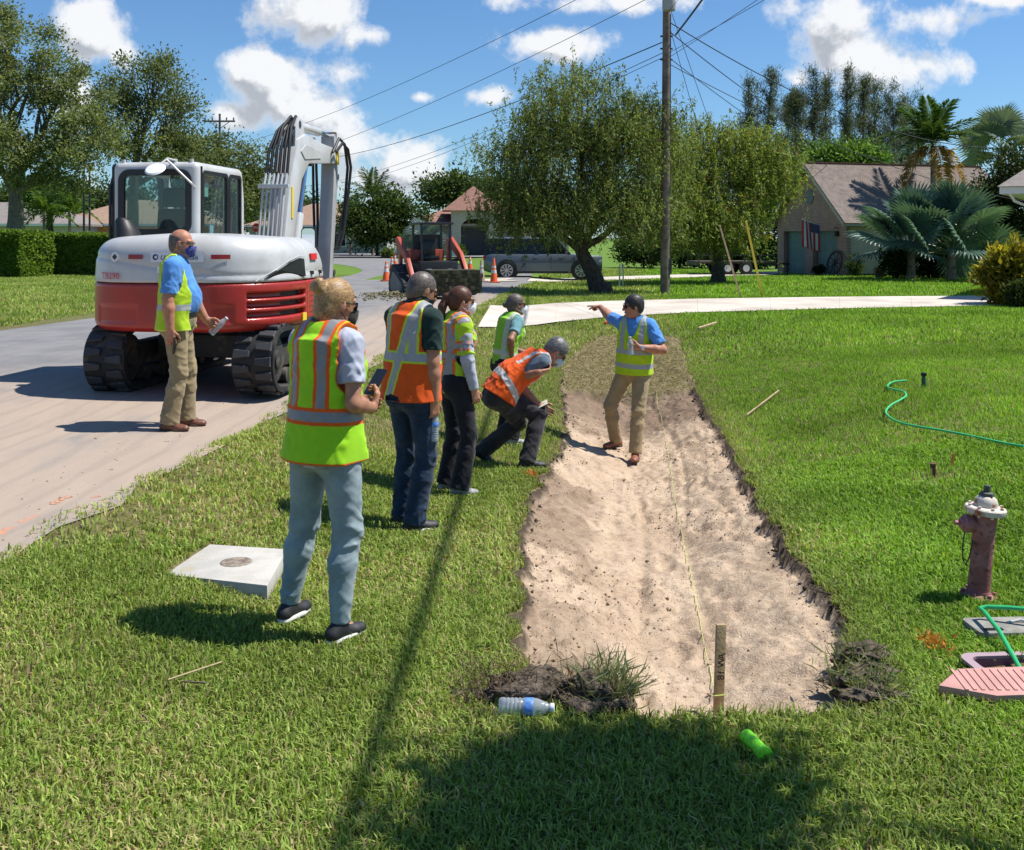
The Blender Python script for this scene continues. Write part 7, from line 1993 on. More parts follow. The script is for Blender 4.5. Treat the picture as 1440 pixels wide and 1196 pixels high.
def frond_mesh(name, L, seed, droop=.6, leaflet=.45, w=.045, n=34, c1=(.03, .07, .015), c2=(.07, .12, .03), plume=.25):
    rng = np.random.default_rng(seed); V = []; Fq = []; C = []
    pts = [npv((0, L * t, L * (.28 * t - droop * t * t))) for t in np.linspace(0, 1, 12)]
    for i in range(11):
        r0, r1 = .03 * (1 - i / 12), .03 * (1 - (i + 1) / 12); o = len(V)
        V += [pts[i] + npv((-r0, 0, 0)), pts[i] + npv((r0, 0, 0)), pts[i + 1] + npv((r1, 0, 0)), pts[i + 1] + npv((-r1, 0, 0))]; Fq.append((o, o + 1, o + 2, o + 3)); C += [npv(c2)] * 4
    for i in range(n):
        t = .12 + .88 * i / n; k = t * 11; j = min(int(k), 10); p = pts[j] + (pts[j + 1] - pts[j]) * (k - j); tg = unit(pts[j + 1] - pts[j])
        for s in (-1, 1):
            l = leaflet * (math.sin(math.pi * (.12 + .82 * t)) ** .7) * rng.uniform(.85, 1.1); d = unit(npv((s * 1.0, .55, 0)) + tg * .2 + npv((0, 0, rng.normal(0, plume)))); m1 = p + d * l * .5 + npv((0, 0, .02)); e = p + d * l + npv((0, 0, -.28 * l)); o = len(V)
            sd_ = tg * w
            V += [p - sd_ * .5, m1 - sd_, e, m1 + sd_]; Fq.append((o, o + 1, o + 2, o + 3)); c = npv(c1) + (npv(c2) - npv(c1)) * rng.random(); C += [c] * 4
    return np_mesh(name, np.array(V), np.array(Fq), {'tint': np.clip(np.array(C), 0, 1)})
def feather_palm(label, base, h_, L, nf, seed, dead=0, trunk_r=.11, lean=(0, 0), **kw):
    rng = np.random.default_rng(seed); root = empty('feather_palm', base, label=label, cat='palm')
    MB().tube([(lean[0] * (i / 5) ** 2, lean[1] * (i / 5) ** 2, h_ * i / 5 - .1 * (i == 0)) for i in range(6)], [trunk_r * (1.25 - .45 * i / 5) for i in range(6)], n=10).build('trunk', BARK_P, root, smooth=True)
    ms = [frond_mesh('frond', L, seed + v, droop=(.35, .62, .9)[v], **kw) for v in range(3)]
    ky = dict(kw); ky.update(c1=(.20, .12, .02), c2=(.34, .20, .035)); ms_dead = frond_mesh('frond', L * .8, seed + 9, droop=1.3, **ky)
    for me in ms + [ms_dead]: me.materials.append(LEAF)
    for k in range(nf):
        a = 2.399 * k; e = R(75 - 85 * (k / nf)); d = k >= nf - dead
        o = bpy.data.objects.new('frond', ms_dead if d else ms[min(2, int(3 * k / nf))]); col.objects.link(o); o.parent = root
        o.location = (lean[0], lean[1], h_); o.rotation_euler = (e * (1 if not d else 0) - (R(15) if d else 0), 0, a)
    MB().tube([(lean[0], lean[1], h_), (lean[0] + .05, lean[1], h_ + L * .95)], [.03, .008], n=6).build('spear_leaf', mat('spear', (.06, .11, .03), .5), root)
    return root
b = onground(1312, 50); feather_palm('slender palm with yellowing lower fronds above the garage roof', b, 6.3, 2.5, 20, 81, dead=5, trunk_r=.13, leaflet=.75, w=.055, n=44)
b = onground(524, 97); feather_palm('coconut like palm rising above the corner shrubbery', b, 5.6, 3.0, 16, 85, leaflet=.8, w=.06, c1=(.03, .055, .015), c2=(.09, .125, .03))
b = onground(493, 99); feather_palm('lower feathery palm at the left of the corner shrubbery', b, 3.0, 2.4, 12, 88, leaflet=.6, w=.06, c1=(.05, .08, .015), c2=(.12, .16, .03))
for k, (px, y, h_, lb) in enumerate([(62, 70, 3.4, 'small arching palm behind the hedge near the white sedan'), (98, 72, 3.6, 'small arching palm behind the hedge between the lamp post and the sedan'), (660, 108, 4.5, 'palm crown beside the terracotta hip roof'), (1178, 72, 6.0, 'bright palm crown above the left end of the garage ridge'), (1215, 72, 5.6, 'bright palm crown over the middle of the garage ridge')]):
    feather_palm(lb, onground(px, y), h_, 2.2, 12, 90 + k, leaflet=.6, w=.06, c1=(.04, .08, .015), c2=(.10, .17, .03))

# ---- hedges and shrubs
def hedge(label, a, b, w, h_, seed, n=26000, cols=((.07, .14, .02), (.22, .32, .05))):
    rng = np.random.default_rng(seed); a = Vector(a); b = Vector(b); d = b - a; L = d.length; root = empty('hedge', a, math.atan2(d.y, d.x), label, 'hedge')
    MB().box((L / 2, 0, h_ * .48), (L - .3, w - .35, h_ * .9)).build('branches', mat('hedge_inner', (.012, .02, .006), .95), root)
    # leaves over the outside of a clipped box
    u = rng.random(n); f = rng.choice(4, n, p=[.42, .36, .11, .11]); v = rng.random(n)
    x = np.where(f < 2, u * L, np.where(f == 2, 0, L)); y = np.where(f == 0, -w / 2, np.where(f == 1, (v - .5) * w, (u - .5) * w)); z = np.where(f == 1, h_, v * h_)
    lump = (fbm(x * 1.6 + 5, z * 1.6 + y, 3, seed) - .5) * .30
    nx_ = np.where(f == 2, -1, np.where(f == 3, 1, 0)); ny_ = np.where(f == 0, -1, 0); nz_ = np.where(f == 1, 1, 0)
    Nn = np.stack([nx_, ny_, nz_], 1).astype(float); Pp = np.stack([x, y, z], 1) + Nn * (lump - .05 - .12 * rng.random(n) ** 2)[:, None]
    leaves('foliage', Pp, Nn + rng.normal(0, .75, (n, 3)) + npv((0, 0, .2)), .15 * rng.uniform(.6, 1.3, n), .085 * rng.uniform(.7, 1.3, n), tint(n, rng, *cols), root, rng)
h0 = onground(-60, 45.5); h1 = onground(52, 44.6); hedge('clipped green hedge block ending near the lawn edge, darker end nearest the oak', h0, h1, 2.2, 1.95, 101)
h0 = onground(56, 48.5); h1 = onground(188, 46.0); hedge('clipped green hedge running behind the excavator cab', h0, h1, 1.5, 1.85, 102)
def shrub(label, px, y, rpx, hpx, seed, cols, leaf=(.12, .06), n=4500, name='shrub', group=None):
    b = onground(px, y); s_ = y / F; r = rpx * s_; h_ = hpx * s_
    bl_ = [(0, 0, h_ * .5, r * .8, r * .8, h_ * .5, 2), (-r * .4, -.1, h_ * .4, r * .55, r * .6, h_ * .4, 1), (r * .4, -.1, h_ * .42, r * .55, r * .6, h_ * .42, 1)]
    tree(label, b, bl_, .05, h_ * .25, leaf=leaf, n=n, cols=cols, seed=seed, clumps=46, clump_r=r * .28, cat='shrub', name=name, twig=10, trunkname='stem')
DK = ((.012, .028, .007), (.035, .06, .016))
shrub('round dark shrub at the foot of the left fan palm', 1262, 44.5, 26, 46, 111, DK); shrub('dark shrub between the two fan palms', 1306, 45, 30, 50, 112, DK); shrub('dark shrub right of the fan palms', 1362, 46, 46, 58, 113, DK, n=7000)
shrub('pale flowering clump beside the dark round shrub', 1236, 45.5, 8, 14, 114, ((.30, .22, .14), (.45, .36, .26)), n=500)
shrub('small grassy shrub against the cream siding', 1202, 47.5, 12, 26, 115, ((.03, .06, .02), (.07, .10, .04)), leaf=(.3, .03), n=900)
shrub('small green shrub beside the wagon wheel', 1152, 50, 9, 14, 116, DK, n=700)
shrub('yellow and red leaved croton bush below the white eave', 1426, 27.5, 44, 100, 117, ((.16, .17, .02), (.34, .27, .03)), leaf=(.26, .09), n=6500, name='croton_bush')
shrub('low dark planting under the croton bush', 1436, 26.5, 22, 40, 118, ((.03, .055, .015), (.08, .10, .03)), leaf=(.14, .06), n=2500)
shrub('bright green ball shrub on the lawn of the far house', 722, 90, 17, 22, 119, ((.05, .12, .02), (.10, .19, .03)), leaf=(.22, .12), n=2200)
shrub('small round shrub by the corner planting', 546, 86, 9, 14, 120, ((.06, .10, .03), (.14, .18, .05)), leaf=(.2, .1), n=900)
shrub('green shrub at the entry of the far house', 648, 92, 8, 18, 121, ((.05, .11, .02), (.10, .17, .03)), leaf=(.2, .1), n=900)
for k, (px, y, w_) in enumerate([(905, 62, 40), (955, 60, 40), (1010, 60, 45), (1060, 60, 40)]):
    shrub(['dark boundary shrub behind the weeping trees left of the pole', 'dark boundary shrub right behind the utility pole', 'boundary shrub behind the trailer tongue', 'boundary shrub behind the trailer deck'][k], px, y, w_, 58, 130 + k, ((.025, .05, .012), (.07, .11, .03)), leaf=(.22, .10), n=4200)

# tree just outside the right of the frame whose crown shades the foreground lawn
b = Vector((4.3, 2.7, .12))
bl_ = [(-1.62, .98, 4.0, .40, .30, .28, 1.6), (-1.95, .62, 4.05, .22, .22, .2, .45), (-1.0, -.4, 4.5, .8, .5, .5, 1), (.2, -.8, 5.0, 1.0, .8, .6, 1.3)]
tree('young shade tree at the edge of the near lawn', b, bl_, .10, 2.6, leaf=(.12, .055), n=16000, cols=((.05, .09, .02), (.11, .16, .04)), seed=140, clumps=80, clump_r=.24, bark_m=BARK_G, twig=24)

# ------------------------------------------------------------------ poles and wires
WOODP = mat('weathered_pole', (.115, .088, .068), .9, base2=(.20, .16, .13), vscale=5, bump=.8, bscale=30)
pb = onground(935, 33.0)
UP = empty('utility_pole', pb, label='tall weathered wooden utility pole with transformer beside the weeping tree', cat='utility pole', rot=(0, R(.35), 0))
MB().lathe([(.155, -.3), (.15, 2), (.135, 6), (.12, 10.4)], n=16).build('post', WOODP, UP, smooth=True)
MB().lathe([(.0, 9.05), (.20, 9.05), (.215, 9.1), (.215, 9.75), (.20, 9.85), (.08, 9.95), (.0, 9.96)], Matrix.Translation((.02, -.36, 0)), n=20, cap=False).build('transformer', mat('transformer_grey', (.36, .37, .37), .5), UP, smooth=True)
MB().box((.0, -.17, 9.4), (.12, .16, .5)).build('bracket', M_STEEL, UP)
MB().box((.15, -.06, .9), (.10, .10, .5)).build('ground_box', M_STEEL, UP); MB().tube([(.14, -.05, .2), (.135, -.05, 3), (.12, -.05, 9.0)], .018, n=6).build('riser', M_HOSE, UP)
for z in (7.55, 7.9, 8.3): MB().cyl((-.2, 0, z), (.2, 0, z), .03, n=8).build('insulator', M_STEEL, UP)
M_WIRE = mat('wire', (.018, .018, .02), .6)
def wire(a, b, sag, r, label, n=26):
    a = Vector(a); b = Vector(b); pts = []
    for i in range(n + 1):
        t = i / n; p = a.lerp(b, t); p.z -= 4 * sag * t * (1 - t); pts.append(tuple(p - a))
    rr = r
    o = MB().tube(pts, rr, n=6).build('overhead_wire', M_WIRE, smooth=True); o.location = a; tag(o, label, 'wire', 'overhead wires at the utility pole'); return o
pt = lambda z, dx=0, dy=0: Vector((pb.x + dx, pb.y + dy, pb.z + z))
# lines coming towards and over the viewer
wire(pt(8.35, .35), (2.72, -14, 7.6), .55, .030, 'thick bundled cable running from the pole over the lawn above the trench')
wire(pt(9.0, .05), (5.2, -14, 10.2), .5, .008, 'thin wire from below the transformer rising towards the near lawn')
wire(pt(7.6, .1), (11.5, -10, 10.6), .6, .008, 'thin wire from the lower pole clamp rising to the right over the lawn')
wire(pt(7.75, .1), (14.8, -10, 11.2), .6, .008, 'thin wire from the middle pole clamp rising to the right over the lawn')
# service drops to the right
wire(pt(8.75, .15), Q(1400, 208, 52), 1.0, .018, 'twisted service cable sagging from the pole across the pines to the right')
wire(pt(8.45, .15), Q(1250, 225, 70), .9, .016, 'service wire sagging from the pole towards the garage')
wire(pt(7.6, .15), Q(1230, 262, 62), .5, .012, 'lower service wire from the pole to the garage ridge')
wire(pt(7.4, .15), Q(1500, 290, 50), .9, .012, 'low wire from the pole to the house behind the fan palms')
# left: across the street and along it
wire(pt(9.75, -.1), Q(250, 258, 95), 1.3, .011, 'upper wire from the pole sloping down to the far left pole')
wire(Q(1060, -130, 24), Q(250, 215, 95), 1.4, .010, 'topmost wire crossing the sky to the far left pole')
wire(pt(8.1, -.1), Q(430, 226, 98), .8, .018, 'thick wire behind the weeping tree running left across the street')
wire(pt(7.75, -.1), Q(430, 262, 98), .8, .011, 'second wire behind the weeping tree running left across the street')
wire(pt(7.6, -.1), Q(430, 270, 98), .8, .010, 'lowest wire behind the weeping tree running left across the street')
wire(pt(8.9, .05, -.1), P(1042, 300, -2) if False else (pb.x + 2.0, pb.y + .6, 2.6), .0, .009, 'steep thin guy wire from the pole top to the weeping crown')
wire(pt(9.6, .05, .1), (pb.x + 2.7, pb.y + .9, 2.6), .0, .009, 'steeper thin guy wire beside the pole')
# far utility pole with crossarm
fb = onground(309, 108)
FP = empty('utility_pole', fb, label='far utility pole with double crossarm rising above the trees', cat='utility pole')
MB().cyl((0, 0, -.2), (0, 0, 14.8), .16, .12, n=10).build('post', WOODP, FP); MB().box((0, -.12, 14.0), (3.3, .14, .18)).build('crossarm', WOODP, FP)
for x in (-1.5, -.75, .75, 1.5): MB().lathe([(.03, 0), (.10, .08), (.06, .16), (.09, .24), (.03, .32)], Matrix.Translation((x, -.12, 14.1)), n=8).build('insulator', M_STEEL, FP)
for s in (-1, 1): MB().bar((s * 1.0, -.1, 13.9), (0, -.1, 13.2), .06, .06).build('brace', WOODP, FP)
for k, (px, top, y) in enumerate([(118, 215, 60), (126, 232, 64)]):
    lb_ = onground(px, y); h_ = CZ + (HY - top) / F * y - lb_.z
    lp = empty('lamp_post', lb_, label=['black street lamp post behind the hedge next to the white sedan', 'shorter black post standing behind the street lamp post'][k], cat='lamp post')
    MB().lathe([(.14, 0), (.12, .5), (.07, .6), (.055, h_ - .5), (.05, h_ - .4)], n=10).build('post', M_BLACK, lp); MB().lathe([(.06, h_ - .4), (.16, h_ - .34), (.20, h_ - .05), (.10, h_ + .06), (.02, h_ + .14)], n=10).build('lantern', M_BLACK, lp)
# stop sign far down the street
sb = onground(361, 84); ss = empty('stop_sign', sb, label='small red octagonal stop sign down the street behind the boom', cat='sign')
MB().cyl((0, 0, 0), (0, 0, 2.9), .035, n=8).build('post', M_TUBE, ss); MB().prism([(.38 * math.cos(R(22.5 + 45 * i)), 2.55 + .38 * math.sin(R(22.5 + 45 * i))) for i in range(8)], -.05, -.04, 'y').build('plate', mat('stop_red', (.5, .02, .025), .4), ss)
text_obj('lettering', 'STOP', .24, M_STICKW, ss, Matrix.Translation((0, -.055, 2.47)) @ rotm((1, 0, 0), R(90)), align='CENTER')
yb_ = onground(637, 74); ys = empty('yard_sign', yb_, label='small white yard sign on the lawn behind the loader', cat='sign'); MB().box((0, 0, .62), (.6, .03, .5)).build('panel', mat('sign_pale', (.45, .5, .55), .6), ys); [MB().cyl((s * .2, 0, -.1), (s * .2, 0, .5), .012, n=6).build('leg', M_STEEL, ys) for s in (-1, 1)]
# ------------------------------------------------------------------ traffic cones
M_CONE = mat('cone_orange', (.72, .105, .02), .55, dirt=(.35, .12, .06), dscale=8, damt=.5); M_BAND = mat('cone_band', (.62, .60, .56), .45); M_CBASE = mat('cone_base', (.55, .085, .02), .7)
M_CONEG = mat('cone_faded', (.34, .24, .20), .6)
def cone(px, py, label, faded=False, h_=.72, y=None):
    b = P(px, py) if y is None else onground(px, y)
    r = empty('traffic_cone', b + Vector((0, 0, .01)), random.uniform(0, 1), label, 'traffic cone', 'traffic cones round the loader')
    MB().box((0, 0, .02), (.37, .37, .04)).build('base', M_CBASE if not faded else M_CONEG, r, bevel=.012)
    c = MB().lathe([(.142, .04), (.135, .06), (.030, h_), (.024, h_ + .01)], n=18).build('cone', M_CONE if not faded else M_CONEG, r, smooth=True)
    for z0, z1 in ((.34, .47), (.54, .62)):
        f_ = lambda z: .137 - (z - .06) / (h_ - .06) * .105 + .003
        MB().lathe([(f_(z0), z0), (f_(z1), z1)], n=18, cap=False).build('reflective_band', M_BAND, c, smooth=True)
cone(543, 396, 'orange traffic cone standing in the street, first of the row of three'); cone(551, 382, 'orange traffic cone standing in the street, middle of the row of three'); cone(555.5, 376, 'orange traffic cone standing in the street, last of the row of three')
cone(661, 387, 'small orange traffic cone on the verge right behind the loader turf', y=50); cone(677, 397, 'faded grey pink traffic cone at the drive end', faded=True, h_=.82); cone(694.5, 398, 'orange traffic cone with pale bands behind the grey wagon', h_=.9)
# ------------------------------------------------------------------ stakes, markers
WOODN = mat('raw_pine', (.42, .29, .16), .8, base2=(.52, .38, .23), vscale=12, bump=.4, bscale=60); WOODS = mat('stake_wood', (.30, .21, .10), .8, base2=(.40, .29, .15), vscale=10, bump=.5, bscale=70)
def stick(name, a, b, w, t, material, label, cat='stake'):
    a = Vector(a); b = Vector(b); o = MB().bar(Vector((0, 0, 0)), b - a, w, t, up=(0, 1, .2)).build(name, material, bevel=.003); o.location = a; tag(o, label, cat); return o
g0 = P(1044, 420); stick('wooden_stake', g0 - Vector((0, 0, .15)), Q(1012, 317, g0.y - .2), .05, .05, WOODN, 'tall tan wooden stake leaning on the lawn beside the driveway')
g0 = P(1074, 419); stick('yellow_pole', g0 - Vector((0, 0, .15)), Q(1049, 311, g0.y - .2), .06, .06, mat('yellow_marker', (.62, .47, .05), .6), 'tall yellow marker pole leaning on the lawn beside the driveway', 'pole')
for k, (px, py) in enumerate([(871, 405), (876, 404)]): g0 = P(px, py); stick('pipe_stub', g0, g0 + Vector((.02, 0, .85)), .05, .05, M_TUBE, 'short grey pipe post beside the weeping trunk', 'post')['group'] = 'pipe posts by the trunk'
def groundstick(name, a, b, w, t, material, label, cat):
    A = P(*a); B = P(*b); A.z += .045; B.z += .045; return stick(name, A, B, w, t, material, label, cat)
groundstick('wood_lath', (1050, 590), (1095, 555), .035, .012, WOODN, 'thin wooden lath lying on the lawn right of the trench', 'stick')
groundstick('wood_lath', (982, 466), (1007, 458), .07, .03, WOODN, 'short wooden board lying on the lawn near the driveway', 'board')
groundstick('orange_marker', (850, 458), (862, 456), .08, .03, M_CONE, 'orange plastic marker lying beside the driveway behind the pointing man', 'marker')
groundstick('twig', (236, 972), (312, 946), .007, .007, mat('twig_tan', (.34, .27, .15), .9), 'pale dry twig lying in the lawn below the woman shadow', 'twig')
groundstick('twig', (256, 974), (290, 976), .007, .007, mat('twig_dark', (.12, .09, .06), .9), 'dark bent twig lying beside the pale twig', 'twig')
# survey stake in the trench with hand lettering and a string
sp = P(1010, 1003, -.10); stz = trench_top(sp.x, sp.y)
SS = empty('survey_stake', (sp.x, sp.y, stz), R(8), 'wooden survey stake with black hand lettering at the near end of the trench', 'stake', rot=(R(-2), R(2.6), R(8)))
top_z = (CZ + (HY - 880) / F * sp.y) - stz
MB().box((0, 0, top_z / 2 - .1), (.042, .018, top_z + .2)).build('board', WOODS, SS, bevel=.002)
for k, (ch, z) in enumerate((('A', .245), ('W', .212), ('f', .186), ('8', .162))):
    text_obj('hand_lettering', ch, .042, M_BLACK, SS, Matrix.Translation((.016, -.0105, top_z - .39 + z)) @ rotm((1, 0, 0), R(90)) @ rotm((0, 0, 1), R(84 + 7 * (k % 2))), extrude=.0006)
M_STRING = mat('mason_line', (.52, .60, .16), .6)
MB().tube([(-.024, -.012, .085), (.024, -.012, .088), (.024, .012, .086), (-.024, .012, .084), (-.024, -.012, .085)], .0025, n=5).build('string_knot', M_STRING, SS)
pts = []
path_px = [(1003, 965), (990, 905), (978, 845), (966, 790), (958, 745), (950, 705), (944, 665), (938, 630), (930, 590), (920, 556)]
for q in path_px:
    z = -.2
    for _ in range(8):
        v = P(q[0], q[1], z); z = trench_top(v.x, v.y) + .012
    pts.append(v)
pts = [Vector((sp.x + .03, sp.y - .01, stz + .085))] + pts
sm = []
for i in range(len(pts) - 1):
    for j in range(6):
        p = pts[i].lerp(pts[i + 1], j / 6); p.z = max(p.z, trench_top(p.x, p.y) + .006) if i > 0 else p.z; sm.append(tuple(p - pts[0]))
o = MB().tube(sm, .0022, n=5).build('string_line', M_STRING); o.location = pts[0]; tag(o, 'thin yellow green string running along the trench floor from the survey stake', 'string')
# lime line reel in the grass
rp = P(1062, 1062); rl = empty('string_reel', rp + Vector((0, 0, .035)), label='bright lime string reel lying in the grass', cat='reel', rot=(R(90), 0, R(14)))
MB().lathe([(.020, -.075), (.026, -.07), (.026, .06), (.030, .065), (.030, .078), (.022, .08)], n=18).build('line_wrap', mat('lime_line', (.25, .85, .02), .5, var=.2, vscale=60), rl, smooth=True); MB().cyl((0, 0, -.079), (0, 0, -.074), .017, n=14).build('core', M_BLACK, rl)
# plastic bottle on the sod clump
bp = P(702, 1010); bottle(bp + Vector((0, 0, .045)), Vector((1, -.10, .02)), .215, .034, 'clear plastic water bottle with blue band lying beside the dug soil clump')
# concrete slab with a round hole
zs_ = float(H(-1.6, 5.6)); sc = [P(295, 764, zs_ + .05), P(404, 771, zs_ + .05), P(376, 822, zs_ + .05), P(232, 806, zs_ + .05)]; cs_ = sum(sc, Vector()) / 4; cs_.z = zs_
SL = empty('concrete_slab', cs_, label='square pale concrete slab with round metal plug lying on the grass', cat='slab')
mb = MB(); zt = .045; loc_ = [(p.x - cs_.x, p.y - cs_.y) for p in sc]
M_SLAB = mat('cast_concrete', (.40, .385, .35), .85, base2=(.48, .46, .42), vscale=6, bump=.3, bscale=90, dirt=(.38, .34, .27), dscale=4, damt=.4)
MB().prism(loc_, -.05, zt, 'z').build('slab', M_SLAB, SL, bevel=.008)
MB().lathe([(.0, zt + .001), (.055, zt + .001), (.075, zt + .004), (.085, zt + .003), (.088, zt + .001)], Matrix.Translation((.02, .0, 0)), n=26, cap=False).build('plug', mat('rusty_plug', (.16, .12, .09), .7, base2=(.30, .25, .20), vscale=22, bump=.7, bscale=60), SL, smooth=True)
MB().lathe([(.0, zt + .0006), (.04, zt + .0006), (.041, zt)], Matrix.Translation((-.21, -.12, 0)), n=18, cap=False).build('stain_plug', mat('old_patch', (.36, .33, .25), .9), SL)
# ------------------------------------------------------------------ hydrant
hb_ = P(1375, 845)
M_HYD = mat('hydrant_red', (.25, .075, .075), .6, base2=(.36, .15, .155), vscale=9, dirt=(.075, .025, .014), dscale=19, damt=1.0, bump=.5, bscale=60); M_HYW = mat('hydrant_cream', (.58, .52, .45), .6, dirt=(.26, .08, .025), dscale=22, damt=1.0, bump=.4, bscale=60); M_HYDK = mat('hydrant_bolt', (.055, .065, .055), .6)
HD = empty('fire_hydrant', hb_, R(-12), 'weathered dull red fire hydrant with cream bonnet and side outlet', 'hydrant', rot=(0, R(4.5), R(-12)))
MB().lathe([(.085, -.05), (.085, .0), (.092, .02), (.092, .035), (.062, .045), (.058, .06)], n=24).build('base_flange', M_HYD, HD, smooth=True)
for i in range(6): a = 6.283 * i / 6; MB().cyl((.078 * math.cos(a), .078 * math.sin(a), .03), (.078 * math.cos(a), .078 * math.sin(a), .055), .011, n=6).build('bolt', M_HYD, HD)
MB().lathe([(.056, .04), (.055, .20), (.057, .36), (.062, .47)], n=26).build('barrel', M_HYD, HD, smooth=True)
MB().lathe([(.062, .462), (.100, .468), (.103, .476), (.103, .494), (.098, .50), (.06, .505)], n=30).build('bonnet_flange', M_HYW, HD, smooth=True)
for i in range(8): a = 6.283 * i / 8 + .2; MB().cyl((.083 * math.cos(a), .083 * math.sin(a), .455), (.083 * math.cos(a), .083 * math.sin(a), .512), .009, n=6).build('bolt', M_HYW, HD)
MB().lathe([(.058, .50), (.060, .52), (.052, .545), (.036, .558), (.03, .56)], n=24).build('bonnet', M_HYW, HD, smooth=True)
MB().lathe([(.032, .555), (.040, .56), (.036, .575), (.022, .58)], n=6).build('nut_collar', M_HYDK, HD); MB().lathe([(.019, .578), (.018, .612), (.014, .615)], n=5).build('operating_nut', M_HYDK, HD)
oz = Matrix.Translation((-.04, -.01, .405)) @ rotm((0, 1, 0), R(-90)) @ rotm((1, 0, 0), R(12))
ot = MB().lathe([(.036, 0), (.036, .03), (.046, .032), (.048, .05), (.046, .066), (.034, .072), (.030, .085), (.012, .09)], oz, n=22).build('outlet_cap', M_HYD, HD, smooth=True); MB().lathe([(.013, .088), (.013, .115), (.009, .118)], oz, n=5).build('cap_nut', M_HYD, ot)
MB().tube([(-.10, -.03, .36), (-.105, -.035, .28), (-.10, -.04, .22), (-.085, -.045, .19), (-.07, -.05, .24), (-.06, -.05, .33)], .004, n=5).build('chain', M_STEEL, HD)
# ------------------------------------------------------------------ meter boxes
M_PURP = mat('purple_plastic', (.20, .10, .15), .6, var=.2, vscale=20); M_PINK = mat('faded_pink_lid', (.50, .26, .225), .7, var=.1, vscale=12); M_GLID = mat('grey_lid', (.20, .19, .17), .85, base2=(.28, .27, .24), vscale=14, bump=.4, bscale=80)
ctr = P(1420, 945); MB_ = empty('meter_box', ctr, R(4), 'open purple meter box set in the grass', 'meter box')
o_ = off2(rrect(.34, .19, .05), 0, 0); i_ = off2(rrect(.29, .14, .04), 0, 0)
ring_frame(o_, i_, -.12, .03, 'z').build('rim', M_PURP, MB_); ring_frame(off2(rrect(.37, .22, .06), 0, 0), i_, .03, .042, 'z').build('lip', mat('pale_purple_lip', (.36, .26, .29), .6), MB_); MB().prism(i_, -.12, -.11, 'z').build('floor', mat('box_soil', (.06, .045, .035), .95), MB_)
ctr = P(1420, 981); LD = empty('pink_cover', ctr + Vector((0, 0, .035)), R(-3), 'faded pink ribbed meter box cover lying on the grass', 'cover', rot=(R(4), R(-1), R(-3)))
lidp = [(-.30, -.04), (-.17, .10), (.20, .13), (.30, .02), (.16, -.10), (-.10, -.12)]
MB().prism(lidp, 0, .035, 'z').build('plate', M_PINK, LD, bevel=.006)
for i in range(14):
    x = -.20 + i * .032; MB().box((x, .005, .0365), (.012, .17, .005)).build('rib', M_PINK, LD)
ctr = P(1425, 893); GLd = empty('valve_lid', ctr + Vector((0, 0, .02)), R(3), 'grey concrete valve box lid flush with the grass beside the hydrant', 'lid')
lo_ = off2(rrect(.42, .20, .03), 0, 0); MB().prism(lo_, -.04, .03, 'z').build('plate', M_GLID, GLd, bevel=.005); MB().box((-.13, -.06, .032), (.09, .022, .006)).build('slot', M_BLACK, GLd); MB().tube([(-.02, .02, .031), (.05, .03, .04), (.12, .0, .031)], .006).build('wire_handle', M_TUBE, GLd)
# bent green pipe from the box
M_GRN = mat('green_pipe', (.025, .42, .14), .4)
gp = [P(1436, 950) + Vector((0, 0, .02)), P(1405, 915) + Vector((0, 0, .09)), P(1384, 893) + Vector((0, 0, .11)), P(1378, 888) + Vector((0, 0, .11)), P(1388, 887) + Vector((0, 0, .115)), P(1420, 890) + Vector((0, 0, .12)), P(1470, 895) + Vector((0, 0, .12))]
o = MB().tube([tuple(p - gp[0]) for p in gp], .0105, n=10).build('green_pipe', M_GRN, smooth=True); o.location = gp[0]; tag(o, 'bright green bent pipe leaning out of the purple meter box', 'pipe')
# garden hose across the lawn
hp_ = [(1275, 541), (1256, 543), (1248, 549), (1254, 553), (1270, 557), (1274, 563), (1266, 569), (1252, 577), (1246, 588), (1262, 600), (1290, 607), (1330, 614), (1370, 622), (1410, 631), (1445, 637)]
hv = [P(*p) + Vector((0, 0, .05)) for p in hp_]; sm = []
for i in range(len(hv) - 1):
    for j in range(5):
        t = j / 5; p0, p1, p2, p3 = hv[max(i - 1, 0)], hv[i], hv[i + 1], hv[min(i + 2, len(hv) - 1)]
        sm.append(.5 * ((2 * p1) + (p2 - p0) * t + (2 * p0 - 5 * p1 + 4 * p2 - p3) * t * t + (3 * p1 - p0 - 3 * p2 + p3) * t ** 3))
o = MB().tube([tuple(p - sm[0]) for p in sm], .011, n=8).build('garden_hose', mat('hose_green', (.05, .5, .17), .45), smooth=True); o.location = sm[0]; tag(o, 'thin bright green garden hose snaking across the lawn', 'hose')
# sprinkler riser
r0 = P(1299, 545); RS = empty('sprinkler_riser', r0, label='dark green sprinkler riser standing in the lawn behind the hose', cat='sprinkler')
MB().lathe([(.028, -.03), (.026, .10), (.022, .12), (.022, .14)], n=14).build('body', mat('riser_green', (.02, .09, .05), .5), RS, smooth=True); MB().lathe([(.034, .14), (.036, .15), (.036, .175), (.02, .182)], n=14).build('cap', M_BLACK, RS, smooth=True)
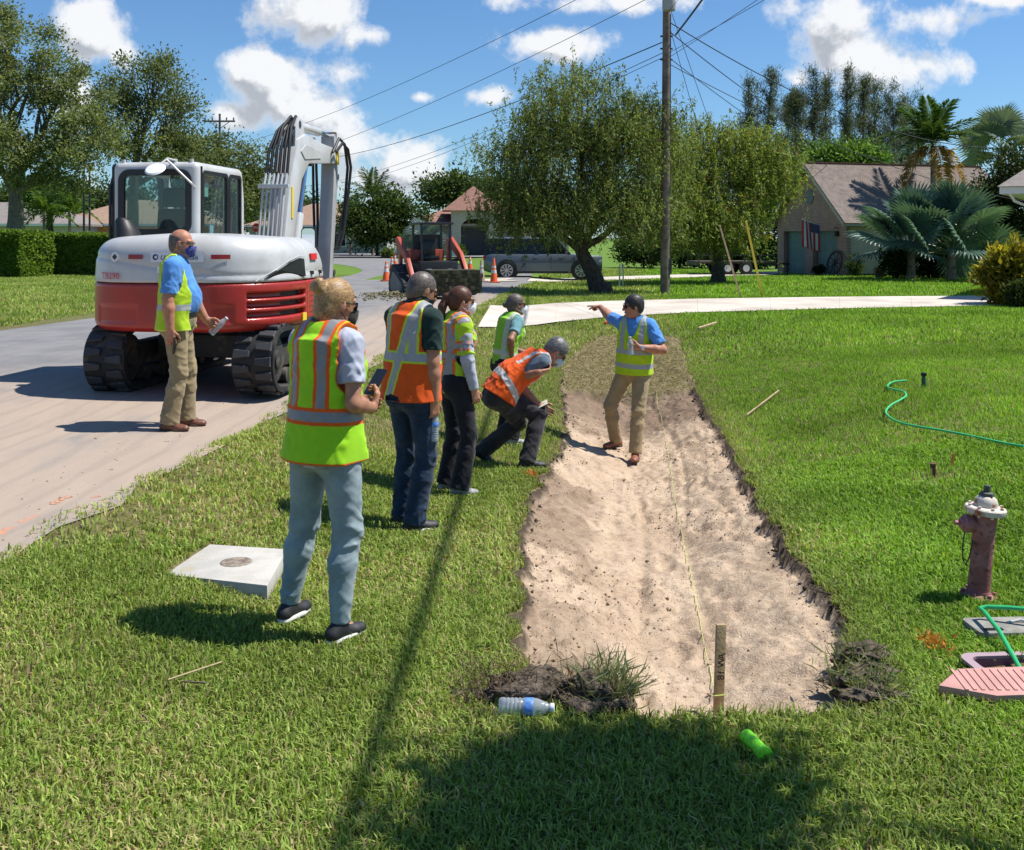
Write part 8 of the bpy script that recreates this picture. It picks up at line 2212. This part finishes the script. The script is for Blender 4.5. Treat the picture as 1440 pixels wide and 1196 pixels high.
# utility flag and stub
f0 = P(1337, 662); UF = empty('utility_flag', f0, label='small orange utility flag on a wire beside the brown stub', cat='flag')
MB().tube([(0, 0, -.02), (.003, 0, .16)], .0022, n=5).build('wire', M_TUBE, UF)
V, Fq = strip([[(.004 + .03 * u * (1 - .4 * v) + .006 * math.sin(6 * v), .006 * math.sin(5 * u + 4 * v), .15 - .115 * v - .02 * u) for u in np.linspace(0, 1, 4)] for v in np.linspace(0, 1, 6)]); MB().add(V, Fq).build('cloth', mat('flag_orange', (.85, .33, .02), .6), UF)
s0 = P(1313, 672); ST = empty('pipe_stub', s0, label='short rusty brown pipe stub in a worn patch of lawn', cat='pipe', rot=(R(4), R(-5), 0)); MB().lathe([(.022, -.05), (.022, .10), (.026, .102), (.026, .12), (.016, .122)], n=12).build('pipe', mat('rust', (.10, .05, .025), .85, var=.3, vscale=40), ST, smooth=True); MB().box((-.022, -.012, .05), (.012, .02, .07)).build('tag', mat('tag_yellow', (.6, .5, .12), .7), ST)

# ------------------------------------------------------------------ grass and crumbs
SLAB_POLY = np.array([(p.x, p.y) for p in sc])
def blocked(x, y):
    u = x - .1 * y
    k = (u < ROAD_R + .06 + (fbm(x * 3, y * 3, 3, 61) - .5) * .42)
    d = trench_d(x, y); k |= (d > -.015) & (d > -.5)
    k |= poly_dist(x, y, SLAB_POLY) > -.01
    k |= (np.abs(x - MB_.location.x) < .17) & (np.abs(y - MB_.location.y) < .09)
    k |= (np.abs(x - GLd.location.x) < .19) & (np.abs(y - GLd.location.y) < .08)
    k |= (np.hypot(x - hb_.x, y - hb_.y) < .08)
    return k
DRV_N = np.array([P(*p)[:2] for p in [(672, 462), (800, 452), (960, 441.5), (1200, 435), (1440, 430.5), (1760, 424)]]); DRV_F = np.array([P(*p)[:2] for p in [(690, 431), (800, 426.5), (960, 422), (1200, 418.5), (1440, 417), (1760, 412)]])
DRV = np.concatenate([DRV_N, DRV_F[::-1]])
DRV2 = np.array([P(*p)[:2] for p in [(640, 398.5), (800, 396.5), (960, 391.5), (1090, 387), (1100, 383), (960, 387), (800, 392), (650, 394.5)]])
road_edge_x = lambda y: ROAD_R + .1 * y - np.clip((y - 40) / 10.0, 0, None) ** 2 * .76
def grass_zone(name, y0, y1, dens, L, wd, segs, seed, label, left=False):
    g = np.random.default_rng(seed); dy = y1 - y0
    xm = .56 * y1 + .5; n = int(2 * xm * dy * dens)
    x = g.uniform(-xm, xm, n); y = g.uniform(y0, y1, n)
    inside = np.abs(x) < .54 * y + .45
    x, y = x[inside], y[inside]
    b = blocked(x, y) if not left else (x - .1 * y > ROAD_L - .15 + (fbm(x, y, 3, 62) - .5) * .4)
    if y1 > 18 and not left: b |= (poly_dist(x, y, DRV) > -.05) | ((y > 40) & (poly_dist(x, y, DRV2) > -.05)) | ((y > 44) & (x > HO.location.x - 3.2) & (np.abs(x - HO.location.x) < 12) & (y > Rc.y - .4)) | ((y > 38) & (x < road_edge_x(y) + .3))
    u = x - .1 * y
    # worn and thin places by the road edge and round the trench lip
    thin = np.clip(.88 - (u - ROAD_R) * .36, 0, .88) * (y < 13) * (not left) * sstep(.42, .62, fbm(x * 2.2, y * 2.2, 3, 81))
    d = trench_d(x, y); lip = np.where((d > -.25) & (d < 0) & (u < .8), .35 * (1 + d / .25), 0)
    worn = .85 * np.exp(-((x - s0.x) ** 2 + (y - s0.y) ** 2) / .09) 
    keep = ~b & (g.random(len(x)) > np.maximum(np.maximum(thin, lip), worn))
    x, y = x[keep], y[keep]; n = len(x); u = x - .1 * y; d = trench_d(x, y)
    z = H(x, y) + (((fbm(x * 3, y * 3, 3, 5) - .5) * .03) if y1 < 17.5 else 0) - .004
    l = L * g.uniform(.55, 1.25, n) * (.75 + .5 * fbm(x * 1.7, y * 1.7, 3, 91)) * np.where(u > 1.6, 1.12, 1.0); w = wd * g.uniform(.7, 1.3, n)
    a = g.uniform(0, 6.283, n); lean = np.clip(g.normal(.55, .28, n), .05, 1.2)
    dx, dyv = np.cos(a), np.sin(a); sx, sy = -dyv, dx
    right = sstep(.9, 1.9, u)[:, None]
    patch = fbm(x * .9, y * .9, 4, 95)[:, None]; t = g.random((n, 1))
    cl = npv((.175, .275, .034)) * (1 - t) + npv((.345, .43, .105)) * t; cr = npv((.145, .29, .020)) * (1 - t) + npv((.27, .44, .052)) * t
    c = cl * (1 - right) + cr * right
    straw = (g.random(n) < (.13 * (1 - right[:, 0]) + .03) * (.4 + 1.6 * sstep(.40, .62, patch[:, 0])))
    c[straw] = npv((.38, .32, .15)) * (1 + g.normal(0, .15, (straw.sum(), 1)))
    c = c * (.60 + .78 * patch) * (1 + g.normal(0, .20, (n, 1)))
    ed = np.clip(1 + d / .12, 0, 1)[:, None] * .4; c = c * (1 - ed) + npv((.16, .14, .06)) * ed
    B = np.stack([x, y, z], 1); Dh = np.stack([dx, dyv, 0 * dx], 1); S_ = np.stack([sx, sy, 0 * sx], 1)
    if segs == 2:
        p1 = B + Dh * (l * lean * .30)[:, None] + npv((0, 0, 1)) * (l * .55)[:, None]; p2 = B + Dh * (l * lean * .95)[:, None] + npv((0, 0, 1)) * (l * (.95 - .35 * lean))[:, None]
        V = np.stack([B - S_ * w[:, None] * .4, B + S_ * w[:, None] * .4, p1 + S_ * w[:, None] * .5, p1 - S_ * w[:, None] * .5, p2], 1).reshape(-1, 3)
        k = np.arange(n)[:, None] * 5; Fq = np.concatenate([k + npv([0, 1, 2]).astype(int), k + npv([0, 2, 3]).astype(int), k + npv([3, 2, 4]).astype(int)]); rep = 5
    else:
        p2 = B + Dh * (l * lean * .8)[:, None] + npv((0, 0, 1)) * (l * (1 - .3 * lean))[:, None]
        V = np.stack([B - S_ * w[:, None] * .5, B + S_ * w[:, None] * .5, p2], 1).reshape(-1, 3); Fq = np.arange(3 * n).reshape(n, 3); rep = 3
    o = link_mesh(name, np_mesh(name, V, Fq, {'tint': np.clip(np.repeat(c, rep, 0), .005, 1)}), GRASSM)
    tag(o, label, 'grass', kind='stuff'); return n
GRASSM = leaf_mat('grass_blade', .6, .34)
N1 = grass_zone('grass', 2.9, 5.6, 11500, .053, .0064, 2, 1, 'thick coarse lawn grass near the viewer')
N2 = grass_zone('grass', 5.6, 9.5, 5600, .053, .0085, 2, 2, 'lawn grass around the feet of the crew')
N3 = grass_zone('grass', 9.5, 17.0, 2500, .052, .012, 1, 3, 'lawn grass along the far half of the trench')
N4 = grass_zone('grass', 17.0, 32.0, 520, .075, .028, 1, 4, 'lawn grass reaching to the driveway and pole')
N5 = grass_zone('grass', 16.0, 46.0, 330, .085, .034, 1, 5, 'lawn grass across the road in front of the hedge', left=True)
N6 = grass_zone('grass', 32.0, 58.0, 120, .10, .055, 1, 6, 'lawn grass beyond the driveway up to the garage')
print('blades', N1, N2, N3, N4)
# dry fresh sod at the far end of the cut
g = np.random.default_rng(77); n = 26000
x = g.uniform(.3, 3.0, n); y = g.uniform(SOD_Y, 21, n); d = trench_d(x, y); k = d > .02; x, y = x[k], y[k]
zz = np.array([trench_top(a, b) for a, b in zip(x, y)])
dd = g.normal(0, 1, (len(x), 3)); dd[:, 2] = np.abs(dd[:, 2]) * .5
o = leaves('dry_sod', np.stack([x, y, zz], 1), dd, .055 * g.uniform(.5, 1.3, len(x)), .008, tint(len(x), g, (.30, .235, .125), (.16, .165, .065)), None, g, GRASSM); tag(o, 'dry brown sod strips laid across the far end of the trench', 'sod', kind='stuff')
# crumbs of soil scattered on the sand
def crumbs(name, label, n, area, size, cols, seed, zf, on=None):
    g = np.random.default_rng(seed); x = g.uniform(area[0], area[1], n); y = g.uniform(area[2], area[3], n)
    if on is not None: k = on(x, y, g); x, y = x[k], y[k]
    n = len(x); z = np.array([zf(a, b) for a, b in zip(x, y)]); s = size * g.lognormal(0, .55, n)
    base = npv([(1, 0, 0), (-1, 0, 0), (0, 1, 0), (0, -1, 0), (0, 0, .8), (0, 0, -.8)]); tri = np.array([(0, 2, 4), (2, 1, 4), (1, 3, 4), (3, 0, 4), (2, 0, 5), (1, 2, 5), (3, 1, 5), (0, 3, 5)])
    V = base[None] * s[:, None, None] * g.uniform(.6, 1.3, (n, 6, 1)) + g.normal(0, .12, (n, 6, 3)) * s[:, None, None]
    a = g.uniform(0, 6.28, n); ca, sa = np.cos(a)[:, None], np.sin(a)[:, None]; V = np.stack([V[..., 0] * ca - V[..., 1] * sa, V[..., 0] * sa + V[..., 1] * ca, V[..., 2]], -1)
    V = V + np.stack([x, y, z + s * .35], 1)[:, None]
    Fq = (tri[None] + 6 * np.arange(n)[:, None, None]).reshape(-1, 3)
    o = link_mesh(name, np_mesh(name, V.reshape(-1, 3), Fq, {'tint': np.repeat(tint(n, g, *cols), 6, 0)}), mat('soil_crumb', (1, 1, 1), .95, attr='tint', spec=.1)); tag(o, label, 'soil', kind='stuff')
def on_sand(x, y, g):
    d = trench_d(x, y); return (d > .03) & (y < SOD_Y) & (g.random(len(x)) < .10 + .9 * sstep(.45, .62, fbm(x * 1.5, y * 1.3, 3, 44)) + .8 * np.exp(-(d / .12) ** 2))
crumbs('sand_crumbs', 'loose crumbs of sand and soil scattered over the trench floor', 26000, (-.6, 3.0, 3.8, 15.5), .0036, ((.33, .24, .16), (.17, .125, .085)), 5, trench_top, on_sand)
crumbs('lip_soil', 'dark crumbled topsoil along the trench lip', 6000, (-.8, 3.2, 3.9, 15.5), .009, ((.055, .042, .03), (.11, .085, .06)), 6, trench_top, lambda x, y, g: (lambda d: (np.abs(d - .03) < .06) & (g.random(len(x)) < .9))(trench_d(x, y)))
crumbs('road_grit', 'grit and sand crumbs on the asphalt edge', 7000, (-6.5, -1.4, 5.5, 14), .004, ((.34, .27, .20), (.20, .17, .14)), 7, lambda a, b: float(H(a, b)) + .006, lambda x, y, g: (np.abs(x - .1 * y - ROAD_R) < .9 * g.random(len(x)) ** 2 + .03))
# dug clump of soil and roots with long grass at the near left corner
cp_ = P(770, 985)
CL = empty('sod_clump', cp_, label='dug clump of dark soil and roots with long grass blades at the trench corner', cat='soil clump')
def clump_part(parent, c, r, seed):
    fd = Field(npv((c[0] - r[0] - .08, c[1] - r[1] - .08, c[2] - r[2] - .05)), npv((c[0] + r[0] + .08, c[1] + r[1] + .08, c[2] + r[2] + .08)), .008); g = np.random.default_rng(seed)
    for k in range(26):
        v = g.normal(0, .5, 3); fd.ell(npv(c) + v * npv(r) * .8, (npv((1, 0, 0)), npv((0, 1, 0)), npv((0, 0, 1))), tuple(g.uniform(.25, .5) * q for q in r), k=.02)
    fd.fold(.010, seed, None, base=1, wl=(.02, .06)); fd.fold(.006, seed + 1, None, base=1, wl=(.012, .025)); V, Fq = fd.mesh(0)
    return link_mesh('soil', np_mesh('soil', V, Fq), mat('topsoil', (.060, .045, .033), .95, base2=(.15, .115, .082), vscale=30, bump=1, bscale=120), parent, smooth=True)
clump_part(CL, (-.06, 0, .02), (.26, .11, .075), 3); clump_part(CL, (.18, -.02, .03), (.14, .10, .085), 4)
g = np.random.default_rng(9); n = 420
Pp = np.stack([g.normal(.24, .06, n), g.normal(-.02, .05, n), np.abs(g.normal(.05, .03, n))], 1); Dd = np.stack([g.normal(.25, .8, n), g.normal(0, .6, n), g.uniform(.3, 1.2, n)], 1)
leaves('long_grass', Pp, Dd, .135 * g.uniform(.4, 1.2, n), .007, tint(n, g, (.13, .17, .07), (.32, .32, .18)), CL, g, GRASSM)
n = 900; Pp = np.stack([g.uniform(-.34, .3, n), g.normal(0, .08, n), np.abs(g.normal(.05, .04, n))], 1); Dd = g.normal(0, 1, (n, 3)); leaves('roots', Pp, Dd, .10, .004, tint(n, g, (.20, .15, .09), (.10, .07, .05)), CL, g, GRASSM)
# smaller clumps by the right hand lip
for k, (px, py, r_) in enumerate([(1215, 960, .10), (1235, 985, .09), (1205, 930, .08)]):
    c_ = P(px, py); C2 = empty('sod_clump', c_, label=['crumbled sod clump slumping at the right corner of the trench, largest', 'crumbled sod clump on the grass right of the trench corner', 'crumbled sod clump high on the right lip of the trench'][k], cat='soil clump'); clump_part(C2, (0, 0, .0), (r_ * 1.4, r_ * 1.1, .07), 20 + k)
    n = 150; Pp = np.stack([g.normal(0, r_ * .8, n), g.normal(0, r_ * .7, n), np.abs(g.normal(.03, .02, n))], 1); Dd = np.stack([g.normal(0, .9, n), g.normal(0, .9, n), g.uniform(.2, 1, n)], 1); leaves('long_grass', Pp, Dd, .11 * g.uniform(.4, 1.2, n), .007, tint(n, g, (.09, .14, .04), (.22, .22, .10)), C2, g, GRASSM)
# orange locating paint on the grass
for (px, py, lab, sz) in ((1312, 912, 'orange locating paint sprayed on grass left of the meter boxes', .05), (748, 671, 'orange locating paint sprayed on grass at the trench lip by the stooping man', .04)):
    c_ = P(px, py); n = 120; Pp = np.stack([g.normal(0, sz * .55, n), g.normal(0, sz * 1.1, n), np.abs(g.normal(.012, .012, n))], 1)
    o = leaves('painted_grass', Pp, np.stack([g.normal(0, .6, n), g.normal(0, .6, n), g.uniform(.4, 1, n)], 1), .045, .009, tint(n, g, (.62, .20, .03), (.45, .22, .06)), None, g, GRASSM); o.location = c_; tag(o, lab, 'painted grass', kind='stuff')
# spilled soil and torn turf on the asphalt beside the loader
crumbs('spilled_soil', 'low heap of spilled soil and torn turf on the road beside the loader', 4500, (-4.6, -1.6, 26.0, 30.5), .018, ((.24, .19, .13), (.13, .13, .06)), 8, lambda a, b: float(H(a, b)) + .10 * math.exp(-((a + 3.2) / .8) ** 2 - ((b - 28.2) / 1.1) ** 2), lambda x, y, g: np.exp(-((x + 3.2) / .85) ** 2 - ((y - 28.2) / 1.2) ** 2) > g.random(len(x)))
